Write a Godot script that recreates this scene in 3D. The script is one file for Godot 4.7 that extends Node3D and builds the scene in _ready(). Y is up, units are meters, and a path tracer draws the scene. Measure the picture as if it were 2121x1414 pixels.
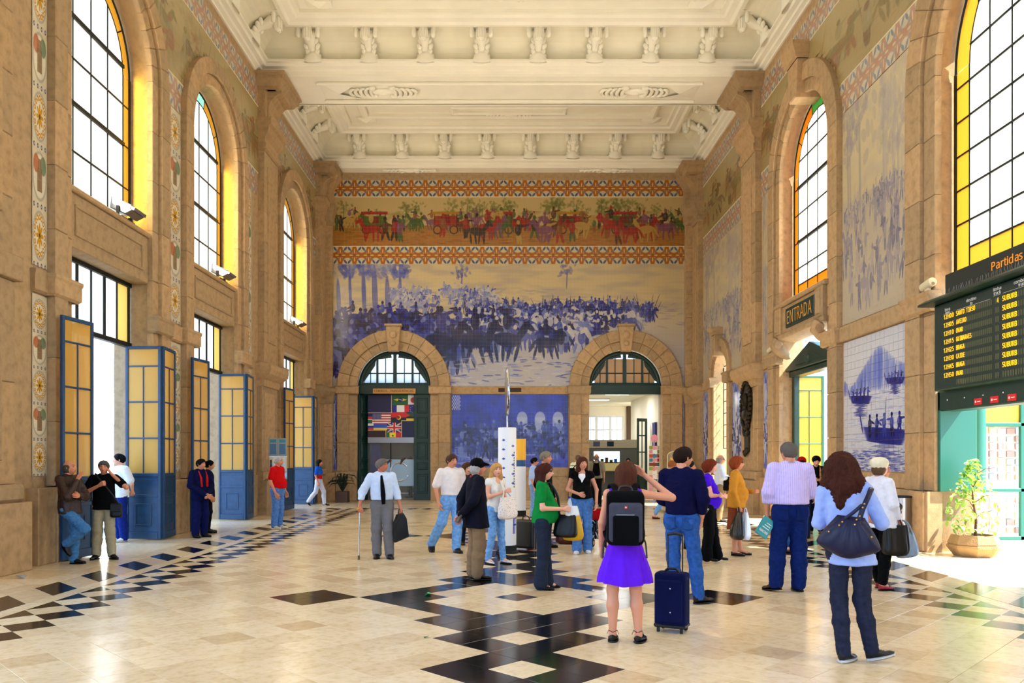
extends Node3D

# Station hall. World: x right, y up, the hall runs away from the camera along -z; D(x, y, d) takes the distance d in front of the camera.
const XL := -7.28      # face of the left wall
const XR := 7.54       # face of the right wall
const DB := 31.06      # distance of the back wall
const AX := 0.13       # middle of the hall

class MB:
	var v := PackedVector3Array()
	var n := PackedVector3Array()
	var t := PackedVector2Array()
	var c := PackedColorArray()
	var ix := PackedInt32Array()
	var col := Color.WHITE
	func vert(p: Vector3, nn: Vector3, uv := Vector2.ZERO) -> int:
		v.append(p); n.append(nn); t.append(uv); c.append(col)
		return v.size() - 1
	# a, b, c, d run counterclockwise seen from the front
	func quad(a: Vector3, b: Vector3, cc: Vector3, d: Vector3, r := Rect2(0, 0, 1, 1)) -> void:
		var nn := (b - a).cross(cc - a)
		if nn.length_squared() < 1e-14:
			nn = (cc - a).cross(d - a)
		nn = nn.normalized()
		var i := v.size()
		vert(a, nn, Vector2(r.position.x, r.end.y)); vert(b, nn, r.end); vert(cc, nn, Vector2(r.end.x, r.position.y)); vert(d, nn, r.position)
		ix.append_array([i, i + 2, i + 1, i, i + 3, i + 2])
	func tri(a: Vector3, b: Vector3, cc: Vector3) -> void:
		var nn := (b - a).cross(cc - a).normalized()
		var i := v.size()
		vert(a, nn); vert(b, nn); vert(cc, nn)
		ix.append_array([i, i + 2, i + 1])
	func box(a: Vector3, b: Vector3, ch := 0.0, x := Transform3D.IDENTITY) -> void:
		var lo := Vector3(minf(a.x, b.x), minf(a.y, b.y), minf(a.z, b.z))
		var hi := Vector3(maxf(a.x, b.x), maxf(a.y, b.y), maxf(a.z, b.z))
		var g := func(sx: int, sy: int, sz: int, k: int) -> Vector3:
			var p := Vector3(hi.x if sx else lo.x, hi.y if sy else lo.y, hi.z if sz else lo.z)
			var o := Vector3(-ch if sx else ch, -ch if sy else ch, -ch if sz else ch)
			o[k] = 0.0
			return x * (p + o)
		for k in 3:
			var a1 := (k + 1) % 3
			var a2 := (k + 2) % 3
			for s in 2:
				var q := []
				for e in ([[0, 0], [1, 0], [1, 1], [0, 1]] if s else [[0, 0], [0, 1], [1, 1], [1, 0]]):
					var m := [0, 0, 0]
					m[k] = s; m[a1] = e[0]; m[a2] = e[1]
					q.append(g.call(m[0], m[1], m[2], k))
				quad(q[0], q[1], q[2], q[3])
		if ch > 0.0:
			for k in 3:      # the edges that run along axis k
				var a1 := (k + 1) % 3
				var a2 := (k + 2) % 3
				for s in [[0, 0], [1, 0], [1, 1], [0, 1]]:
					var m0 := [0, 0, 0]
					var m1 := [0, 0, 0]
					m0[k] = 0; m1[k] = 1
					m0[a1] = s[0]; m1[a1] = s[0]; m0[a2] = s[1]; m1[a2] = s[1]
					var p0: Vector3 = g.call(m0[0], m0[1], m0[2], a1)
					var p1: Vector3 = g.call(m1[0], m1[1], m1[2], a1)
					var p2: Vector3 = g.call(m1[0], m1[1], m1[2], a2)
					var p3: Vector3 = g.call(m0[0], m0[1], m0[2], a2)
					if s[0] == s[1]:
						quad(p0, p3, p2, p1)
					else:
						quad(p0, p1, p2, p3)
	# polygon in the plane of frame f, pushed out from w0 to w1, front edge rounded off by ch
	func prism(poly: PackedVector2Array, w0: float, w1: float, f := Transform3D.IDENTITY, ch := 0.0, back := false) -> void:
		var p := poly
		var area := 0.0
		for i in p.size():
			area += p[i].cross(p[(i + 1) % p.size()])
		if area < 0.0:
			p = p.duplicate()
			p.reverse()
		var m := p.size()
		var q := p
		var sgn := signf(w1 - w0)
		if ch > 0.0:
			q = PackedVector2Array()
			for i in m:
				var e0 := (p[i] - p[(i + m - 1) % m]).normalized()
				var e1 := (p[(i + 1) % m] - p[i]).normalized()
				var n0 := Vector2(-e0.y, e0.x)
				var n1 := Vector2(-e1.y, e1.x)
				q.append(p[i] + (n0 + n1) * ch / maxf(0.4, 1.0 + n0.dot(n1)))
		for i in m:
			var j := (i + 1) % m
			var a := f * Vector3(p[i].x, p[i].y, w0)
			var b := f * Vector3(p[j].x, p[j].y, w0)
			var cc := f * Vector3(p[j].x, p[j].y, w1 - ch * sgn)
			var d := f * Vector3(p[i].x, p[i].y, w1 - ch * sgn)
			if sgn > 0: quad(a, b, cc, d)
			else: quad(b, a, d, cc)
			if ch > 0.0:
				var e := f * Vector3(q[j].x, q[j].y, w1)
				var g := f * Vector3(q[i].x, q[i].y, w1)
				if sgn > 0: quad(d, cc, e, g)
				else: quad(cc, d, g, e)
		cap(q, w1, f, sgn)
		if back:
			cap(p, w0, f, -sgn)
	func cap(q: PackedVector2Array, w: float, f: Transform3D, sgn: float) -> void:
		var ids := Geometry2D.triangulate_polygon(q)
		var nn := (f.basis.z * sgn).normalized()
		var base := v.size()
		for a in q:
			vert(f * Vector3(a.x, a.y, w), nn, Vector2(a.x, -a.y))
		for k in range(0, ids.size(), 3):
			var a: Vector3 = v[base + ids[k]]
			if (v[base + ids[k + 1]] - a).cross(v[base + ids[k + 2]] - a).dot(nn) > 0.0:
				ix.append_array([base + ids[k], base + ids[k + 2], base + ids[k + 1]])
			else:
				ix.append_array([base + ids[k], base + ids[k + 1], base + ids[k + 2]])
	# grid of points, smooth: rows of equal length; closed joins the ends of each row
	func skin(rows: Array, closed := true, flip := false, uvs := Vector2(1, 1)) -> void:
		var m: int = rows[0].size()
		var base := v.size()
		var nr := rows.size()
		for r in nr:
			var row: PackedVector3Array = rows[r]
			var up: PackedVector3Array = rows[mini(r + 1, nr - 1)]
			var dn: PackedVector3Array = rows[maxi(r - 1, 0)]
			for k in m:
				var kp := (k + 1) % m if closed else mini(k + 1, m - 1)
				var km := (k + m - 1) % m if closed else maxi(k - 1, 0)
				var e := row[kp] - row[km]
				if e.length_squared() < 1e-12:
					e = up[kp] - up[km] if r == 0 else dn[kp] - dn[km]
				var nn := e.cross(up[k] - dn[k])
				if flip: nn = -nn
				vert(row[k], nn.normalized() if nn.length_squared() > 1e-16 else Vector3.UP, Vector2(float(k) / m * uvs.x, float(r) / maxi(nr - 1, 1) * uvs.y))
		for r in nr - 1:
			for k in (m if closed else m - 1):
				var k2 := (k + 1) % m
				var a := base + r * m + k
				var b := base + r * m + k2
				var cc := base + (r + 1) * m + k2
				var d := base + (r + 1) * m + k
				if flip: ix.append_array([a, b, cc, a, cc, d])
				else: ix.append_array([a, cc, b, a, d, cc])
	func tube(path: PackedVector3Array, rad: Array, segs := 10, caps := true, flat := 1.0, side := Vector3.ZERO) -> void:
		var rows := []
		var np := path.size()
		var last := side
		for i in np:
			var dir := (path[mini(i + 1, np - 1)] - path[maxi(i - 1, 0)]).normalized()
			if last == Vector3.ZERO:
				last = Vector3.RIGHT if absf(dir.x) < 0.8 else Vector3.UP
			var s := (last - dir * last.dot(dir)).normalized()
			last = s
			var w := dir.cross(s)
			var row := PackedVector3Array()
			var r: float = rad[mini(i, rad.size() - 1)]
			for k in segs:
				var a := TAU * k / segs
				row.append(path[i] + s * cos(a) * r + w * sin(a) * r * flat)
			rows.append(row)
		if caps:
			for e in 2:
				var row := PackedVector3Array()
				row.resize(segs)
				row.fill(path[0] if e == 0 else path[np - 1])
				if e == 0: rows.push_front(row)
				else: rows.push_back(row)
		skin(rows, true)
	# profile of (radius, height), crisp between its points unless smooth
	func lathe(prof: PackedVector2Array, segs: int, x := Transform3D.IDENTITY, smooth := false) -> void:
		if smooth:
			var rows := []
			for p in prof:
				var row := PackedVector3Array()
				for k in segs:
					row.append(x * Vector3(p.x * cos(TAU * k / segs), p.y, -p.x * sin(TAU * k / segs)))
				rows.append(row)
			skin(rows, true)
			return
		for i in prof.size() - 1:
			lathe(PackedVector2Array([prof[i], prof[i + 1]]), segs, x, true)
	func ball(r: Vector3, x := Transform3D.IDENTITY, segs := 14) -> void:
		var rows := []
		var m := segs / 2 + 1
		for i in m + 1:
			var a := -PI / 2 + PI * i / m
			var row := PackedVector3Array()
			for k in segs:
				row.append(x * Vector3(r.x * cos(a) * cos(TAU * k / segs), r.y * sin(a), -r.z * cos(a) * sin(TAU * k / segs)))
			rows.append(row)
		skin(rows, true)
	func add(o: MB, x := Transform3D.IDENTITY) -> void:
		var base := v.size()
		var b := x.basis.inverse().transposed()
		for i in o.v.size():
			v.append(x * o.v[i]); n.append((b * o.n[i]).normalized()); t.append(o.t[i]); c.append(o.c[i] * col)
		if x.basis.determinant() < 0.0:
			for i in range(0, o.ix.size(), 3):
				ix.append_array([base + o.ix[i], base + o.ix[i + 2], base + o.ix[i + 1]])
		else:
			for i in o.ix:
				ix.append(base + i)
	func mesh() -> ArrayMesh:
		var a := []
		a.resize(Mesh.ARRAY_MAX)
		a[Mesh.ARRAY_VERTEX] = v; a[Mesh.ARRAY_NORMAL] = n; a[Mesh.ARRAY_TEX_UV] = t; a[Mesh.ARRAY_COLOR] = c; a[Mesh.ARRAY_INDEX] = ix
		var m := ArrayMesh.new()
		if v.size() > 2:
			m.add_surface_from_arrays(Mesh.PRIMITIVE_TRIANGLES, a)
		return m

# a field of distances on a grid, meshed as surface nets
class Field:
	var o := Vector3.ZERO
	var h := 0.012
	var nx := 0
	var ny := 0
	var nz := 0
	var f := PackedFloat32Array()
	func _init(lo: Vector3, hi: Vector3, cell: float) -> void:
		h = cell
		o = lo
		nx = int((hi.x - lo.x) / h) + 2
		ny = int((hi.y - lo.y) / h) + 2
		nz = int((hi.z - lo.z) / h) + 2
		f.resize(nx * ny * nz)
		f.fill(0.5)
	# tapered capsule from a to b; q squeezes space (q.z 1.4: thinner from front to back), m < 0 carves
	func bone(a: Vector3, b: Vector3, ra: float, rb: float, k := 0.03, q := Vector3.ONE, m := 1.0) -> void:
		var rm := maxf(ra, rb) + k + 2.0 * h
		var e := Vector3(rm / q.x, rm / q.y, rm / q.z)
		var lo := Vector3(minf(a.x, b.x), minf(a.y, b.y), minf(a.z, b.z)) - e - o
		var hi := Vector3(maxf(a.x, b.x), maxf(a.y, b.y), maxf(a.z, b.z)) + e - o
		var x0 := maxi(0, int(lo.x / h))
		var x1 := mini(nx - 1, int(hi.x / h) + 1)
		var y0 := maxi(0, int(lo.y / h))
		var y1 := mini(ny - 1, int(hi.y / h) + 1)
		var z0 := maxi(0, int(lo.z / h))
		var z1 := mini(nz - 1, int(hi.z / h) + 1)
		var qa := a * q
		var ba := b * q - qa
		var bb := maxf(ba.length_squared(), 1e-9)
		var dr := rb - ra
		var ik := 0.25 / k
		for z in range(z0, z1 + 1):
			for y in range(y0, y1 + 1):
				var at := (z * ny + y) * nx + x0
				var p := Vector3(o.x + x0 * h, o.y + y * h, o.z + z * h) * q - qa
				var st := h * q.x
				for x in range(x0, x1 + 1):
					var tt := clampf(p.dot(ba) / bb, 0.0, 1.0)
					var d := (p - ba * tt).length() - ra - dr * tt
					var c := f[at]
					if m > 0.0:
						var s := k - absf(c - d)
						if d < c: c = d
						if s > 0.0: c -= s * s * ik
					else:
						d = -d
						var s := k - absf(c - d)
						if d > c: c = d
						if s > 0.0: c += s * s * ik
					f[at] = c
					at += 1
					p.x += st
	func cut_below(y: float) -> void:
		var yy := clampi(int(ceil((y - o.y) / h)), 0, ny)
		for z in nz:
			for j in yy:
				var at := (z * ny + j) * nx
				for x in nx:
					f[at + x] = maxf(f[at + x], y - (o.y + j * h) + 0.001)
	func into(mb: MB) -> void:
		var id := PackedInt32Array()
		id.resize(nx * ny * nz)
		id.fill(-1)
		var sx := 1
		var sy := nx
		var sz := nx * ny
		for z in nz - 1:
			for y in ny - 1:
				var at := (z * ny + y) * nx
				for x in nx - 1:
					var a0 := f[at]
					var a1 := f[at + sx]
					var a2 := f[at + sy]
					var a3 := f[at + sx + sy]
					var a4 := f[at + sz]
					var a5 := f[at + sx + sz]
					var a6 := f[at + sy + sz]
					var a7 := f[at + sx + sy + sz]
					var c := int(a0 < 0.0) + int(a1 < 0.0) + int(a2 < 0.0) + int(a3 < 0.0) + int(a4 < 0.0) + int(a5 < 0.0) + int(a6 < 0.0) + int(a7 < 0.0)
					if c > 0 and c < 8:
						var s := Vector3.ZERO
						var k := 0
						if (a0 < 0.0) != (a1 < 0.0): s += Vector3(a0 / (a0 - a1), 0, 0); k += 1
						if (a2 < 0.0) != (a3 < 0.0): s += Vector3(a2 / (a2 - a3), 1, 0); k += 1
						if (a4 < 0.0) != (a5 < 0.0): s += Vector3(a4 / (a4 - a5), 0, 1); k += 1
						if (a6 < 0.0) != (a7 < 0.0): s += Vector3(a6 / (a6 - a7), 1, 1); k += 1
						if (a0 < 0.0) != (a2 < 0.0): s += Vector3(0, a0 / (a0 - a2), 0); k += 1
						if (a1 < 0.0) != (a3 < 0.0): s += Vector3(1, a1 / (a1 - a3), 0); k += 1
						if (a4 < 0.0) != (a6 < 0.0): s += Vector3(0, a4 / (a4 - a6), 1); k += 1
						if (a5 < 0.0) != (a7 < 0.0): s += Vector3(1, a5 / (a5 - a7), 1); k += 1
						if (a0 < 0.0) != (a4 < 0.0): s += Vector3(0, 0, a0 / (a0 - a4)); k += 1
						if (a1 < 0.0) != (a5 < 0.0): s += Vector3(1, 0, a1 / (a1 - a5)); k += 1
						if (a2 < 0.0) != (a6 < 0.0): s += Vector3(0, 1, a2 / (a2 - a6)); k += 1
						if (a3 < 0.0) != (a7 < 0.0): s += Vector3(1, 1, a3 / (a3 - a7)); k += 1
						var g := Vector3(a1 + a3 + a5 + a7 - a0 - a2 - a4 - a6, a2 + a3 + a6 + a7 - a0 - a1 - a4 - a5, a4 + a5 + a6 + a7 - a0 - a1 - a2 - a3)
						id[at] = mb.vert(o + (Vector3(x, y, z) + s / k) * h, g.normalized())
					at += 1
		for z in range(1, nz - 1):
			for y in range(1, ny - 1):
				var at := (z * ny + y) * nx + 1
				for x in range(1, nx - 1):
					if id[at] >= 0:
						var a := f[at] < 0.0
						if a != (f[at + sx] < 0.0): face(mb, id[at], id[at - sy], id[at - sy - sz], id[at - sz], a)
						if a != (f[at + sy] < 0.0): face(mb, id[at], id[at - sz], id[at - sz - sx], id[at - sx], a)
						if a != (f[at + sz] < 0.0): face(mb, id[at], id[at - sx], id[at - sx - sy], id[at - sy], a)
					at += 1
	func face(mb: MB, a: int, b: int, c: int, d: int, s: bool) -> void:
		if a < 0 or b < 0 or c < 0 or d < 0: return
		if s: mb.ix.append_array([a, c, b, a, d, c])
		else: mb.ix.append_array([a, b, c, a, c, d])

var rng := RandomNumberGenerator.new()
var M := {}            # materials
var used := {}

func D(x: float, y: float, d: float) -> Vector3:
	return Vector3(x, y, -d)

func P2(a: Array) -> PackedVector2Array:
	var r := PackedVector2Array()
	for i in range(0, a.size(), 2):
		r.append(Vector2(a[i], a[i + 1]))
	return r

func rect(u0: float, v0: float, u1: float, v1: float) -> PackedVector2Array:
	return PackedVector2Array([Vector2(u0, v0), Vector2(u1, v0), Vector2(u1, v1), Vector2(u0, v1)])

func numbered(base: String) -> String:
	var k: int = used.get(base, 0)
	used[base] = k + 1
	return base if k == 0 else "%s_%03d" % [base, k]

# a mesh as a part of something (or at top level)
func part(called: String, what, mat: Material, parent: Node = null) -> MeshInstance3D:
	var o := MeshInstance3D.new()
	o.mesh = what.mesh() if what is MB else what
	o.material_override = mat
	if parent == null:
		o.name = numbered(called)
		add_child(o, true)
	else:
		var k := 0
		var nm := called
		var cnt: Dictionary = parent.get_meta("_n", {})
		k = cnt.get(called, 0)
		cnt[called] = k + 1
		parent.set_meta("_n", cnt)
		if k > 0: nm = "%s_%03d" % [called, k]
		o.name = nm
		parent.add_child(o, true)
	return o

func tag(o: Node, label: String, category: String, group := "") -> Node:
	o.set_meta("label", label)
	o.set_meta("category", category)
	if group: o.set_meta("group", group)
	return o

func thing(called: String, label: String, category: String, at := Vector3.ZERO, yaw := 0.0, group := "") -> Node3D:
	var o := Node3D.new()
	o.name = numbered(called)
	add_child(o)
	o.position = at
	o.rotation.y = yaw
	tag(o, label, category, group)
	return o

func structure(called: String, label: String, category: String, mb = null, mat: Material = null) -> Node3D:
	var o: Node3D
	if mb == null:
		o = Node3D.new()
	else:
		o = MeshInstance3D.new()
		o.mesh = mb.mesh()
		o.material_override = mat
	o.name = numbered(called)
	add_child(o)
	tag(o, label, category)
	o.set_meta("kind", "structure")
	return o

# ---------- materials and textures ----------
func noise_tex(freq: float, ramp: Array, size := 512, octaves := 4, kind := FastNoiseLite.TYPE_SIMPLEX_SMOOTH, sd := 1) -> ImageTexture:
	var nz := FastNoiseLite.new()
	nz.seed = sd
	nz.noise_type = kind
	nz.frequency = freq
	nz.fractal_octaves = octaves
	var im := nz.get_seamless_image(size, size)
	im.convert(Image.FORMAT_L8)
	var src := im.get_data()
	var lut := PackedByteArray()
	for i in 256:
		var x := i / 255.0 * (ramp.size() - 1)
		var k := mini(int(x), ramp.size() - 2)
		var c: Color = (ramp[k] as Color).lerp(ramp[k + 1], x - k)
		lut.append_array([c.r8, c.g8, c.b8])
	var out := PackedByteArray()
	out.resize(src.size() * 3)
	for i in src.size():
		var s := src[i] * 3
		out[i * 3] = lut[s]; out[i * 3 + 1] = lut[s + 1]; out[i * 3 + 2] = lut[s + 2]
	return ImageTexture.create_from_image(Image.create_from_data(size, size, false, Image.FORMAT_RGB8, out))

func grey_tex(freq: float, size := 512, octaves := 4, sd := 1, lo := 0.0, hi := 1.0) -> ImageTexture:
	return noise_tex(freq, [Color(lo, lo, lo), Color(hi, hi, hi)], size, octaves, FastNoiseLite.TYPE_SIMPLEX_SMOOTH, sd)

func mat(col: Color, rough := 0.7, metal := 0.0) -> StandardMaterial3D:
	var m := StandardMaterial3D.new()
	m.albedo_color = col
	m.roughness = rough
	m.metallic = metal
	return m

func tri_mat(col: Color, rough: float, tex: Texture2D, scale: float, bump: Texture2D = null, bh := 0.2, world := true) -> StandardMaterial3D:
	var m := mat(col, rough)
	m.albedo_texture = tex
	m.uv1_triplanar = true
	m.uv1_world_triplanar = world
	m.uv1_scale = Vector3.ONE * scale
	if bump:
		m.heightmap_enabled = true
		m.heightmap_texture = bump
		m.heightmap_scale = bh
	return m

func glass(col: Color, alpha: float, rough := 0.05) -> StandardMaterial3D:
	var m := mat(Color(col.r, col.g, col.b, alpha), rough)
	m.transparency = BaseMaterial3D.TRANSPARENCY_ALPHA
	return m

func glow(col: Color, e: float) -> StandardMaterial3D:
	var m := mat(col, 0.5)
	m.emission_enabled = true
	m.emission = col
	m.emission_energy_multiplier = e
	return m

var cloth_bump: ImageTexture
var cloth_tex: ImageTexture
var denim_tex: ImageTexture
func cloth(col: Color, kind := "") -> StandardMaterial3D:
	var key := "cloth" + col.to_html() + kind
	if M.has(key): return M[key]
	var m := tri_mat(col, 0.9, cloth_tex, 2.0, cloth_bump, 0.1, false)
	m.metallic_specular = 0.25
	if kind == "denim":
		m.albedo_texture = denim_tex
		m.uv1_scale = Vector3.ONE * 1.7
	elif kind == "leather":
		m.roughness = 0.42
		m.heightmap_scale = 0.06
		m.metallic_specular = 0.4
	elif kind == "stripe" or kind == "pin" or kind == "dots" or kind == "leopard" or kind == "splash":
		m.albedo_texture = M["tex_" + kind]
		m.uv1_scale = Vector3.ONE * {"stripe": 4.0, "pin": 5.5, "dots": 4.0, "leopard": 5.0, "splash": 3.0}[kind]
		m.heightmap_enabled = false
	M[key] = m
	return m

# painter on a plain byte image
class Paint:
	var w := 0
	var h := 0
	var b := PackedByteArray()
	func _init(ww: int, hh: int, c: Color) -> void:
		w = ww; h = hh
		var im := Image.create_empty(w, h, false, Image.FORMAT_RGB8)
		im.fill(c)
		b = im.get_data()
	func dot(cx: float, cy: float, rx: float, ry: float, c: Color, al := 1.0, ang := 0.0) -> void:
		var ca := cos(ang); var sa := sin(ang)
		var ex := sqrt(rx * rx * ca * ca + ry * ry * sa * sa)
		var ey := sqrt(rx * rx * sa * sa + ry * ry * ca * ca)
		var x0 := maxi(0, int(cx - ex)); var x1 := mini(w - 1, int(cx + ex) + 1)
		var y0 := maxi(0, int(cy - ey)); var y1 := mini(h - 1, int(cy + ey) + 1)
		var cr := c.r8; var cg := c.g8; var cb := c.b8
		for y in range(y0, y1 + 1):
			var dy := y - cy
			for x in range(x0, x1 + 1):
				var dx := x - cx
				var p := (dx * ca + dy * sa) / rx
				var q := (dy * ca - dx * sa) / ry
				var d := p * p + q * q
				if d < 1.0:
					var a := al * minf(1.0, (1.0 - d) * 4.0)
					var i := (y * w + x) * 3
					b[i] += int((cr - b[i]) * a); b[i + 1] += int((cg - b[i + 1]) * a); b[i + 2] += int((cb - b[i + 2]) * a)
	func line(x0: float, y0: float, x1: float, y1: float, r: float, c: Color, al := 1.0) -> void:
		var l := Vector2(x1 - x0, y1 - y0)
		dot((x0 + x1) / 2, (y0 + y1) / 2, l.length() / 2 + r, r, c, al, l.angle())
	func box(x0: float, y0: float, x1: float, y1: float, c: Color, al := 1.0) -> void:
		for y in range(maxi(0, int(y0)), mini(h, int(y1))):
			for x in range(maxi(0, int(x0)), mini(w, int(x1))):
				var i := (y * w + x) * 3
				b[i] += int((c.r8 - b[i]) * al); b[i + 1] += int((c.g8 - b[i + 1]) * al); b[i + 2] += int((c.b8 - b[i + 2]) * al)
	# wash: blend towards c where the noise is high
	func wash(c: Color, fx: float, fy: float, sd: int, al: float, y0 := 0, y1 := 99999) -> void:
		var nz := FastNoiseLite.new()
		nz.seed = sd
		nz.frequency = 1.0
		nz.fractal_octaves = 3
		var step := 2
		for y in range(y0, mini(h, y1), step):
			for x in range(0, w, step):
				var a := clampf(nz.get_noise_2d(x * fx, y * fy) * 1.6 + 0.35, 0.0, 1.0) * al
				for k in 4:
					var xx := x + (k & 1); var yy := y + (k >> 1)
					if xx < w and yy < h:
						var i := (yy * w + xx) * 3
						b[i] += int((c.r8 - b[i]) * a); b[i + 1] += int((c.g8 - b[i + 1]) * a); b[i + 2] += int((c.b8 - b[i + 2]) * a)
	func tex() -> ImageTexture:
		return ImageTexture.create_from_image(Image.create_from_data(w, h, false, Image.FORMAT_RGB8, b))

const BL := [Color(0.03, 0.035, 0.25), Color(0.09, 0.11, 0.52), Color(0.22, 0.27, 0.68), Color(0.45, 0.5, 0.78)]

# a little rider or walker made of brush strokes
func figure(p: Paint, x: float, y: float, s: float, cols: Array, horse := false) -> void:
	var c: Color = cols[rng.randi() % cols.size()]
	var c2: Color = cols[rng.randi() % cols.size()]
	var dir := -1.0 if rng.randf() < 0.5 else 1.0
	if horse:
		p.dot(x, y - s * 0.55, s * 0.42, s * 0.2, c2, 0.9, 0.15 * dir)
		p.line(x + dir * s * 0.32, y - s * 0.6, x + dir * s * 0.55, y - s * 0.98, s * 0.11, c2, 0.9)
		p.line(x + dir * s * 0.5, y - s * 0.98, x + dir * s * 0.7, y - s * 0.82, s * 0.08, c2, 0.9)
		for k in 4:
			var lx := x + (k - 1.5) * s * 0.22
			p.line(lx, y - s * 0.45, lx + rng.randf_range(-0.15, 0.15) * s, y, s * 0.05, c2, 0.9)
		p.line(x - dir * s * 0.4, y - s * 0.6, x - dir * s * 0.6, y - s * 0.25, s * 0.06, c2, 0.8)
		y -= s * 0.55
		s *= 0.8
	else:
		p.line(x - s * 0.05, y - s * 0.45, x - s * rng.randf_range(0.0, 0.2), y, s * 0.07, c2, 0.9)
		p.line(x + s * 0.05, y - s * 0.45, x + s * rng.randf_range(0.0, 0.2), y, s * 0.07, c2, 0.9)
	p.dot(x, y - s * 0.6, s * 0.16, s * 0.28, c, 0.9)
	p.dot(x, y - s * 0.95, s * 0.09, s * 0.11, c2, 0.95)
	p.line(x, y - s * 0.75, x + dir * s * 0.35, y - s * rng.randf_range(0.5, 0.95), s * 0.06, c, 0.9)
	p.dot(x - s * 0.05, y - s * 0.66, s * 0.06, s * 0.14, Color(0.7, 0.72, 0.82), 0.22)

func tree(p: Paint, x: float, y: float, s: float, c: Color, al: float) -> void:
	p.line(x, y, x + s * 0.03, y - s * 0.75, s * 0.03, c, al)
	for k in 26:
		p.dot(x + rng.randfn(0, 0.16) * s, y - s * 0.75 + rng.randfn(0, 0.14) * s, s * 0.08, s * 0.05, c, al * 0.6, rng.randf() * 3)

func paint_scene(w: int, h: int, sky: Color, ground: Color, cols: Array, horizon: float, crowd: Array, trees: int, al: float) -> ImageTexture:
	var p := Paint.new(w, h, sky)
	p.box(0, h * horizon, w, h, ground, 0.55)
	p.wash(cols[3], 0.004, 0.012, 3, 0.28 * al)
	for k in 3:         # hills
		var base := h * (horizon - 0.06 + 0.05 * k)
		for x in range(0, w, 6):
			var yy := base - h * 0.05 * (sin(x * 0.006 + k * 2.0) + 0.5 * sin(x * 0.017 + k))
			p.line(x, yy, x + 14, yy + h * 0.05, h * 0.012, cols[3].lerp(sky, 0.35), 0.35 * al)
	for k in trees:
		tree(p, rng.randf_range(0.02, 0.42 if k % 3 else 0.98) * w, h * (horizon + rng.randf_range(0.0, 0.15)), h * rng.randf_range(0.3, 0.62), cols[1 + k % 3], 0.75 * al)
	for cr in crowd:    # [x0, x1, y0, y1, size, count, riders]
		for k in int(cr[5]):
			var f: float = float(k) / cr[5]
			figure(p, rng.randf_range(cr[0], cr[1]) * w, lerpf(cr[2], cr[3], f) * h, cr[4] * h * lerpf(0.8, 1.1, f), cols, rng.randf() < cr[6])
		for k in int(cr[5] * 0.35):
			var x := rng.randf_range(cr[0], cr[1]) * w
			var y := cr[2] * h as float
			p.line(x, y, x + rng.randf_range(-0.05, 0.05) * w * 0.5, y - cr[4] * h * rng.randf_range(0.9, 1.5), 1.1, cols[0], 0.7 * al)
	for k in int(w * 0.25):
		var y := rng.randf_range(horizon + 0.1, 1.0) * h
		var x := rng.randf() * w
		p.line(x, y, x + rng.randf_range(6, 30), y + rng.randfn(0, 2), 1.6, cols[rng.randi() % cols.size()], 0.35 * al)
	return p.tex()

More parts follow.
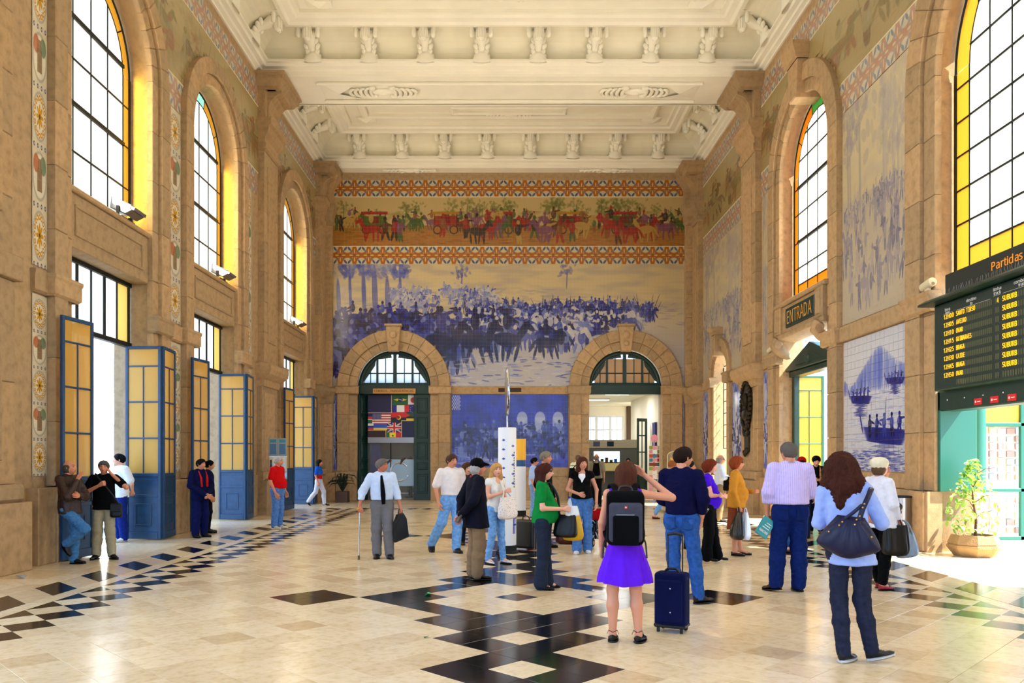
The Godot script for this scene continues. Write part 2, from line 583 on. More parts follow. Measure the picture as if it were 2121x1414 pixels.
func paint_all() -> void:
	var cream := Color(0.86, 0.78, 0.60)
	# large blue panel of the back wall: riders in open country under a pale sky
	var p := Paint.new(1536, 512, cream)
	p.wash(Color(0.68, 0.64, 0.62), 0.004, 0.02, 2, 0.5, 0, 200)
	for y in range(150, 512, 8): p.box(0, y, 1536, y + 8, Color(0.72, 0.71, 0.76), clampf((y - 150) / 260.0, 0.0, 0.8))
	for k in 260:       # low hills, drawn in short strokes
		var x := rng.randf() * 1536
		var y := 130.0 + 40.0 * sin(x * 0.004 + 2.0) + rng.randf() * 90.0
		p.line(x, y, x + rng.randf_range(20, 70), y + rng.randfn(0, 4), 3.0, Color(0.5, 0.5, 0.68), 0.25)
	for k in 6:
		var x: float = [70, 130, 178, 290, 20, 235][k]
		p.line(x, 0 if k < 4 else 60, x + 8, 250, 7 + 3 * (k % 3), BL[2], 0.7)
	for k in 90: p.dot(rng.randf_range(-20, 330), rng.randf_range(0, 50), 22, 9, BL[2 + k % 2], 0.4, rng.randf() * 3)
	for q in [[560, 120], [1020, 105]]: tree(p, q[0], q[1], 110, BL[2], 0.6)
	var soft := [BL[2], BL[3], Color(0.6, 0.63, 0.82), Color(0.8, 0.79, 0.8)]
	for k in 90: figure(p, rng.randf_range(230, 720), lerpf(130, 200, k / 90.0), 42, soft, k % 3 == 0)
	for k in 150: figure(p, rng.randf_range(620, 1400), lerpf(215, 250, k / 150.0), 60, [BL[1], BL[2], BL[3]], k % 4 == 0)
	for k in 90:
		var x := rng.randf_range(560, 1400)
		p.line(x, 230, x + rng.randf_range(-50, 50), rng.randf_range(120, 190), 1.2, BL[0], 0.8)
	for k in 190:
		var f := k / 190.0
		figure(p, rng.randf_range(560, 1380 - 200 * f), lerpf(260, 375, f), lerpf(70, 105, f), [BL[0], BL[1], BL[2], BL[3], Color(0.78, 0.78, 0.84), Color(0.85, 0.83, 0.82)], k % 3 == 0)
	for k in 120:
		var f := k / 120.0
		figure(p, rng.randf_range(-20, 560), lerpf(270, 480, f), lerpf(85, 150, f), [BL[0], BL[0], BL[1], BL[1], BL[2], BL[3]], k % 2 == 0)
	for q in [[620, 410, 165], [760, 405, 160], [470, 425, 180], [930, 395, 120]]: figure(p, q[0], q[1], q[2], [BL[0], BL[1]], true)
	for k in 520:
		var x := rng.randf() * 1536
		var y := rng.randf_range(385, 512) if x > 420 and x < 1150 else rng.randf_range(420, 512)
		p.line(x, y, x + rng.randf_range(10, 46), y + rng.randfn(0, 3), 3.0, [Color(0.84, 0.82, 0.82), BL[3], Color(0.7, 0.7, 0.82), BL[1], Color(0.86, 0.84, 0.82)][k % 5], 0.5)
	p.wash(cream, 0.004, 0.006, 12, 0.22)
	M.tex_field = p.tex()
	# blue panel between the doors: people in a court with arches
	p = Paint.new(768, 480, Color(0.15, 0.19, 0.80))
	p.wash(Color(0.06, 0.07, 0.56), 0.008, 0.008, 5, 0.8)
	for k in 3:
		p.box(430 + k * 118, 150, 500 + k * 118, 260, Color(0.72, 0.77, 0.92), 0.85)
		p.dot(465 + k * 118, 150, 35, 40, Color(0.72, 0.77, 0.92), 0.85)
	for k in 9:
		for j in 8:
			if (k + j) % 2: p.box(4 + k * 6, 6 + j * 12, 10 + k * 6, 18 + j * 12, Color(0.8, 0.84, 0.95), 0.9)
	p.box(0, 380, 768, 480, Color(0.35, 0.42, 0.85), 0.6)
	for k in 14:
		p.line(rng.randf() * 500, rng.randf_range(390, 470), rng.randf() * 768, rng.randf_range(390, 470), 5, Color(0.75, 0.8, 0.95), 0.5)
	for k in 110:
		figure(p, rng.randf_range(0.02, 0.98) * 768, lerpf(280, 440, k / 110.0), 110, [BL[0], BL[0], BL[1], BL[1], BL[2], BL[2], Color(0.42, 0.5, 0.85)], false)
	M.tex_court = p.tex()
	# boats on a river
	p = Paint.new(512, 640, Color(0.87, 0.89, 0.95))
	for k in 120:
		var x := rng.randf() * 512
		var top := 180.0 - 110.0 * exp(-pow((x - 300) / 110.0, 2)) + 50.0 * exp(-pow((x - 70) / 60.0, 2))
		p.line(x, top, x + rng.randf_range(-14, 14), 265, 9, Color(0.3, 0.4, 0.85), 0.22)
	for k in 520:
		var y := rng.randf_range(270, 640) if k < 300 else rng.randf_range(545, 640)
		var x := rng.randf() * 512
		p.line(x, y, x + rng.randf_range(10, 60), y + rng.randfn(0, 1), 2.2, BL[2] if y > 540 else Color(0.45, 0.55, 0.92), 0.55 if y > 540 else 0.3)
	for k in 3:     # three plain boats with masts
		var bx: float = [150.0, 420.0, 340.0][k]
		var by: float = [300.0, 240.0, 480.0][k]
		var s: float = [110.0, 80.0, 200.0][k]
		for j in 16:
			p.line(bx - s * (0.9 - j * 0.012), by - s * 0.25 + j * s * 0.022, bx + s * (0.9 - j * 0.014), by - s * 0.08 + j * s * 0.02, s * 0.02 + 1, BL[1], 0.85)
		p.line(bx - s * 0.85, by - s * 0.1, bx - s * 0.98, by - s * 0.55, s * 0.03, BL[1], 0.95)
		p.line(bx, by, bx + s * 0.08, by - s * 0.9, 2.5, BL[0], 0.9)
		for j in 5: figure(p, bx + (j - 2) * s * 0.28, by, s * 0.5, [BL[0], BL[1], BL[2]], false)
		for j in 30:
			var yy := by + s * (0.15 + 0.02 * j)
			p.line(bx - s * 0.6 + rng.randf() * s * 0.5, yy, bx + rng.randf() * s * 0.6, yy, 2, BL[1], 0.5)
	M.tex_boats = p.tex()
	# blue panels of the side walls, window reflection painted in as paler colours
	var pale := [Color(0.52, 0.52, 0.62), Color(0.60, 0.59, 0.66), Color(0.66, 0.64, 0.68), Color(0.74, 0.71, 0.70)]
	M.tex_faded = paint_scene(768, 768, Color(0.86, 0.80, 0.66), Color(0.76, 0.73, 0.70), pale, 0.45, [[0.0, 1.0, 0.55, 0.97, 0.14, 60, 0.1], [0.2, 0.9, 0.5, 0.6, 0.08, 40, 0.3]], 9, 0.6)
	M.tex_landscape = paint_scene(1024, 160, Color(0.74, 0.66, 0.46), Color(0.66, 0.56, 0.36), [Color(0.48, 0.38, 0.24), Color(0.52, 0.46, 0.26), Color(0.6, 0.42, 0.28), Color(0.62, 0.56, 0.38)], 0.45, [[0.0, 1.0, 0.6, 0.95, 0.42, 60, 0.4]], 12, 0.8)  # side frieze in low contrast, the glare on the tiles mixed into its colours
	# small blue street scenes
	p = Paint.new(320, 512, Color(0.62, 0.7, 0.92))
	p.wash(Color(0.2, 0.27, 0.78), 0.012, 0.012, 9, 0.75)
	p.box(20, 60, 120, 300, Color(0.85, 0.88, 0.96), 0.7)
	p.box(180, 100, 300, 280, Color(0.3, 0.38, 0.85), 0.7)
	for k in 30: figure(p, rng.randf() * 320, lerpf(300, 500, k / 30.0), 120, [BL[0], BL[1], BL[2], Color(0.8, 0.84, 0.95)], false)
	M.tex_street = p.tex()
	# coloured frieze with carts, riders and walkers on a road
	var fc := [Color(0.35, 0.2, 0.12), Color(0.55, 0.32, 0.15), Color(0.62, 0.16, 0.12), Color(0.28, 0.36, 0.18), Color(0.75, 0.6, 0.3), Color(0.2, 0.14, 0.12), Color(0.5, 0.3, 0.4)]
	p = Paint.new(1536, 208, Color(0.80, 0.70, 0.48))
	p.box(0, 120, 1536, 208, Color(0.66, 0.42, 0.17), 0.85)
	p.wash(Color(0.45, 0.45, 0.2), 0.01, 0.03, 11, 0.5, 60, 150)
	for k in 34: tree(p, rng.randf() * 1536, 110, rng.randf_range(60, 110), Color(0.4, 0.42, 0.2), 0.6)
	for k in 420:
		var x := rng.randf() * 1536
		var y := rng.randf_range(130, 206)
		p.line(x, y, x + rng.randf_range(8, 40), y + rng.randfn(0, 2), 2.5, [Color(0.5, 0.3, 0.1), Color(0.78, 0.55, 0.25), Color(0.42, 0.4, 0.15), Color(0.6, 0.28, 0.1)][k % 4], 0.4)
	for k in 70: figure(p, rng.randf() * 1536, lerpf(128, 150, k / 70.0), 62, fc, k % 3 == 0)
	for k in 5:     # carts with roofs
		var x := 200.0 + k * 270.0 + rng.randf_range(-30, 30)
		p.box(x - 50, 80, x + 50, 120, fc[2] if k % 2 else Color(0.3, 0.4, 0.15), 0.9)
		p.box(x - 58, 62, x + 58, 74, Color(0.7, 0.5, 0.15) if k % 2 else fc[2], 0.95)
		for e in [-1, 1]:
			p.line(x + 48 * e, 70, x + 48 * e, 118, 2, fc[0])
			p.dot(x + 36 * e, 138, 20, 20, fc[5], 0.9)
			p.dot(x + 36 * e, 138, 15, 15, Color(0.72, 0.48, 0.2), 0.9)
		p.box(x - 20, 84, x + 20, 112, Color(0.5, 0.08, 0.08), 0.8)
	for k in 26: figure(p, rng.randf() * 1536, lerpf(165, 198, k / 26.0), 92, fc, k % 2 == 0)
	M.tex_frieze = p.tex()
	# border tile: interlaced rings and leaves in ochre, white and blue
	p = Paint.new(128, 128, Color(0.88, 0.82, 0.68))
	for cx in [0, 128]:
		for cy in [0, 128]:
			p.dot(cx, cy, 68, 68, Color(0.70, 0.40, 0.08), 1.0)
			p.dot(cx, cy, 50, 50, Color(0.86, 0.80, 0.66), 1.0)
	for k in 4:
		var a := k * PI / 2
		var dv := Vector2.from_angle(a)
		p.dot(64 + dv.x * 32, 64 + dv.y * 32, 32, 17, Color(0.72, 0.40, 0.06), 1.0, a)
		p.dot(64 + dv.x * 30, 64 + dv.y * 30, 18, 5, Color(0.9, 0.82, 0.62), 1.0, a)
		var dg := Vector2.from_angle(a + PI / 4)
		p.dot(64 + dg.x * 66, 64 + dg.y * 66, 20, 9, Color(0.3, 0.36, 0.5), 1.0, a + PI / 4)
		p.dot(64 + dg.x * 40, 64 + dg.y * 40, 16, 6, Color(0.45, 0.5, 0.58), 1.0, a + PI / 4)
	p.dot(64, 64, 12, 12, Color(0.62, 0.36, 0.1), 1.0)
	M.tex_border = p.tex()
	# narrow strips with medallions
	p = Paint.new(128, 768, Color(0.88, 0.84, 0.74))
	for k in 5:
		var cy := 80.0 + k * 152.0
		p.dot(64, cy, 62, 66, Color(0.55, 0.55, 0.52), 1.0)
		p.dot(64, cy, 58, 62, Color(0.93, 0.9, 0.82), 1.0)
		if k % 2 == 0:
			for j in 16:
				var a := TAU * j / 16
				p.dot(64 + cos(a) * 44, cy + sin(a) * 48, 9, 8, Color(0.8, 0.55, 0.1), 1.0)
				p.dot(64 + cos(a) * 44, cy + sin(a) * 48, 4, 4, Color(0.95, 0.9, 0.75), 1.0)
			for j in 8:
				var a := TAU * j / 8
				p.dot(64 + cos(a) * 18, cy + sin(a) * 20, 14, 6, Color(0.82, 0.6, 0.08), 1.0, a)
			p.dot(64, cy, 8, 8, Color(0.45, 0.3, 0.1), 1.0)
		else:
			p.dot(34, cy - 30, 26, 26, Color(0.75, 0.4, 0.25), 0.8)
			p.dot(94, cy - 30, 26, 26, Color(0.4, 0.52, 0.4), 0.8)
			p.box(44, cy - 20, 84, cy + 40, Color(0.5, 0.38, 0.26), 0.8)
			p.box(52, cy - 44, 76, cy - 20, Color(0.55, 0.42, 0.3), 0.8)
		for j in 4:
			p.dot(16 + j * 32, cy + 76, 7, 7, Color(0.3, 0.36, 0.55), 1.0)
			p.dot(16 + j * 32, cy + 76, 3, 3, Color(0.9, 0.88, 0.8), 1.0)
	M.tex_strip = p.tex()
	# cloth prints
	p = Paint.new(64, 64, Color(0.95, 0.95, 0.88))
	p.box(0, 0, 64, 5, Color(0.2, 0.22, 0.25)); p.box(0, 32, 64, 37, Color(0.2, 0.22, 0.25)); p.box(0, 14, 64, 20, Color(0.85, 0.85, 0.6))
	M.tex_stripe = p.tex()
	p = Paint.new(128, 128, Color(1, 1, 1))
	for k in 8: p.box(k * 16, 0, k * 16 + 4, 128, Color(0.88, 0.86, 0.97))
	M.tex_pin = p.tex()
	p = Paint.new(128, 128, Color(0.96, 0.94, 0.92))
	for k in 26: p.dot(rng.randf() * 128, rng.randf() * 128, 4, 3, [Color(0.15, 0.15, 0.25), Color(0.5, 0.45, 0.5)][k % 2], 0.9)
	M.tex_dots = p.tex()
	p = Paint.new(128, 128, Color(0.85, 0.65, 0.42))
	for k in 70: p.dot(rng.randf() * 128, rng.randf() * 128, 8, 5, Color(0.1, 0.06, 0.04), 0.95, rng.randf() * 3)
	M.tex_leopard = p.tex()
	p = Paint.new(128, 128, Color(0.06, 0.06, 0.07))
	for k in 14: p.line(rng.randf() * 128, rng.randf() * 128, rng.randf() * 128, rng.randf() * 128, 4, Color(0.85, 0.88, 0.92), 0.8)
	M.tex_splash = p.tex()

func make_materials() -> void:
	paint_all()
	var st := noise_tex(0.012, [Color(0.62, 0.56, 0.46), Color(0.71, 0.63, 0.51), Color(0.76, 0.68, 0.56), Color(0.69, 0.61, 0.49)], 512, 6)
	var grain := grey_tex(0.12, 512, 3, 7)
	for k in 4:
		var c: Color = [Color(0.91, 0.85, 0.765), Color(0.97, 0.895, 0.795), Color(0.87, 0.815, 0.735), Color(0.93, 0.855, 0.75)][k]
		M["stone%d" % k] = tri_mat(c, 0.75, st, 0.7, grain, 0.2)
		M["stone%d" % k].uv1_offset = Vector3(0.31 * k, 0.17 * k, 0.53 * k)
	M.rough = tri_mat(Color(0.80, 0.72, 0.58), 0.9, st, 0.6, grain, 0.9)
	M.plaster = tri_mat(Color(0.96, 0.935, 0.86), 0.8, grey_tex(0.01, 256, 4, 3, 0.96, 1.0), 0.3)
	M.cove = tri_mat(Color(0.95, 0.92, 0.82), 0.85, grey_tex(0.01, 256, 4, 5, 0.94, 1.0), 0.3)
	M.grout = mat(Color(0.70, 0.62, 0.48), 0.8)
	var veins := noise_tex(0.02, [Color(0.86, 0.79, 0.66), Color(0.92, 0.86, 0.74), Color(0.95, 0.90, 0.80), Color(0.91, 0.83, 0.70)], 1024, 6, FastNoiseLite.TYPE_SIMPLEX, 21)
	M.marble = tri_mat(Color(0.98, 0.945, 0.875), 0.2, veins, 0.33)
	M.marble.vertex_color_use_as_albedo = true
	var bv := noise_tex(0.02, [Color(0.05, 0.05, 0.055), Color(0.07, 0.065, 0.065), Color(0.09, 0.085, 0.08), Color(0.2, 0.18, 0.17)], 512, 6, FastNoiseLite.TYPE_SIMPLEX, 33)
	M.black_marble = tri_mat(Color.WHITE, 0.14, bv, 0.5)
	M.black_marble.vertex_color_use_as_albedo = true
	for nm in ["field", "court", "boats", "faded", "street", "frieze", "border", "strip", "landscape"]:
		var m := mat(Color(0.90, 0.89, 0.87), 0.22)
		m.albedo_texture = M["tex_" + nm]
		M[nm] = m
	M.border_glare = M.border.duplicate()  # side-wall border, a grey veil of glare blended over the pattern
	M.border_glare.albedo_color = Color(0.92, 0.92, 0.88)
	M.border_glare.detail_enabled = true
	M.border_glare.detail_blend_mode = BaseMaterial3D.BLEND_MODE_MIX
	M.border_glare.detail_albedo = grey_tex(0.01, 64, 2, 9, 0.66, 0.74)
	M.border_glare.detail_mask = grey_tex(0.01, 64, 2, 9, 0.34, 0.36)
	M.green = tri_mat(Color(0.03, 0.20, 0.16), 0.4, grey_tex(0.02, 256, 3, 4, 0.8, 1.0), 1.0)
	M.blue = tri_mat(Color(0.015, 0.26, 0.44), 0.42, grey_tex(0.02, 256, 3, 4, 0.75, 1.0), 1.0)
	M.teal = mat(Color(0.05, 0.36, 0.30), 0.45)
	M.iron = mat(Color(0.03, 0.06, 0.05), 0.5, 0.3)
	M.yellow = glass(Color(0.96, 0.74, 0.24), 1.0, 0.3)
	M.yellow.transparency = BaseMaterial3D.TRANSPARENCY_DISABLED
	M.yellow.backlight_enabled = true
	M.yellow.backlight = Color(0.8, 0.70, 0.38)
	M.amber = M.yellow.duplicate()
	M.amber.albedo_color = Color(0.95, 0.6, 0.1)
	M.amber.backlight = Color(0.8, 0.58, 0.14)
	M.mint = M.yellow.duplicate()
	M.mint.albedo_color = Color(0.3, 0.7, 0.35)
	M.mint.backlight = Color(0.25, 0.6, 0.28)
	M.mint_pale = M.yellow.duplicate()
	M.mint_pale.albedo_color = Color(0.75, 0.93, 0.88)
	M.mint_pale.backlight = Color(0.8, 1.0, 0.95)
	M.frost = M.yellow.duplicate()
	M.frost.albedo_color = Color(0.93, 0.93, 0.88)
	M.frost.backlight = Color(1, 1, 0.97)
	M.tan_pane = mat(Color(0.72, 0.58, 0.40), 0.3)
	M.clear = glass(Color(0.95, 0.98, 1.0), 0.08, 0.03)
	M.ribbed = glass(Color(0.93, 0.78, 0.40), 0.7, 0.35)
	M.ribbed.backlight_enabled = true
	M.ribbed.backlight = Color(1.0, 0.86, 0.5)
	M.chrome = mat(Color(0.75, 0.75, 0.77), 0.18, 1.0)
	M.steel = mat(Color(0.62, 0.62, 0.63), 0.3, 1.0)
	M.steel.anisotropy_enabled = false
	M.black = mat(Color(0.02, 0.02, 0.022), 0.5)
	M.rubber = mat(Color(0.03, 0.03, 0.03), 0.85)
	M.white = mat(Color(0.9, 0.9, 0.9), 0.35)
	M.cream = mat(Color(0.85, 0.80, 0.66), 0.45)
	M.gold = mat(Color(0.82, 0.60, 0.22), 0.4, 0.1)
	M.bronze = tri_mat(Color(0.22, 0.18, 0.11), 0.45, grey_tex(0.05, 128, 3, 8, 0.6, 1.0), 2.0)
	M.bronze.metallic = 0.7
	M.wood = mat(Color(0.30, 0.19, 0.11), 0.6)
	cloth_bump = grey_tex(0.09, 256, 3, 17)
	cloth_tex = grey_tex(0.02, 256, 4, 18, 0.92, 1.0)
	denim_tex = noise_tex(0.03, [Color(0.68, 0.72, 0.77), Color(0.84, 0.87, 0.9), Color(1, 1, 1)], 256, 5, FastNoiseLite.TYPE_SIMPLEX, 19)

# ---------- the room ----------
var FL := Transform3D(Basis(Vector3(0, 0, -1), Vector3.UP, Vector3(1, 0, 0)), Vector3(XL, 0, 0))     # u = distance
var FR := Transform3D(Basis(Vector3(0, 0, 1), Vector3.UP, Vector3(-1, 0, 0)), Vector3(XR, 0, 0))     # u = -distance
var FB := Transform3D(Basis(Vector3.RIGHT, Vector3.UP, Vector3(0, 0, 1)), Vector3(0, 0, -DB))       # u = x

func arc(c: float, r: float, y: float, a0: float, a1: float, n: int) -> PackedVector2Array:
	var p := PackedVector2Array()
	for k in n + 1:
		var a := lerpf(a0, a1, float(k) / n)
		p.append(Vector2(c + r * cos(a), y + r * sin(a)))
	return p

func arch_poly(c: float, r: float, y0: float, ys: float, n := 24) -> PackedVector2Array:
	var p := PackedVector2Array([Vector2(c - r, y0), Vector2(c + r, y0)])
	p.append_array(arc(c, r, ys, 0, PI, n))
	return p

# wall with arched openings [centre, half width, springing height]
func wall_shell(f: Transform3D, u0: float, u1: float, top: float, th: float, holes: Array) -> MB:
	var mb := MB.new()
	var a := u0
	for k in holes.size():
		var h: Array = holes[k]
		var b := u1
		if k + 1 < holes.size():
			b = (h[0] + h[1] + holes[k + 1][0] - holes[k + 1][1]) / 2.0
		var c: float = h[0]
		var r: float = h[1]
		var p := PackedVector2Array([Vector2(a, 0), Vector2(c - r, 0)])
		p.append_array(arc(c, r, h[2], PI, PI / 2, 14))
		p.append_array([Vector2(c, top), Vector2(a, top)])
		mb.prism(p, -th, 0.0, f, 0.0, true)
		p = PackedVector2Array([Vector2(b, 0), Vector2(b, top), Vector2(c, top)])
		p.append_array(arc(c, r, h[2], PI / 2, 0, 14))
		p.append(Vector2(c + r, 0))
		mb.prism(p, -th, 0.0, f, 0.0, true)
		a = b
	return mb

func stone() -> Material:
	return M["stone%d" % (rng.randi() % 4)]

func slab(parent: Node, called: String, f: Transform3D, poly: PackedVector2Array, w0: float, w1: float, m: Material = null, ch := 0.012) -> MeshInstance3D:
	var mb := MB.new()
	mb.prism(poly, w0, w1, f, ch)
	return part(called, mb, m if m else stone(), parent)

# courses of stones over a rectangle
func ashlar(parent: Node, f: Transform3D, u0: float, u1: float, v0: float, v1: float, hh: float, w: float, split := 0) -> void:
	var n := maxi(1, int(round((v1 - v0) / hh)))
	for k in n:
		var a := lerpf(v0, v1, float(k) / n)
		var b := lerpf(v0, v1, float(k + 1) / n)
		var cuts := [u0, u1]
		if split > 0:
			var m := lerpf(u0, u1, 0.36 if k % 2 else 0.62)
			cuts = [u0, m, u1]
		for i in cuts.size() - 1:
			slab(parent, "stone_block", f, rect(cuts[i] + 0.003, a + 0.003, cuts[i + 1] - 0.003, b - 0.003), -0.05, w)

# dressed stones round an arch: two stepped rings and jambs
func arch_stones(parent: Node, f: Transform3D, c: float, r0: float, r1: float, y0: float, ys: float, w: float, n: int) -> void:
	var rm := r0 + (r1 - r0) * 0.42
	for k in n:
		var g := 0.003
		for ring in 2:
			var ra := r0 if ring == 0 else rm
			var rb := rm if ring == 0 else r1
			var p := arc(c, ra, ys, PI * k / n + g / ra, PI * (k + 1) / n - g / ra, 4)
			p.reverse()
			p.append_array(arc(c, rb, ys, PI * k / n + g / rb, PI * (k + 1) / n - g / rb, 4))
			slab(parent, "voussoir", f, p, -0.05, w * (0.45 if ring == 0 else 1.0), null, 0.015)
	for s in [-1, 1]:
		var m := maxi(1, int((ys - y0) / 0.95))
		for k in m:
			var a := lerpf(y0, ys, float(k) / m) + 0.003
			var b := lerpf(y0, ys, float(k + 1) / m) - 0.003
			slab(parent, "jamb_stone", f, rect(minf(c + s * r0, c + s * rm), a, maxf(c + s * r0, c + s * rm), b), -0.05, w * 0.45)
			slab(parent, "jamb_stone", f, rect(minf(c + s * rm, c + s * r1), a, maxf(c + s * rm, c + s * r1), b), -0.05, w)

var show_all := func(_u: float, _v: float) -> bool: return false

# glazed tiles over a rectangle, one picture over them all (or repeated), each tile set a little differently
func tiles(parent: Node, called: String, f: Transform3D, u0: float, v0: float, u1: float, v1: float, ts: float, m: Material, skip: Callable, rep := 0.0, flipu := false, w := 0.014) -> void:
	var mb := MB.new()
	var nu := maxi(1, int(round((u1 - u0) / ts)))
	var nv := maxi(1, int(round((v1 - v0) / ts)))
	var du := (u1 - u0) / nu
	var dv := (v1 - v0) / nv
	var g := 0.0014
	for j in nv:
		for i in nu:
			var a := u0 + i * du
			var b := v0 + j * dv
			if skip.call(a + du / 2, b + dv / 2): continue
			var r := Rect2(float(i) / nu, 1.0 - float(j + 1) / nv, 1.0 / nu, 1.0 / nv)
			if rep > 0.0: r = Rect2(fposmod(a - u0, rep) / rep, 1.0 - float(j + 1) / nv, du / rep, 1.0 / nv)
			if flipu: r = Rect2(1.0 - r.position.x, r.position.y, -r.size.x, r.size.y)
			var t1 := rng.randfn(0, 0.0006)
			var t2 := rng.randfn(0, 0.0006)
			mb.quad(f * Vector3(a + g, b + g, w - t1 - t2), f * Vector3(a + du - g, b + g, w + t1 - t2), f * Vector3(a + du - g, b + dv - g, w + t1 + t2), f * Vector3(a + g, b + dv - g, w - t1 + t2), r)
	var o := part(called, mb, m, parent)
	o.set_meta("kind", "stuff")

func bar(parent: Node, called: String, f: Transform3D, u0: float, v0: float, u1: float, v1: float, w0: float, w1: float, m: Material) -> void:
	slab(parent, called, f, rect(u0, v0, u1, v1), w0, w1, m, 0.006)

func arc_bar(parent: Node, called: String, f: Transform3D, c: float, r: float, ys: float, a0: float, a1: float, rad: float, w: float, m: Material) -> void:
	var path := PackedVector3Array()
	for q in arc(c, r, ys, a0, a1, 28):
		path.append(f * Vector3(q.x, q.y, w))
	var mb := MB.new()
	mb.tube(path, [rad], 8)
	part(called, mb, m, parent)

# leaded window under an arch: a coloured border round clear panes
func arch_window(label: String, f: Transform3D, c: float, hw: float, y0: float, ys: float, w: float, bw: float, cols: int, rows: Array, bottom: float, top_m: Material, side_m: Material, heavy: Array) -> Node3D:
	var o := structure("window_%d" % (used.get("win", 0) + 1), label, "window")
	used["win"] = used.get("win", 0) + 1
	var outer := arch_poly(c, hw, y0, ys)
	var ri := hw - bw
	var inner := arch_poly(c, ri, y0 + bottom, ys)
	var pane := func(poly: PackedVector2Array, m: Material):
		var mb := MB.new()
		mb.prism(poly, w - 0.004, w + 0.004, f, 0.0, true)
		part("pane", mb, m, o)
	var vs := [y0 + bottom]
	vs.append_array(rows)
	vs.append(ys + ri + 0.1)
	for i in cols:
		var ua := c - ri + 2.0 * ri * i / cols
		var ub := c - ri + 2.0 * ri * (i + 1) / cols
		for j in vs.size() - 1:
			for poly in Geometry2D.intersect_polygons(inner, rect(ua + 0.008, vs[j] + 0.008, ub - 0.008, vs[j + 1] - 0.008)):
				pane.call(poly, M.frost)
		if bottom > 0.0:
			pane.call(rect(ua + 0.008, y0, ub - 0.008, y0 + bottom - 0.01), side_m)
	for s in [-1, 1]:
		var lv := [y0]
		for r in rows:
			if r < ys - 0.15: lv.append(r)
		lv.append(ys)
		for j in lv.size() - 1:
			pane.call(rect(minf(c + s * ri, c + s * hw) + 0.008, lv[j] + 0.008, maxf(c + s * ri, c + s * hw) - 0.008, lv[j + 1] - 0.008), side_m)
			if j > 0: bar(o, "glazing_bar", f, minf(c + s * ri, c + s * hw), lv[j] - 0.012, maxf(c + s * ri, c + s * hw), lv[j] + 0.012, w - 0.02, w + 0.025, M.iron)
	var wd := [0.0, 0.2, 0.42, 0.58, 0.8, 1.0]
	for k in 5:
		var p := arc(c, ri + 0.006, ys, wd[k] * PI + 0.005, wd[k + 1] * PI - 0.005, 6)
		p.reverse()
		p.append_array(arc(c, hw, ys, wd[k] * PI + 0.005, wd[k + 1] * PI - 0.005, 6))
		pane.call(p, top_m if k == 2 else side_m)
		if k > 0:
			var d := Vector2.from_angle(wd[k] * PI)
			var mb := MB.new()
			mb.tube(PackedVector3Array([f * Vector3(c + d.x * ri, ys + d.y * ri, w), f * Vector3(c + d.x * hw, ys + d.y * hw, w)]), [0.014], 6)
			part("glazing_bar", mb, M.iron, o)
	for i in range(0, cols + 1):
		var u := c - ri + 2.0 * ri * i / cols
		var top := ys + sqrt(maxf(0.0, ri * ri - (u - c) * (u - c)))
		bar(o, "glazing_bar", f, u - 0.011, y0, u + 0.011, top, w - 0.02, w + 0.02, M.iron)
	for r in rows:
		var half := ri if r < ys else sqrt(maxf(0.01, ri * ri - (r - ys) * (r - ys)))
		var t := 0.035 if r in heavy else 0.014
		bar(o, "glazing_bar", f, c - half, r - t, c + half, r + t, w - 0.03, w + 0.03 + (t - 0.014), M.iron)
	if bottom > 0.0: bar(o, "glazing_bar", f, c - ri, y0 + bottom - 0.014, c + ri, y0 + bottom + 0.014, w - 0.02, w + 0.025, M.iron)
	arc_bar(o, "glazing_bar", f, c, ri, ys, 0, PI, 0.016, w, M.iron)
	arc_bar(o, "window_frame", f, c, hw - 0.015, ys, 0, PI, 0.03, w, M.iron)
	for s in [-1, 1]:
		bar(o, "window_frame", f, c + s * (hw - 0.015) - 0.03, y0, c + s * (hw - 0.015) + 0.03, ys, w - 0.03, w + 0.03, M.iron)
	bar(o, "window_frame", f, c - hw, y0, c + hw, y0 + 0.05, w - 0.03, w + 0.03, M.iron)
	return o

var leaf_mesh: ArrayMesh
var pane_meshes := []
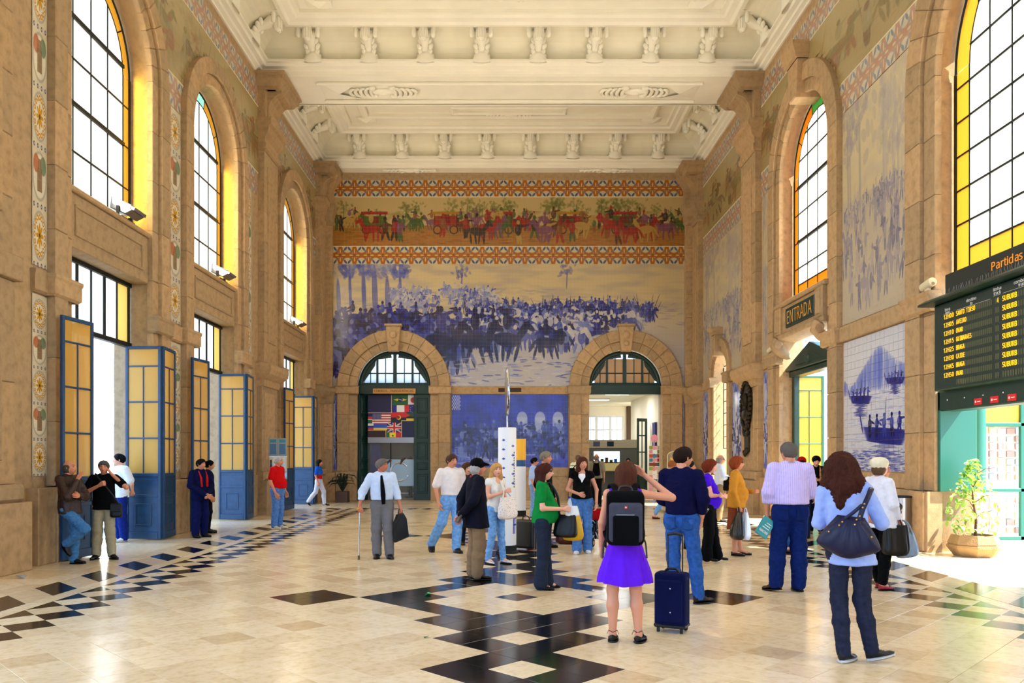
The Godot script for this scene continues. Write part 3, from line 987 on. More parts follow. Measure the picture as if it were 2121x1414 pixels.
# one leaf of a folding door: half glazed, panelled below; stands at a, runs to b
func leaf(parent: Node, a: Vector3, b: Vector3, m: Material) -> void:
	var wd := a.distance_to(b)
	if leaf_mesh == null:
		var mb := MB.new()
		var e := Transform3D.IDENTITY
		var put := func(x0: float, y0: float, x1: float, y1: float, t: float):
			mb.box(Vector3(x0, y0, -t), Vector3(x1, y1, t), 0.006)
		put.call(0, 0.02, 0.06, 3.9, 0.026); put.call(0.70, 0.02, 0.76, 3.9, 0.026)
		put.call(0.06, 3.84, 0.70, 3.9, 0.026); put.call(0.06, 0.02, 0.70, 0.16, 0.026); put.call(0.06, 0.86, 0.70, 0.92, 0.026)
		put.call(0.06, 1.27, 0.70, 1.34, 0.026)
		for y in [2.03, 2.76, 3.48]: put.call(0.06, y, 0.70, y + 0.03, 0.02)
		put.call(0.368, 1.34, 0.392, 3.49, 0.018)
		put.call(0.06, 0.16, 0.70, 1.27, 0.010)
		for r in [[0.2, 0.28, 0.56, 0.31], [0.2, 0.70, 0.56, 0.73], [0.2, 0.31, 0.23, 0.70], [0.53, 0.31, 0.56, 0.70]]: put.call(r[0], r[1], r[2], r[3], 0.022)
		put.call(0.05, 1.20, 0.71, 1.24, 0.016)
		leaf_mesh = mb.mesh()
		for r in [[0.06, 3.51, 0.70, 3.84], [0.06, 1.34, 0.37, 2.03], [0.39, 1.34, 0.70, 2.03], [0.06, 2.06, 0.37, 2.76], [0.39, 2.06, 0.70, 2.76], [0.06, 2.79, 0.37, 3.48], [0.39, 2.79, 0.70, 3.48]]:
			var pb := MB.new()
			pb.box(Vector3(r[0], r[1], -0.003), Vector3(r[2], r[3], 0.003))
			pane_meshes.append(pb.mesh())
	var o := part("door_leaf", leaf_mesh, m, parent)
	var dir := (b - a).normalized()
	o.transform = Transform3D(Basis(dir * (wd / 0.76), Vector3.UP, dir.cross(Vector3.UP)), a)
	for k in pane_meshes.size():
		part("pane", pane_meshes[k], M.ribbed, o)

func ring_sweep(mb: MB, x0: float, x1: float, d0: float, d1: float, prof: Array) -> void:
	for k in prof.size() - 1:
		var i: float = prof[k][0]
		var y: float = prof[k][1]
		var i2: float = prof[k + 1][0]
		var y2: float = prof[k + 1][1]
		var p := [D(x0 + i, y, d0 + i), D(x1 - i, y, d0 + i), D(x1 - i, y, d1 - i), D(x0 + i, y, d1 - i)]
		var q := [D(x0 + i2, y2, d0 + i2), D(x1 - i2, y2, d0 + i2), D(x1 - i2, y2, d1 - i2), D(x0 + i2, y2, d1 - i2)]
		for s in 4:
			var e := (s + 1) % 4
			mb.quad(p[e], p[s], q[s], q[e])

func corbel_mesh() -> MB:
	var mb := MB.new()      # hangs on the cove: z forward, y up from the foot of the cove
	mb.box(Vector3(-0.33, 0.5, 0.55), Vector3(0.33, 0.57, 1.02), 0.015)
	var path := PackedVector3Array()
	var rr := []
	for k in 15:
		var s := k / 14.0
		path.append(Vector3(0, 0.48 - 0.5 * s, 0.12 + 0.62 * pow(1.0 - s, 1.7) + 0.05 * sin(s * 9.0)))
		rr.append(0.15 + 0.05 * cos(s * 7.0) + (0.10 * smoothstep(0.8, 1.0, s)))
	mb.tube(path, rr, 12, true, 0.75, Vector3.RIGHT)
	for s in [-1, 1]:
		mb.lathe(P2([0, 0.26, 0.05, 0.28, 0.065, 0.34, 0.06, 0.5]), 10, Transform3D(Basis(), Vector3(0.26 * s, 0, 0.8)), true)
		for k in 4:
			mb.ball(Vector3(0.07, 0.09, 0.07), Transform3D(Basis(Vector3.FORWARD, 0.5 * s), Vector3(s * (0.13 + 0.03 * (k % 2)), 0.36 - 0.1 * k, 0.42 - 0.085 * k)), 8)
		mb.ball(Vector3(0.12, 0.05, 0.09), Transform3D(Basis(Vector3.FORWARD, -0.5 * s), Vector3(s * 0.14, 0.0, 0.14)), 8)
	mb.lathe(P2([0, 0.16, 0.09, 0.2, 0.12, 0.3, 0.11, 0.5]), 12, Transform3D(Basis(), Vector3(0, 0, 0.84)), true)
	for k in 5:
		var a := lerpf(-1.1, 1.1, k / 4.0)
		mb.tube(PackedVector3Array([Vector3(0.12 * sin(a), 0.22, 0.84 + 0.12 * cos(a)), Vector3(0.12 * sin(a), 0.5, 0.84 + 0.12 * cos(a))]), [0.018], 6)
	return mb

func relief_mesh() -> MB:
	var mb := MB.new()      # scrolled cartouche in the x-z plane, its face down
	mb.ball(Vector3(0.42, 0.07, 0.16), Transform3D(), 18)
	mb.ball(Vector3(0.22, 0.11, 0.10), Transform3D(), 14)
	for s in [-1, 1]:
		for k in 5:
			var path := PackedVector3Array()
			for j in 9:
				var a := lerpf(-1.9, 1.9, j / 8.0)
				path.append(Vector3(s * (0.25 + k * 0.16 + 0.12 * cos(a)), -0.03, 0.3 * (1.0 - k * 0.09) * sin(a)))
			mb.tube(path, [0.02, 0.04, 0.05, 0.055, 0.06, 0.055, 0.05, 0.04, 0.02], 8)
		for e in [-1, 1]:
			mb.ball(Vector3(0.12, 0.08, 0.1), Transform3D(Basis(), Vector3(s * 0.3, -0.01, e * 0.24)), 10)
	return mb

func build_ceiling() -> void:
	var mb := MB.new()
	mb.box(D(XL - 0.3, 14.0, -6.3), D(XR + 0.3, 14.5, 31.3))
	var c := structure("ceiling", "white coffered plaster ceiling with deep coves and leafy corbels", "ceiling", mb, M.plaster)
	# beams across
	for b in [[10.3, 12.2], [23.25, 25.05], [30.55, 31.06]]:
		mb = MB.new()
		mb.box(D(XL - 0.1, 12.92, b[0]), D(XR + 0.1, 14.1, b[1]), 0.02)
		mb.box(D(XL, 12.98, b[0] - 0.05), D(XR, 13.1, b[1] + (0.05 if b[1] < 31 else 0.0)), 0.02)
		part("beam", mb, M.plaster, c)
		if b[1] < 31:
			var m2 := MB.new()      # raised panel under the beam, with sloping ends
			var y := 12.92
			var z0: float = b[0] + 0.35
			var z1: float = b[1] - 0.35
			m2.box(D(XL + 1.6, y, z0 - 0.06), D(XR - 1.6, y - 0.10, z0), 0.03)
			m2.box(D(XL + 1.6, y, z1), D(XR - 1.6, y - 0.10, z1 + 0.06), 0.03)
			for s in [-1, 1]:
				var xe: float = AX + s * 5.75
				m2.quad(D(xe, y - 0.002, z1), D(xe, y - 0.002, z0), D(xe - s * 0.55, y - 0.10, (z0 + z1) / 2), D(xe - s * 0.55, y - 0.10, (z0 + z1) / 2))
				m2.quad(D(xe, y - 0.002, z0), D(xe - s * 1.2, y - 0.002, z0), D(xe - s * 0.55, y - 0.10, (z0 + z1) / 2), D(xe - s * 0.55, y - 0.10, (z0 + z1) / 2))
				m2.quad(D(xe - s * 1.2, y - 0.002, z1), D(xe, y - 0.002, z1), D(xe - s * 0.55, y - 0.10, (z0 + z1) / 2), D(xe - s * 0.55, y - 0.10, (z0 + z1) / 2))
			part("beam_panel", m2, M.plaster, c)
	var rel := relief_mesh().mesh()
	for x in [-3.75, 3.95]:
		for d in [24.15, 30.7, 11.25]:
			var o := part("rosette_relief", rel, M.plaster, c)
			o.position = D(x, 12.9, d)
			if d > 30: o.scale = Vector3(1, 1, 0.4)
	var cor := corbel_mesh().mesh()
	for b in [[12.2, 23.25], [25.05, 30.55], [-6.0, 10.3]]:
		mb = MB.new()
		ring_sweep(mb, XL, XR, b[0], b[1], [[0, 12.90], [0.05, 12.90], [0.05, 12.97], [0.14, 13.0], [0.16, 13.07], [0.27, 13.1], [0.30, 13.17], [0.38, 13.19], [0.38, 13.25], [0.33, 13.27], [0.10, 13.27]])
		part("cornice", mb, M.plaster, c)
		mb = MB.new()
		var prof := []
		for k in 9:
			var a := k / 8.0 * PI / 2
			prof.append([0.12 + 1.0 * (1.0 - cos(a)), 13.27 + 0.63 * sin(a)])
		ring_sweep(mb, XL, XR, b[0], b[1], prof)
		part("cove", mb, M.cove, c)
		mb = MB.new()
		ring_sweep(mb, XL, XR, b[0], b[1], [[1.05, 13.86], [1.08, 13.80], [1.2, 13.78], [1.28, 13.83], [1.45, 13.84], [1.5, 13.9], [1.62, 13.9], [1.62, 14.02]])
		ring_sweep(mb, XL, XR, b[0], b[1], [[2.15, 14.0], [2.15, 13.9], [2.25, 13.86], [2.36, 13.9], [2.36, 14.0]])
		ring_sweep(mb, XL + 3.2, XR - 3.2, b[0] + 0.3, b[1] - 0.3, [[2.15, 14.0], [2.15, 13.92], [2.22, 13.88], [2.3, 13.92], [2.3, 14.0]])
		part("ceiling_frame", mb, M.plaster, c)
		if b[0] > 0:
			for s in [-1, 1]:      # little pyramids in the corners and the cartouche at the far side
				for e in [0, 1]:
					var x: float = AX + s * 5.2
					var d: float = b[0] + 1.9 if e == 0 else b[1] - 1.9
					mb = MB.new()
					for k in 4:
						var q := [D(x - 0.35, 13.99, d - 0.2), D(x + 0.35, 13.99, d - 0.2), D(x + 0.35, 13.99, d + 0.2), D(x - 0.35, 13.99, d + 0.2)]
						mb.tri(q[k], D(x, 13.84, d), q[(k + 1) % 4])
					part("ceiling_boss", mb, M.plaster, c)
			for k in 8:
				var o := part("corbel", cor, M.plaster, c)
				o.transform = Transform3D(Basis.from_scale(Vector3(1.05, 1.15, 1)), D(AX + (k - 3.5) * 1.64, 13.28, b[1] - 0.12))
				o = part("corbel", cor, M.plaster, c)
				o.transform = Transform3D(Basis(Vector3.UP, PI) * Basis.from_scale(Vector3(1.05, 1.15, 1)), D(AX + (k - 3.5) * 1.64, 13.28, b[0] + 0.12))
			for s in [-1, 1]:
				var n := int((b[1] - b[0] - 2.6) / 1.64) + 1
				for k in n:
					var o := part("corbel", cor, M.plaster, c)
					o.transform = Transform3D(Basis(Vector3.UP, -s * PI / 2) * Basis.from_scale(Vector3(1.05, 1.15, 1)), D(XL + 0.12 if s < 0 else XR - 0.12, 13.28, (b[0] + b[1]) / 2 + (k - (n - 1) / 2.0) * 1.64))
		var rc := part("rosette_relief", rel, M.plaster, c)
		rc.position = D(AX, 13.97, b[1] - 2.3)
		rc.scale = Vector3(0.8, 1, 0.7)

# pilaster with plinth, round console, shaft and a bracket capital under the beam; u is its middle along the wall
func pilaster(parent: Node, f: Transform3D, u: float, hw: float, base := true) -> void:
	if true:
		slab(parent, "plinth_stone", f, rect(u - hw - 0.12, 0, u + hw + 0.12, 1.0), -0.05, 0.34)
		slab(parent, "plinth_stone", f, rect(u - hw - 0.07, 1.0, u + hw + 0.07, 1.26), -0.05, 0.27, null, 0.05)
	ashlar(parent, f, u - hw, u + hw, 1.26, 3.78 if base else 4.2, 1.26, 0.16)
	slab(parent, "panel_frame", f, rect(u - hw * 0.6, 1.6, u + hw * 0.6, 3.6), 0.1, 0.175)
	var prof := [[0.1, 3.77], [0.20, 3.78], [0.24, 3.86], [0.24, 3.96], [0.30, 4.0], [0.42, 4.12], [0.47, 4.25], [0.47, 4.36], [0.42, 4.42], [0.2, 4.48]]
	if base: console(parent, "impost_console", f, u, hw - 0.06, prof)
	else: slab(parent, "impost_band", f, rect(u - hw - 0.04, 4.2, u + hw + 0.04, 4.55), -0.05, 0.26)
	ashlar(parent, f, u - hw * 0.86, u + hw * 0.86, 4.48, 10.7, 0.9, 0.2)
	slab(parent, "shaft_panel", f, rect(u - hw * 0.5, 5.1, u + hw * 0.5, 10.3), 0.1, 0.235)
	console(parent, "capital_moulding", f, u, hw * 0.86, [[0.2, 10.7], [0.26, 10.76], [0.26, 10.9], [0.22, 10.95], [0.22, 11.1], [0.32, 11.22], [0.36, 11.4], [0.44, 11.45], [0.44, 11.62], [0.2, 11.66]])
	var mb := MB.new()      # scrolled bracket
	var side := PackedVector2Array([Vector2(0, 11.66), Vector2(0.26, 11.66), Vector2(0.27, 12.0), Vector2(0.34, 12.22), Vector2(0.48, 12.38), Vector2(0.66, 12.46), Vector2(0.66, 12.54), Vector2(0, 12.54)])
	var g := Transform3D(f.basis * Basis(Vector3(0, 0, 1), Vector3(0, 1, 0), Vector3(-1, 0, 0)), f * Vector3(u, 0, 0))
	mb.prism(side, -hw * 0.62, hw * 0.62, g, 0.02, true)
	for e in [-1, 1]:
		mb.prism(PackedVector2Array([Vector2(0, 11.66), Vector2(0.22, 11.66), Vector2(0.22, 12.54), Vector2(0, 12.54)]), e * hw * 0.86, e * hw * 0.6, g, 0.01, true)
	part("capital_bracket", mb, stone(), parent)
	console(parent, "capital_slab", f, u, hw * 0.8, [[0.5, 12.5], [0.66, 12.54], [0.74, 12.66], [0.80, 12.7], [0.80, 12.80], [0.86, 12.84], [0.86, 12.91], [0.3, 12.915]], 1.0)

# moulding that returns at both ends: profile of (projection, height)
func console(parent: Node, called: String, f: Transform3D, u: float, hw: float, prof: Array, k := 0.6) -> void:
	var mb := MB.new()
	for i in prof.size() - 1:
		var a: Array = prof[i]
		var b: Array = prof[i + 1]
		var ea: float = hw + (a[0] - prof[0][0]) * k
		var eb: float = hw + (b[0] - prof[0][0]) * k
		mb.quad(f * Vector3(u - ea, a[1], a[0]), f * Vector3(u + ea, a[1], a[0]), f * Vector3(u + eb, b[1], b[0]), f * Vector3(u - eb, b[1], b[0]))
		mb.quad(f * Vector3(u - ea, a[1], -0.02), f * Vector3(u - ea, a[1], a[0]), f * Vector3(u - eb, b[1], b[0]), f * Vector3(u - eb, b[1], -0.02))
		mb.quad(f * Vector3(u + ea, a[1], a[0]), f * Vector3(u + ea, a[1], -0.02), f * Vector3(u + eb, b[1], -0.02), f * Vector3(u + eb, b[1], b[0]))
	part(called, mb, stone(), parent)

# the three bands of tiles that run along the top of a wall
func tile_bands(parent: Node, f: Transform3D, u0: float, u1: float, skip: Callable, flip := false) -> void:
	for b in [[11.97, 12.63], [9.32, 10.02]]:
		tiles(parent, "border_tiles", f, u0, b[0], u1, b[1], 0.165, M.border if f == FB else M.border_glare, skip, 0.56, flip)
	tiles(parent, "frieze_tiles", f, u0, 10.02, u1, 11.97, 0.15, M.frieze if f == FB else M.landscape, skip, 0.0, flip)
	for y in [11.955, 10.005]:
		var a := u0
		var on := false
		var n := int((u1 - u0) / 0.1)
		for k in n + 1:
			var u := u0 + (u1 - u0) * k / n
			var hid: bool = k == n or skip.call(u, y)
			if on and hid: slab(parent, "tile_edging", f, rect(a, y, u, y + 0.03), 0.0, 0.022, M.cream, 0.004)
			if not on: a = u
			on = not hid

func hidden_by(holes: Array, pil: Array) -> Callable:
	return func(u: float, v: float) -> bool:
		for h in holes:
			if absf(u - h[0]) < h[1] and (v < h[2] or Vector2(u - h[0], v - h[2]).length() < h[1]): return true
		for p in pil:
			if absf(u - p[0]) < p[1]: return true
		return false

func build_left() -> void:
	var cs := [14.6, 19.75, 27.1]
	var holes := []
	for c in [-2.6, 2.6, 7.6] + cs:
		holes.append([c, 1.54, 9.35])
	var w := structure("wall_left", "left stone wall with tall arched windows over open doors", "wall", wall_shell(FL, -6.3, 31.4, 14.2, 0.75, holes), M.stone0)
	for c in cs:
		arch_stones(w, FL, c, 1.5, 2.12, 1.2, 9.35, 0.15, 15)
		for s in [-1, 1]:     # reveal stones and plinths
			var u0: float = c + s * 1.5
			slab(w, "plinth_stone", FL, rect(minf(u0, u0 + s * 0.72), 0, maxf(u0, u0 + s * 0.72), 1.18), -0.05, 0.24)
			console(w, "impost_band", FL, c + s * 1.83, 0.36, [[0.15, 4.2], [0.2, 4.24], [0.2, 4.46], [0.22, 4.5], [0.22, 4.55], [0.1, 4.57]])
		# stone parapet over the door
		slab(w, "parapet", FL, rect(c - 1.5, 5.2, c + 1.5, 6.14), -0.62, -0.03, stone(), 0.02)
		slab(w, "parapet", FL, rect(c - 1.5, 6.14, c + 1.5, 6.24), -0.62, 0.02, stone(), 0.02)
		for r in [[-1.25, 5.42, 1.25, 5.47], [-1.25, 5.9, 1.25, 5.95], [-1.25, 5.47, -1.2, 5.9], [1.2, 5.47, 1.25, 5.9]]:
			slab(w, "parapet_moulding", FL, rect(c + r[0], r[1], c + r[2], r[3]), -0.04, 0.0, M.stone2, 0.01)
	for g in [[12.08, 12.47, 0], [17.0, 17.6, 1], [21.92, 22.5, 0], [24.72, 24.96, 0]]:    # piers with strips of tiles
		for b in [[1.36, 4.18], [4.62, 9.3]]:
			tiles(w, "tile_strip", FL, g[0], b[0], g[1], b[1], 0.15, M.strip, show_all)
		slab(w, "plinth_stone", FL, rect(g[0] - 0.14, 0, g[1] + 0.02, 1.18), -0.05, 0.2)
		console(w, "impost_band", FL, (g[0] + g[1]) / 2, (g[1] - g[0]) / 2, [[0.03, 4.2], [0.08, 4.24], [0.08, 4.46], [0.1, 4.55], [0.02, 4.57]])
	ashlar(w, FL, 16.73, 17.0, 1.2, 9.3, 0.9, 0.06)
	pilaster(w, FL, 23.8, 0.78)
	pilaster(w, FL, 10.65, 0.78, false)
	pilaster(w, FL, 30.55, 0.55)
	var hb := []
	for c in cs: hb.append([c, 2.14, 9.35])
	tile_bands(w, FL, 12.0, 30.3, hidden_by(hb, [[23.8, 0.72]]))
	# windows, transoms and folding doors
	var names := ["nearest", "middle", "farthest"]
	for k in 3:
		var c: float = cs[k]
		arch_window("%s arched window of the left wall, pale panes with a yellow border" % names[k], FL, c, 1.5, 6.2, 9.35, -0.42, 0.28, 4, [7.1, 7.95, 8.75, 9.5], 0.0, M.mint_pale, M.yellow, [7.95, 9.5])
		var o := structure("window_%d" % (used.win + 1), "transom window over the %s open door of the left wall" % names[k], "window")
		used.win += 1
		for j in 6:
			var m: Material = M.yellow if j == 0 or j == 5 else M.frost
			slab(o, "pane", FL, rect(c - 1.45 + j * 0.483, 3.98, c - 1.45 + (j + 1) * 0.483, 5.2), -0.43, -0.42, m, 0.0)
		for j in 7:
			bar(o, "glazing_bar", FL, c - 1.45 + j * 0.483 - (0.03 if j % 2 == 0 else 0.012), 3.95, c - 1.45 + j * 0.483 + (0.03 if j % 2 == 0 else 0.012), 5.2, -0.46, -0.39, M.iron)
		bar(o, "window_frame", FL, c - 1.5, 3.9, c + 1.5, 3.99, -0.48, -0.36, M.iron)
		bar(o, "window_frame", FL, c - 1.5, 5.12, c + 1.5, 5.2, -0.48, -0.36, M.iron)
		var dr := structure("door_%d" % (k + 1), "%s glazed blue folding door of the left wall, folded open" % names[k], "door")
		var x0 := XL - 0.38
		leaf(dr, D(x0, 0, c + 1.28), D(x0 + 0.74, 0, c + 1.22), M.blue)
		leaf(dr, D(x0 + 0.76, 0, c + 1.25), D(x0 + 0.68, 0, c + 2.0), M.blue)
		leaf(dr, D(x0, 0, c - 1.28), D(x0 + 0.74, 0, c - 1.42), M.blue)
		leaf(dr, D(x0 + 0.76, 0, c - 1.45), D(x0 + 0.66, 0, c - 2.2), M.blue)

func build_right() -> void:
	var holes := [[-27.5, 0.89, 4.5], [-19.9, 1.64, 9.2], [-11.6, 2.14, 8.3], [-3.6, 2.14, 8.3]]
	var w := structure("wall_right", "right stone wall with blue tile pictures and arched openings", "wall", wall_shell(FR, -31.4, 6.3, 14.2, 0.6, holes), M.stone1)
	arch_stones(w, FR, -19.9, 1.6, 2.3, 1.1, 9.2, 0.15, 15)
	arch_stones(w, FR, -11.6, 2.1, 2.98, 1.06, 8.3, 0.15, 19)
	arch_stones(w, FR, -27.5, 0.85, 1.35, 1.1, 4.5, 0.12, 9)
	for a in [[-19.9, 1.6, 2.3], [-11.6, 2.1, 2.98], [-27.5, 0.85, 1.35]]:
		for s in [-1, 1]:
			var u: float = a[0] + s * (a[1] + a[2]) / 2
			var hw: float = (a[2] - a[1]) / 2 + 0.03
			slab(w, "plinth_stone", FR, rect(u - hw, 0, u + hw, 1.06), -0.05, 0.22)
			console(w, "impost_band", FR, u, hw, [[0.15, 4.2], [0.2, 4.24], [0.2, 4.46], [0.23, 4.5], [0.23, 4.55], [0.1, 4.57]])
	for k in [[-19.9, 9.2, 1.6, 2.3, 1.0], [-27.5, 4.5, 0.85, 1.35, 0.5]]:      # keystones
		var r0: float = k[1] + k[2] - 0.12
		var r1: float = k[1] + k[3] + 0.1
		slab(w, "keystone", FR, P2([k[0] - 0.16 * k[4] - 0.06, r0, k[0] + 0.16 * k[4] + 0.06, r0, k[0] + 0.26 * k[4] + 0.06, r1, k[0] - 0.26 * k[4] - 0.06, r1]), -0.4, 0.30, stone(), 0.03)
		console(w, "keystone_cap", FR, k[0], 0.3 * k[4] + 0.06, [[0.3, r1], [0.36, r1 + 0.05], [0.36, r1 + 0.12], [0.44, r1 + 0.2 * k[4] + 0.1], [0.44, r1 + 0.3 * k[4] + 0.1], [0.1, r1 + 0.3 * k[4] + 0.12]])
	pilaster(w, FR, -23.85, 0.8)
	pilaster(w, FR, -30.5, 0.56)
	# bands and pictures
	var hb := [[-19.9, 2.32, 9.2], [-11.6, 3.0, 8.3], [-27.5, 1.37, 4.5]]
	var hid := hidden_by(hb, [[-23.85, 0.7]])
	tile_bands(w, FR, -29.95, -6.0, hid, true)
	for g in [[-17.58, -14.62], [-23.05, -22.22], [-29.95, -24.6], [-8.6, -6.6]]:
		tiles(w, "picture_tiles", FR, g[0], 4.6, g[1], 9.3, 0.145, M.faded, hid, 0.0, true)
	for g in [[-29.95, -28.9], [-26.12, -24.72], [-22.95, -22.25]]:
		tiles(w, "picture_tiles", FR, g[0], 1.35, g[1], 4.15, 0.145, M.street, show_all, 0.0)
	slab(w, "impost_band", FR, rect(-17.58, 4.22, -14.64, 4.55), -0.05, 0.1)
	for g in [[-29.95, -28.87], [-26.13, -24.65], [-22.98, -22.23]]:
		slab(w, "impost_band", FR, rect(g[0], 4.22, g[1], 4.5), -0.05, 0.08)
		slab(w, "plinth_stone", FR, rect(g[0], 0, g[1], 1.1), -0.05, 0.14)
	slab(w, "plinth_stone", FR, rect(-17.58, 0, -14.64, 1.06), -0.05, 0.14)
	slab(w, "dado_stone", FR, rect(-17.58, 1.07, -14.64, 1.35), -0.05, 0.05)
	# the boat picture: every tile a piece of its own
	var n := Vector2i(15, 18)
	for j in n.y:
		for i in n.x:
			var u0 := -17.5
			var du := 2.8 / n.x
			var dv := 2.82 / n.y
			var mb := MB.new()
			var a := u0 + i * du + 0.0025
			var b := 1.38 + j * dv + 0.0025
			var t1 := rng.randfn(0, 0.0008)
			var t2 := rng.randfn(0, 0.0008)
			var q := [FR * Vector3(a, b, 0.016 - t1 - t2), FR * Vector3(a + du - 0.005, b, 0.016 + t1 - t2), FR * Vector3(a + du - 0.005, b + dv - 0.005, 0.016 + t1 + t2), FR * Vector3(a, b + dv - 0.005, 0.016 - t1 + t2)]
			mb.quad(q[0], q[1], q[2], q[3], Rect2(float(i) / n.x, 1.0 - float(j + 1) / n.y, 1.0 / n.x, 1.0 / n.y))
			var dn := FR.basis * Vector3(0, 0, -0.014)
			for k in 4:
				mb.quad(q[k] + dn, q[(k + 1) % 4] + dn, q[(k + 1) % 4], q[k], Rect2(float(i) / n.x, 1.0 - float(j + 1) / n.y, 0.001, 0.001))
			part("tile", mb, M.boats, w)
	# entrance: balcony box with the sign, pediment and leaf
	var en := -19.9
	slab(w, "parapet", FR, rect(en - 1.6, 4.95, en + 1.6, 5.68), -0.4, 0.12, stone(), 0.02)
	slab(w, "parapet", FR, rect(en - 1.7, 5.68, en + 1.7, 5.8), -0.4, 0.2, stone(), 0.03)
	slab(w, "parapet", FR, rect(en - 1.7, 4.82, en + 1.7, 4.95), -0.4, 0.22, stone(), 0.03)
	for s in [-1, 1]:
		slab(w, "parapet_post", FR, rect(en + s * 1.4 - 0.22, 4.95, en + s * 1.4 + 0.22, 5.68), 0.0, 0.2, stone(), 0.03)
		slab(w, "parapet_post", FR, rect(en + s * 1.4 - 0.13, 5.03, en + s * 1.4 + 0.13, 5.6), 0.1, 0.23, stone(), 0.02)
		var mb := MB.new()
		var path := PackedVector3Array()
		for k in 14:      # scroll under the box
			var t := k / 13.0
			path.append(FR * Vector3(en + s * 1.4, 4.82 - 0.5 * t, 0.16 + 0.12 * sin(t * 5.0) - 0.16 * t))
		mb.tube(path, [0.16, 0.15, 0.13, 0.12, 0.12, 0.12, 0.13, 0.14, 0.14, 0.13, 0.12, 0.1, 0.08, 0.05], 12)
		for e in [-1, 1]:
			mb.lathe(P2([0, -0.02, 0.1, -0.02, 0.1, 0.02, 0, 0.02]), 16, Transform3D(FR.basis * Basis(Vector3.FORWARD, PI / 2), FR * Vector3(en + s * 1.4 + e * 0.15, 4.68, 0.22)))
		part("scroll_bracket", mb, stone(), w)
	arch_window("arched window with orange border over the ENTRADA sign", FR, en, 1.6, 5.8, 9.2, -0.36, 0.3, 4, [6.75, 7.45, 8.2, 8.9, 9.6, 10.2], 0.5, M.mint, M.amber, [7.45, 8.9])
	arch_window("large arched window with square panes behind the departures board", FR, -11.6, 2.1, 4.7, 8.3, -0.3, 0.42, 6, [5.66, 6.25, 6.84, 7.43, 8.02, 8.61, 9.2], 0.5, M.mint, M.yellow, [])
	arch_window("unseen arched window added to keep the sun out, nearer than the departures board", FR, -3.6, 2.12, 0.0, 8.3, -0.3, 0.42, 4, [2.0, 4.0, 6.0, 8.0], 0.5, M.mint, M.yellow, [])  # out of view; its panes are added to stop the sun patch
	var gr := structure("window_%d" % (used.win + 1), "tall narrow arched window with an iron grille beside the small blue picture", "window")
	used.win += 1
	for j in 5: bar(gr, "grille_bar", FR, -28.3 + j * 0.4 - 0.012, 2.0, -28.3 + j * 0.4 + 0.012, 5.1, -0.32, -0.29, M.iron)
	for j in 8: bar(gr, "grille_bar", FR, -28.35, 2.0 + j * 0.42, -26.65, 2.025 + j * 0.42, -0.33, -0.3, M.iron)
	for j in 9: bar(gr, "railing_bar", FR, -28.3 + j * 0.2 - 0.01, 0.05, -28.3 + j * 0.2 + 0.01, 1.05 + 0.06 * (j % 2), -0.33, -0.31, M.white)
	var dr := structure("door_4", "green and yellow glazed entrance door under a dark green pediment", "door")
	leaf(dr, D(XR + 0.34, 0, 21.45), D(XR + 1.16, 0, 21.5), M.teal)
	for ch in dr.get_child(0).get_children(): ch.material_override = M.yellow
	for s in [-1, 1]: slab(dr, "door_post", FR, rect(en + s * 1.5 - 0.09, 0, en + s * 1.5 + 0.09, 3.95), -0.42, -0.28, M.green)
	slab(dr, "lintel", FR, rect(en - 1.6, 3.85, en + 1.6, 4.0), -0.5, -0.2, M.green, 0.02)
	slab(dr, "pediment", FR, P2([en - 1.68, 4.0, en + 1.68, 4.0, en + 1.68, 4.08, en, 4.6, en - 1.68, 4.08]), -0.46, -0.12, M.green, 0.02)
	slab(dr, "pediment", FR, P2([en - 0.85, 4.1, en + 0.85, 4.1, en, 4.38]), -0.14, -0.09, M.green, 0.03)
	var rosette := MB.new()
	rosette.lathe(P2([0, 0.05, 0.05, 0.045, 0.1, 0.03, 0.12, 0.0]), 14, Transform3D(FR.basis * Basis(Vector3.RIGHT, PI / 2), FR * Vector3(en, 4.19, -0.09)), true)
	part("rosette", rosette, M.green, dr)
	# green frame of the near doorway
	dr = structure("door_5", "wide green doorway below the departures board", "door")
	slab(dr, "lintel", FR, rect(-13.7, 2.45, -9.5, 2.8), -0.35, 0.02, M.green, 0.02)
	for k in 6: bar(dr, "bolt", FR, -13.4 + k * 0.5, 2.62, -13.38 + k * 0.5, 2.64, 0.02, 0.03, M.white)
	for k in 3:
		var s := part("sticker", MB.new(), mat(Color(0.85, 0.06, 0.08), 0.4), dr)
		var mb := MB.new()
		mb.prism(rect(-12.62 + k * 0.42, 2.49, -12.42 + k * 0.42, 2.59), 0.015, 0.026, FR)
		s.mesh = mb.mesh()
		bar(dr, "sticker_print", FR, -12.6 + k * 0.42, 2.52, -12.56 + k * 0.42, 2.56, 0.02, 0.029, M.white)
		bar(dr, "sticker_print", FR, -12.54 + k * 0.42, 2.53, -12.45 + k * 0.42, 2.55, 0.02, 0.029, M.white)
	var sh := MB.new()
	sh.box(D(XR - 0.02, 1.06, 13.62), D(XR + 0.62, 2.8, 13.7), 0.01)
	part("shutter", sh, M.teal, dr)
	part("threshold_stone", _box(D(XR - 0.25, 0.0, 13.74), D(XR + 0.7, 1.06, 14.3), 0.02), M.stone1, dr)

func _box(a: Vector3, b: Vector3, ch := 0.0) -> MB:
	var mb := MB.new()
	mb.box(a, b, ch)
	return mb

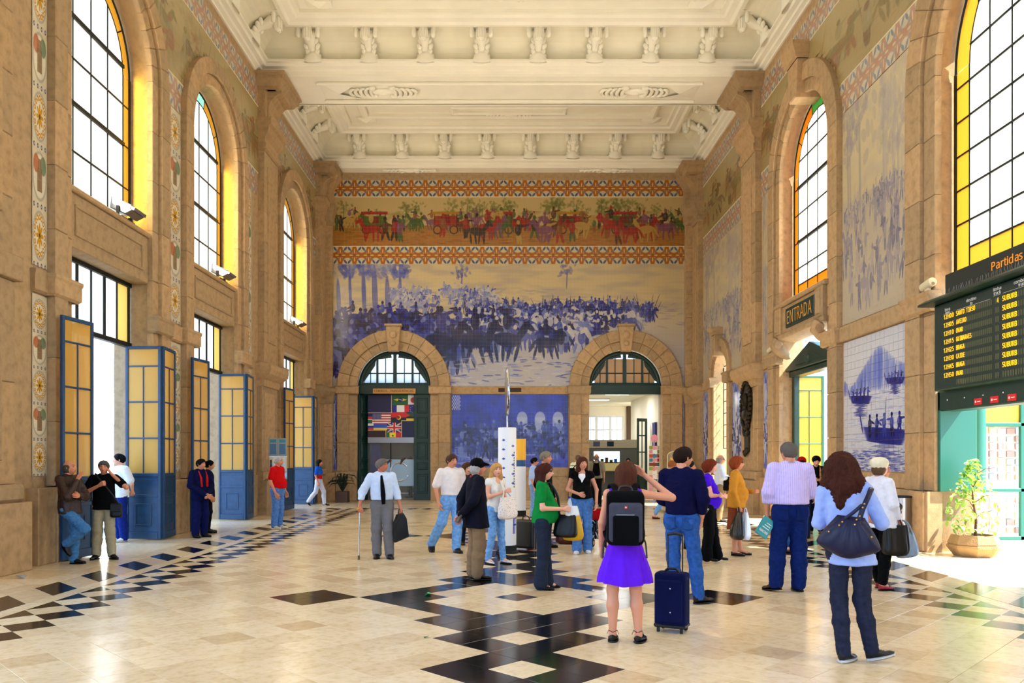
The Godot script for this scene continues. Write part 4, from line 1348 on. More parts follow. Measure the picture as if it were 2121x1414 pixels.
func build_back() -> void:
	var cx := [-4.40, 4.74]
	var holes := [[cx[0], 1.48, 4.5], [cx[1], 1.48, 4.5]]
	var w := structure("wall_back", "back wall covered in painted tiles with two arched doorways", "wall", wall_shell(FB, -8.2, 8.4, 14.2, 0.6, holes), M.stone0)
	for c in cx:
		arch_stones(w, FB, c, 1.44, 2.22, 1.15, 4.5, 0.14, 13)
		for s in [-1, 1]:
			slab(w, "plinth_stone", FB, rect(minf(c + s * 1.46, c + s * 2.26), 0, maxf(c + s * 1.46, c + s * 2.26), 1.15), -0.05, 0.2)
			console(w, "impost_band", FB, c + s * 1.83, 0.41, [[0.14, 4.18], [0.2, 4.22], [0.2, 4.46], [0.24, 4.5], [0.1, 4.52]])
		slab(w, "keystone", FB, P2([c - 0.2, 5.86, c + 0.2, 5.86, c + 0.3, 6.84, c - 0.3, 6.84]), -0.05, 0.26, stone(), 0.025)
		var kb := MB.new()
		for q in [[6.16, 0.11], [6.5, 0.15]]:
			kb.ball(Vector3(q[1], q[1], 0.09), Transform3D(Basis(), FB * Vector3(c, q[0], 0.25)), 14)
		part("keystone_boss", kb, M.stone1, w)
		slab(w, "keystone_cap", FB, rect(c - 0.34, 6.84, c + 0.34, 6.93), -0.05, 0.3)
	slab(w, "impost_band", FB, rect(cx[0] + 2.24, 4.19, cx[1] - 2.24, 4.5), -0.05, 0.06)
	slab(w, "dado_stone", FB, rect(cx[0] + 2.26, 0.95, cx[1] - 2.26, 1.3), -0.05, 0.04)
	for k in 4:
		var a: float = lerpf(cx[0] + 2.27, cx[1] - 2.27, k / 4.0)
		var b: float = lerpf(cx[0] + 2.27, cx[1] - 2.27, (k + 1) / 4.0)
		slab(w, "plinth_stone", FB, rect(a + 0.003, 0, b - 0.003, 0.94), -0.05, 0.08)
	for x in [-7.0, 7.26]:
		slab(w, "plinth_stone", FB, rect(x - 0.32, 0, x + 0.32, 1.1), -0.05, 0.3)
		ashlar(w, FB, x - 0.2, x + 0.2, 1.1, 3.8, 0.9, 0.22)
		console(w, "impost_console", FB, x, 0.22, [[0.22, 3.8], [0.28, 3.9], [0.3, 4.1], [0.42, 4.25], [0.42, 4.4], [0.2, 4.46]])
		ashlar(w, FB, x - 0.2, x + 0.2, 4.46, 10.8, 0.9, 0.2)
		console(w, "capital_moulding", FB, x, 0.2, [[0.2, 10.8], [0.3, 10.9], [0.3, 11.1], [0.42, 11.4], [0.42, 11.6], [0.2, 11.64]])
		console(w, "capital_slab", FB, x, 0.24, [[0.24, 11.64], [0.26, 12.2], [0.5, 12.5], [0.62, 12.6], [0.62, 12.9], [0.2, 12.915]], 0.8)
	tile_bands(w, FB, -6.8, 7.06, show_all)
	var hid := hidden_by([[cx[0], 2.2, 4.5], [cx[1], 2.2, 4.5]], [])
	tiles(w, "picture_tiles", FB, -6.8, 4.5, 7.06, 9.32, 0.145, M.field, hid)
	tiles(w, "picture_tiles", FB, cx[0] + 2.27, 1.31, cx[1] - 2.27, 4.18, 0.145, M.court, show_all)
	tiles(w, "picture_tiles", FB, -6.78, 1.2, cx[0] - 2.24, 4.18, 0.145, M.street, show_all)
	tiles(w, "picture_tiles", FB, cx[1] + 2.24, 1.2, 7.04, 4.18, 0.145, M.street, show_all, 0.0, true)
	var vent := slab(w, "vent_grille", FB, rect(-0.28, 4.27, 0.62, 4.43), 0.0, 0.075, mat(Color(0.2, 0.14, 0.1), 0.6))
	for k in 5: bar(vent, "slat", FB, -0.26, 4.285 + k * 0.03, 0.6, 4.295 + k * 0.03, 0.07, 0.085, M.wood)
	# fan lights
	for k in 2:
		var c: float = cx[k]
		var o := structure("window_%d" % (used.win + 1), "half-round green fanlight over the %s" % ["currency exchange door on the left", "open ticket office doorway on the right"][k], "window")
		used.win += 1
		arc_bar(o, "window_frame", FB, c, 1.37, 4.5, 0, PI, 0.085, -0.28, M.green)
		slab(o, "window_frame", FB, rect(c - 1.44, 4.2, c + 1.44, 4.58), -0.4, -0.14, M.green, 0.02)
		slab(o, "window_frame", FB, rect(c - 1.44, 4.56, c + 1.44, 4.66), -0.36, -0.2, M.green, 0.02)
		var inner := arch_poly(c, 1.3, 4.62, 4.5)
		var us := [-1.3, -0.74, -0.05, 0.05, 0.74, 1.3]
		for i in 4:
			var ua: float = [-1.2, -0.68, 0.07, 0.74][i]
			var ub: float = [-0.74, -0.07, 0.68, 1.2][i]
			for j in 2:
				for poly in Geometry2D.intersect_polygons(arch_poly(c, 1.28, 4.3, 4.5), rect(c + ua, [4.66, 5.06][j], c + ub, [5.02, 5.62][j])):
					slab(o, "pane", FB, poly, -0.3, -0.29, M.frost if k == 0 else M.tan_pane, 0.0)
			bar(o, "glazing_bar", FB, c + (ua + ub) / 2 - 0.015, 4.62, c + (ua + ub) / 2 + 0.015, [5.3, 5.64, 5.64, 5.3][i], -0.31, -0.26, M.green)
			bar(o, "glazing_bar", FB, c + ua, 5.02, c + ub, 5.06, -0.31, -0.26, M.green)
		for u in [[-0.74, -0.66], [-0.07, 0.07], [0.66, 0.74]]:
			bar(o, "mullion", FB, c + u[0], 4.6, c + u[1], 4.5 + sqrt(1.34 * 1.34 - pow(maxf(absf(u[0]), absf(u[1])), 2)), -0.32, -0.24, M.green)
		for s in [-1, 1]:      # solid corners that shape the round-topped panes
			var p := arc(c, 1.33, 4.5, PI / 2 - s * 0.12, PI / 2 - s * 0.52, 6)
			p.append(Vector2(c + s * 0.66, 5.6))
			p.append(Vector2(c + s * 0.12, 5.66))
			slab(o, "spandrel", FB, p, -0.315, -0.27, M.green, 0.0)
			p = arc(c, 1.33, 4.5, PI / 2 - s * 0.6, PI / 2 - s * 1.42, 8)
			p.append(Vector2(c + s * 1.2, 4.75))
			p.append(Vector2(c + s * 0.8, 5.34))
			slab(o, "spandrel", FB, p, -0.315, -0.27, M.green, 0.0)

# ---------- floor: stone slabs laid on the diagonal ----------
func build_floor() -> void:
	var base := MB.new()
	base.box(D(XL - 0.8, -0.3, -6.3), D(XR + 0.7, -0.016, 31.7))
	var fl := structure("floor", "polished floor of cream slabs with black diamond patterns and striped borders", "floor", base, M.grout)
	var q := 0.265
	var x0 := 0.13
	var d0 := 9.26
	var black := {}
	var half := [[6, 0], [4, 0], [5, 1], [4, 2], [3, 3], [2, 4], [0, 4], [1, 5], [3, 5], [2, 6], [0, 6], [1, 7], [2, 8], [1, 9], [0, 10], [1, 11], [2, 12], [1, 13], [0, 14], [10, 0], [8, 0], [9, 1], [0, 0]]
	for period in [0, -28]:
		for p in half:
			for s in [-1, 1]:
				for e in [-1, 1]:
					black[Vector2i(s * p[0], period + e * p[1])] = true
	for j in range(-62, 60):
		black[Vector2i(18, j)] = true; black[Vector2i(-18, j)] = true
		black[Vector2i(20, j)] = true; black[Vector2i(-20, j)] = true
	for i in range(-20, 21):
		for j in [-62, -64]: black[Vector2i(i, j)] = true
	var tones := []
	for k in 6: tones.append(Color(1, 1, 1).lerp(Color(0.84, 0.79, 0.72), k / 5.0 * 0.75))
	var btones := [Color(1, 1, 1), Color(1.3, 1.25, 1.2), Color(0.8, 0.8, 0.85)]
	var shapes := {}
	var mk := func(poly: PackedVector2Array, c: Color) -> MB:
		var mb := MB.new()
		mb.col = c.srgb_to_linear()
		mb.prism(poly, -0.015, 0.0, Transform3D(Basis(Vector3.RIGHT, Vector3(0, 0, -1), Vector3.UP), Vector3.ZERO), 0.0015)
		return mb
	var g := 0.0018
	var dia := P2([-q + g, 0, 0, -q + g, q - g, 0, 0, q - g])
	for k in 6: shapes["l%d" % k] = mk.call(dia, tones[k])
	for k in 3: shapes["b%d" % k] = mk.call(dia, btones[k])
	var near := []
	var far_l := MB.new()
	var far_b := MB.new()
	var lim := rect(x0 - 20 * q + 0.004, -6.0, x0 + 20 * q - 0.004, d0 + 64 * q)
	for j in range(-64, 58):
		for i in range(-20, 21):
			if (i + j) % 2: continue
			var c := Vector2(x0 + i * q, d0 - j * q)
			var bl := black.has(Vector2i(i, j))
			var key := ("b%d" % (rng.randi() % 3)) if bl else ("l%d" % clampi(int(absf(rng.randfn(0, 2.2))), 0, 5))
			var sh: MB = shapes[key]
			if absi(i) == 20 or j == -64:
				for poly in Geometry2D.intersect_polygons(Transform2D(0, c) * dia, lim):
					(far_b if bl else far_l).add(mk.call(poly, (btones[0] if bl else tones[rng.randi() % 4])))
				continue
			var at := D(c.x, 0, c.y)
			if c.y > 5.3 and absf(c.x) < c.y * 0.655 and near.size() < 2000:
				near.append([c.y, key, at])
			else:
				(far_b if bl else far_l).add(sh, Transform3D(Basis(), at))
	near.sort_custom(func(a, b): return a[0] < b[0])
	var ms := {}
	for k in near.size():
		var e: Array = near[k]
		if k < 300:
			if not ms.has(e[1]): ms[e[1]] = shapes[e[1]].mesh()
			part("floor_tile", ms[e[1]], M.black_marble if e[1][0] == "b" else M.marble, fl).position = e[2]
		else:
			(far_b if e[1][0] == "b" else far_l).add(shapes[e[1]], Transform3D(Basis(), e[2]))
	# border: white stripe, row of slanted black and grey slabs, wide slabs along the walls
	var xa := 20 * q
	for s in [-1, 1]:
		var put := func(poly: PackedVector2Array, c: Color, bl := false):
			var p := PackedVector2Array()
			for v in poly: p.append(Vector2(x0 + s * v.x, v.y))
			(far_b if bl else far_l).add(mk.call(p, c))
		var d := -6.0
		var k := 0
		while d < 26.2:
			put.call(rect(xa + g, d + g, xa + 0.21, d + 1.06 - g), tones[k % 3])
			for e in 2:
				var a := d + e * 0.53
				put.call(P2([xa + 0.22, a - 0.53 + g, xa + 0.75, a + g, xa + 0.75, a + 0.53 - g, xa + 0.22, a - g]), btones[k % 3] if e == 0 else tones[2 + k % 3], e == 0)
			k += 1
			d += 1.06
		d = -6.0
		while d < 31.0:
			for col in [[xa + 0.757, xa + 1.05], [xa + 1.057, 7.4], [7.407, 8.2]]:
				var off: float = 0.0 if col[0] < 6.2 else 0.45
				put.call(rect(col[0], d + g + off, col[1], d + 0.9 - g + off), tones[rng.randi() % 5])
			d += 0.9
	var d := 26.24
	var r := 0
	while d < 31.6:
		var x := -5.2
		while x < 5.5:
			far_l.add(mk.call(rect(x0 + x + g - 0.1, d + g, x0 + x + 0.8 - g - 0.1, d + 0.6 - g), tones[rng.randi() % 5]))
			x += 0.8
		d += 0.6
	for e in [[far_l, M.marble], [far_b, M.black_marble]]:
		part("far_slabs", e[0], e[1], fl).set_meta("kind", "stuff")

func build_near_wall() -> void:
	var f := Transform3D(Basis(Vector3(-1, 0, 0), Vector3.UP, Vector3(0, 0, -1)), Vector3(0, 0, 6.0))
	var holes := [[-4.6, 1.6, 8.8], [0.0, 1.9, 8.8], [4.6, 1.6, 8.8]]
	structure("wall_front", "stone wall behind the viewer with three tall arched openings", "wall", wall_shell(f, -8.2, 8.2, 14.2, 0.6, holes), M.stone0)

# ---------- lettering ----------
var fonts := {}
func lettering(parent: Node, text: String, f: Transform3D, u: float, v: float, w: float, h: float, m: Material, width := 0.0, mono := false, called := "lettering") -> void:
	var key := "mono" if mono else "sans"
	if not fonts.has(key):
		var sf := SystemFont.new()
		sf.font_names = PackedStringArray(["Droid Sans Mono" if mono else "Droid Sans"])
		fonts[key] = sf
	var t := TextMesh.new()
	t.font = fonts[key]
	t.font_size = 24
	t.pixel_size = h / 17.5
	t.depth = 0.004
	t.text = text
	t.horizontal_alignment = HORIZONTAL_ALIGNMENT_LEFT
	t.vertical_alignment = VERTICAL_ALIGNMENT_CENTER
	var o := part(called, t, m, parent)
	var sx := 1.0
	var bb := t.get_aabb()
	if width > 0.0 and bb.size.x > 0.0: sx = width / bb.size.x
	var bs := f.basis
	bs.x *= sx
	o.transform = Transform3D(bs, f * Vector3(u - bb.position.x * sx, v, w))

# ---------- what stands outside the doors ----------
func build_outside() -> void:
	var g := structure("ground_street", "pale street pavement outside the left doors", "ground", _box(D(-60, -0.4, -30), D(XL - 0.76, -0.03, 90)), mat(Color(0.8, 0.8, 0.78), 0.8))
	g = structure("ground_platform", "pale platform floor outside the right doors", "ground", _box(D(XR + 0.62, -0.4, -30), D(60, -0.03, 90)), mat(Color(0.82, 0.8, 0.76), 0.6))
	var b := thing("street_building", "pale stone building across the street, seen through the left doors", "building", D(-26, -0.03, 45))
	part("wall", _box(Vector3(-4, 0, -40), Vector3(0, 15, 40), 0.05), mat(Color(0.80, 0.79, 0.76), 0.8), b)
	part("cornice", _box(Vector3(-0.1, 14.2, -40), Vector3(0.5, 15.2, 40), 0.1), mat(Color(0.84, 0.83, 0.8), 0.8), b)
	for j in 3:
		for i in 16:
			var y := 1.5 + j * 4.4
			var z := -37.0 + i * 4.9
			var wn := part("window", _box(Vector3(-0.1, y, z - 0.75), Vector3(0.08, y + 2.6, z + 0.75), 0.03), M.white, b)
			for e in 2:
				part("pane", _box(Vector3(0.06, y + 0.15, z - 0.65 + e * 0.68), Vector3(0.1, y + 2.45, z - 0.03 + e * 0.68)), mat(Color(0.4, 0.45, 0.5), 0.1), wn)
	# kiosk on the platform
	var k := thing("kiosk", "teal framed kiosk with magazine covers seen through the right doorway", "kiosk", D(9.75, -0.03, 16.1))
	part("body", _box(Vector3(0, 0, -2.5), Vector3(4.0, 3.4, -0.25), 0.02), mat(Color(0.85, 0.84, 0.8), 0.6), k)
	for r in [[0, 0, 4.0, 0.08], [0, 0.98, 4.0, 1.06], [0, 2.32, 4.0, 2.4], [0, 3.3, 4.0, 3.4], [0, 0, 0.07, 3.4], [0.78, 0, 0.86, 3.4], [1.8, 0, 1.88, 3.4], [2.8, 0, 2.88, 3.4]]:
		part("frame_bar", _box(Vector3(r[0], r[1], -0.06), Vector3(r[2], r[3], 0.02), 0.01), M.teal, k)
	for i in 4:
		part("pane", _box(Vector3(0.05 + i * 0.95, 2.4, -0.05), Vector3(0.85 + i * 0.95, 3.3, -0.04)), M.yellow, k)
	for j in 14:
		for i in 15:
			var x := 0.1 + i * 0.18
			var y := 0.12 + j * 0.158
			if absf(y - 0.95) < 0.13: continue
			part("magazine", _box(Vector3(x, y, -0.24), Vector3(x + rng.randf_range(0.11, 0.16), y + rng.randf_range(0.1, 0.14), -0.2), 0.003), cloth([Color(0.9, 0.85, 0.8), Color(0.86, 0.66, 0.62), Color(0.74, 0.8, 0.72), Color(0.9, 0.9, 0.9), Color(0.7, 0.6, 0.58), Color(0.68, 0.74, 0.78), Color(0.9, 0.84, 0.66)][rng.randi() % 7]), k)  # cover colours lightened to stand for the overexposed daylight outside
	k = thing("platform_column", "round green and white column outside the right doorway", "column", D(9.35, -0.03, 15.6))
	var mb := MB.new()
	mb.lathe(P2([0, 0, 0.17, 0, 0.17, 0.98, 0.15, 1.0]), 20)
	part("base", mb, M.white, k)
	mb = MB.new()
	mb.lathe(P2([0.15, 1.0, 0.15, 4.6, 0.22, 4.7, 0.22, 4.8, 0, 4.8]), 20)
	part("shaft", mb, M.teal, k)

func build_rooms() -> void:
	# currency exchange behind the left door of the back wall
	var r := structure("room_exchange", "currency exchange room behind the left doorway", "room")
	for b in [[-7.2, -0.3, 31.66, -1.4, -0.02, 38.2], [-7.2, 4.6, 31.66, -1.4, 4.8, 38.2], [-7.3, 0, 31.66, -7.1, 4.7, 38.2], [-1.5, 0, 31.66, -1.3, 4.7, 38.2], [-7.2, 0, 38, -1.4, 4.7, 38.2]]:
		part("room_wall", _box(D(b[0], b[1], b[2]), D(b[3], b[4], b[5])), M.plaster, r)
	var dr := structure("door_6", "left back doorway with dark green panelled leaves and sliding glass doors", "door")
	var panelled := func(x0: float, x1: float, xf: Transform3D):
		var mb := MB.new()
		mb.box(Vector3(x0, 0, -0.03), Vector3(x1, 4.2, 0.03), 0.01, xf)
		var o := part("door_leaf", mb, M.green, dr)
		for q in [[0.25, 1.05], [1.2, 1.5], [1.62, 2.3], [2.45, 3.3], [3.45, 4.05]]:
			var xa: float = x0 + 0.13
			var xb: float = x1 - 0.13
			for e in [[xa, q[0], xb, q[0] + 0.04], [xa, q[1] - 0.04, xb, q[1]], [xa, q[0], xa + 0.04, q[1]], [xb - 0.04, q[0], xb, q[1]]]:
				mb = MB.new()
				mb.box(Vector3(e[0], e[1], 0.0), Vector3(e[2], e[3], 0.05), 0.012, xf)
				part("moulding", mb, M.green, o)
			mb = MB.new()
			mb.box(Vector3(xa + 0.08, q[0] + 0.08, 0), Vector3(xb - 0.08, q[1] - 0.08, 0.042), 0.015, xf)
			part("panel", mb, M.green, o)
	panelled.call(-3.64, -2.96, Transform3D(Basis(), Vector3(0, 0, -DB - 0.22)))
	panelled.call(0, 0.7, Transform3D(Basis(Vector3.UP, deg_to_rad(62)), D(-5.83, 0, DB + 0.15)))
	# flags over the glass doors
	var p := Paint.new(490, 470, Color(0.03, 0.03, 0.27))
	var W := Color(0.92, 0.92, 0.9)
	p.box(255, 0, 418, 116, Color(0.05, 0.35, 0.1))
	for y in 40: p.box(338 - 70 + absf(y - 20) * 3.4, 34 + y, 338 + 70 - absf(y - 20) * 3.4, 35 + y, Color(0.95, 0.8, 0.1))
	p.dot(338, 54, 27, 27, Color(0.05, 0.1, 0.35))
	p.line(313, 48, 362, 60, 2.5, W)
	p.box(418, 0, 490, 108, W); p.dot(474, 58, 33, 33, Color(0.8, 0.05, 0.1))
	p.box(258, 116, 300, 190, Color(0.05, 0.1, 0.55)); p.box(300, 116, 380, 190, W); p.box(380, 116, 430, 190, Color(0.85, 0.1, 0.1))
	p.box(430, 108, 490, 220, Color(0.03, 0.06, 0.5))
	for k in 10: p.dot(470 + 30 * cos(k * 0.63), 160 + 34 * sin(k * 0.63), 3, 3, Color(0.95, 0.85, 0.2))
	p.box(240, 192, 400, 250, Color(0.8, 0.08, 0.08)); p.box(240, 250, 400, 306, Color(0.05, 0.05, 0.05))
	p.dot(320, 250, 26, 26, Color(0.95, 0.8, 0.1)); p.dot(314, 248, 20, 20, Color(0.6, 0.07, 0.07))
	p.box(400, 200, 490, 240, Color(0.05, 0.3, 0.15)); p.box(400, 240, 490, 262, Color(0.05, 0.05, 0.05)); p.box(400, 262, 490, 285, Color(0.95, 0.8, 0.1))
	for k in 40: p.box(400, 205 + k, 400 + (40 - absf(k - 20) * 2), 206 + k, Color(0.8, 0.1, 0.1))
	for k in 9: p.box(45, 208 + k * 13, 238, 221 + k * 13, Color(0.75, 0.1, 0.12) if k % 2 == 0 else W)
	p.box(45, 208, 140, 270, Color(0.1, 0.12, 0.4))
	for k in 42: p.dot(53 + (k % 7) * 13, 215 + (k / 7) * 9, 2.4, 2.4, W)
	p.box(0, 240, 45, 270, Color(0.75, 0.1, 0.1)); p.box(0, 275, 45, 310, Color(0.1, 0.4, 0.2)); p.box(0, 268, 45, 276, W)
	p.box(0, 316, 60, 342, W); p.box(0, 342, 60, 366, Color(0.1, 0.15, 0.55)); p.box(0, 366, 60, 386, Color(0.75, 0.1, 0.1))
	p.box(58, 322, 200, 366, Color(0.1, 0.35, 0.8)); p.box(58, 366, 200, 392, Color(0.95, 0.8, 0.1))
	p.box(200, 308, 346, 416, Color(0.08, 0.1, 0.4))
	p.line(200, 308, 346, 416, 10, W); p.line(200, 416, 346, 308, 10, W); p.line(200, 308, 346, 416, 4, Color(0.8, 0.1, 0.1)); p.line(200, 416, 346, 308, 4, Color(0.8, 0.1, 0.1))
	p.box(258, 308, 290, 416, W); p.box(200, 346, 346, 378, W); p.box(264, 308, 284, 416, Color(0.8, 0.08, 0.1)); p.box(200, 352, 346, 372, Color(0.8, 0.08, 0.1))
	p.box(195, 416, 225, 470, Color(0.05, 0.4, 0.2)); p.box(225, 416, 290, 470, Color(0.95, 0.85, 0.2)); p.box(290, 416, 346, 470, Color(0.8, 0.1, 0.1)); p.dot(258, 452, 10, 10, Color(0.05, 0.4, 0.2))
	p.box(0, 396, 184, 470, Color(0.18, 0.06, 0.03))
	for q in [[0, 196, 248, 202], [242, 0, 248, 200], [0, 388, 186, 394], [184, 392, 190, 470], [348, 285, 354, 470], [350, 283, 490, 289]]: p.box(q[0], q[1], q[2], q[3], Color(0.9, 0.75, 0.4))
	var fm := mat(Color.WHITE, 0.35)
	fm.albedo_texture = p.tex()
	var mb := MB.new()
	var fz := Transform3D(FB.basis, FB.origin + Vector3(0, 0, -0.42))
	mb.quad(fz * Vector3(-5.5, 2.5, 0.01), fz * Vector3(-3.62, 2.5, 0.01), fz * Vector3(-3.62, 4.2, 0.01), fz * Vector3(-5.5, 4.2, 0.01))
	mb.box(fz * Vector3(-5.5, 2.5, -0.02), fz * Vector3(-3.62, 4.2, 0.009))
	var fp := part("flag_panel", mb, fm, dr)
	fp.set_meta("label", "panel of national flags over the glass doors")
	bar(dr, "door_header", fz, -5.5, 2.27, -3.62, 2.5, -0.05, 0.06, M.steel)
	for u in [[-5.5, -4.62], [-4.56, -3.64]]:
		slab(dr, "glass_door", fz, rect(u[0], 0.02, u[1], 2.27), -0.01, 0.0, M.clear, 0.0)
	bar(dr, "door_edge", fz, -4.61, 0.02, -4.57, 2.27, -0.02, 0.02, M.black)
	slab(dr, "frosted_panel", fz, rect(-4.95, 0.55, -3.66, 1.62), 0.0, 0.008, mat(Color(0.62, 0.74, 0.84), 0.3), 0.0)
	for a in [[-4.24, 0.36, 0.6, 5.9, 0.035, M.chrome], [-4.35, 0.52, 2.0, 4.4, 0.045, M.wood]]:
		mb = MB.new()
		var path := PackedVector3Array()
		for q in arc(a[0], a[1], 1.12, a[2], a[3], 24): path.append(fz * Vector3(q.x, q.y, 0.012))
		mb.tube(path, [a[4]], 8, true, 0.35)
		part("emblem", mb, a[5], dr)
	mb = MB.new()
	mb.tube(PackedVector3Array([fz * Vector3(-4.2, 1.42, 0.012), fz * Vector3(-4.13, 1.6, 0.012), fz * Vector3(-3.98, 1.68, 0.012)]), [0.03, 0.06, 0.02], 8, true, 0.4)
	part("emblem", mb, M.wood, dr)
	part("blue_banner", _box(D(-5.45, 0.2, DB + 0.62), D(-5.02, 2.25, DB + 0.64)), mat(Color(0.03, 0.05, 0.42), 0.5), dr)
	var sg := thing("wall_sign", "brown sign reading CÂMBIOS - TRANSFERÊNCIAS over the left back doorway", "sign", D(0, 0, 0))
	slab(sg, "board", FB, rect(-5.25, 4.22, -3.56, 4.42), -0.13, -0.08, mat(Color(0.78, 0.56, 0.28), 0.5))
	lettering(sg, "CÂMBIOS - TRANSFERÊNCIAS", FB, -5.19, 4.325, -0.075, 0.09, M.black, 1.55)
	# ticket office behind the right door
	r = structure("room_tickets", "white ticket office behind the right doorway", "room")
	for b in [[2.2, -0.3, 31.66, 8.2, -0.02, 42.2], [2.2, 4.45, 31.66, 8.2, 4.65, 42.2], [2.1, 0, 31.66, 2.3, 4.5, 42.2], [6.15, 0, 31.66, 6.35, 4.5, 38.6], [7.6, 0, 38, 7.8, 4.5, 42.2]]:
		part("room_wall", _box(D(b[0], b[1], b[2]), D(b[3], b[4], b[5])), M.plaster, r)
	for b in [[2.2, 0, 4.2, 4.5], [6.35, 0, 8.2, 4.5], [4.2, 0, 6.35, 2.4], [4.2, 3.95, 6.35, 4.5]]:
		part("room_wall", _box(D(b[0], b[1], 42), D(b[2], b[3], 42.2)), M.plaster, r)
	for x in [6.45, 7.4]: part("wood_post", _box(D(x, 0, 41.7), D(x + 0.3, 4.45, 41.99), 0.02), M.wood, r)
	var wn := structure("window_%d" % (used.win + 1), "white casement window at the far end of the ticket office", "window")
	used.win += 1
	for x in [4.2, 4.86, 5.6, 6.28]: part("window_frame", _box(D(x - 0.07, 2.4, 42.0), D(x + 0.07, 3.95, 42.12), 0.01), M.white, wn)
	for y in [2.4, 3.2, 3.9]: part("window_frame", _box(D(4.2, y - 0.04, 42.02), D(6.35, y + 0.04, 42.1), 0.01), M.white, wn)
	for x in [4.53, 5.23, 5.94]: part("glazing_bar", _box(D(x - 0.02, 2.4, 42.03), D(x + 0.02, 3.95, 42.08)), M.white, wn)
	for x in [4.27, 4.93, 5.67]:
		for y in [2.44, 3.24]: part("pane", _box(D(x, y, 42.05), D(x + 0.6, y + 0.7, 42.055)), M.clear, wn)
	for q in [[4.75, 4.36, 33.4], [4.3, 4.36, 36.6]]:
		var l := thing("ceiling_light", "flat fluorescent ceiling light %s in the ticket office" % ("nearer the hall" if q[2] < 35 else "deeper"), "ceiling light", D(q[0], q[1], q[2]))
		part("housing", _box(Vector3(-0.55, 0.02, -0.16), Vector3(0.55, 0.09, 0.16), 0.01), M.white, l)
		part("diffuser", _box(Vector3(-0.5, 0, -0.13), Vector3(0.5, 0.02, 0.13)), glow(Color(1, 1, 0.95), 3.0), l)
		var al := AreaLight3D.new()
		al.name = "lamp"
		al.area_size = Vector2(1.0, 0.26)
		al.light_energy = 6.0
		al.area_range = 20.0
		al.shadow_enabled = true
		l.add_child(al)
		al.position = Vector3(0, -0.03, 0)
		al.rotation.x = -PI / 2
	var dp := thing("display_stand", "tall display stand with a lit case in the ticket office doorway", "display stand", D(4.55, 0, 35.2))
	part("back_panel", _box(Vector3(-1.4, 0, -0.1), Vector3(1.35, 2.5, 0), 0.01), mat(Color(0.24, 0.24, 0.19), 0.5), dp)
	part("top_panel", _box(Vector3(-1.4, 2.12, 0), Vector3(1.35, 2.5, 0.05), 0.01), mat(Color(0.50, 0.46, 0.36), 0.5), dp)
	part("lit_screen", _box(Vector3(-0.6, 1.5, 0), Vector3(0.55, 1.98, 0.04), 0.005), glow(Color(0.9, 0.95, 1.0), 1.2), dp)
	part("shelf", _box(Vector3(-0.6, 1.1, 0), Vector3(0.55, 1.45, 0.25), 0.01), mat(Color(0.72, 0.66, 0.42), 0.5), dp)
	for k in 3: part("photo", _box(Vector3(-1.25 + k * 0.62, 2.2, 0.05), Vector3(-0.95 + k * 0.62, 2.42, 0.06)), cloth([Color(0.3, 0.3, 0.28), Color(0.25, 0.25, 0.32), Color(0.1, 0.12, 0.16)][k]), dp)
	for k in 5: part("display_item", _box(Vector3(-0.5 + k * 0.2, 1.47, 0.04), Vector3(-0.38 + k * 0.2, 1.6 + 0.05 * (k % 3), 0.2), 0.01), cloth([Color(0.1, 0.3, 0.6), Color(0.12, 0.25, 0.1), Color(0.3, 0.2, 0.1), Color(0.1, 0.2, 0.1), Color(0.1, 0.3, 0.55)][k]), dp)
	dr = structure("door_7", "dark green glazed leaf standing open inside the ticket office", "door")
	var mk := Transform3D(Basis(Vector3.UP, deg_to_rad(25)), D(5.55, 0, 33.2))
	for e in [[0, 0, 0.09, 3.35], [0.41, 0, 0.5, 3.35], [0, 3.22, 0.5, 3.35], [0, 0, 0.5, 1.0], [0, 1.9, 0.5, 1.95], [0, 2.6, 0.5, 2.65], [0.24, 1.0, 0.26, 3.3]]:
		mb = MB.new()
		mb.box(Vector3(e[0], e[1], -0.03), Vector3(e[2], e[3], 0.03), 0.005, mk)
		part("frame_bar", mb, M.green, dr)
	var bn := thing("wall_banner", "narrow deep blue banner on the white wall inside the right doorway", "banner", D(6.12, 2.1, 32.2))
	part("cloth", _box(Vector3(-0.06, 0, -0.3), Vector3(0.0, 1.0, 0.3), 0.005), mat(Color(0.02, 0.05, 0.45), 0.5), bn)
	part("rail", _box(Vector3(-0.08, 1.0, -0.33), Vector3(0.02, 1.03, 0.33)), M.steel, bn)

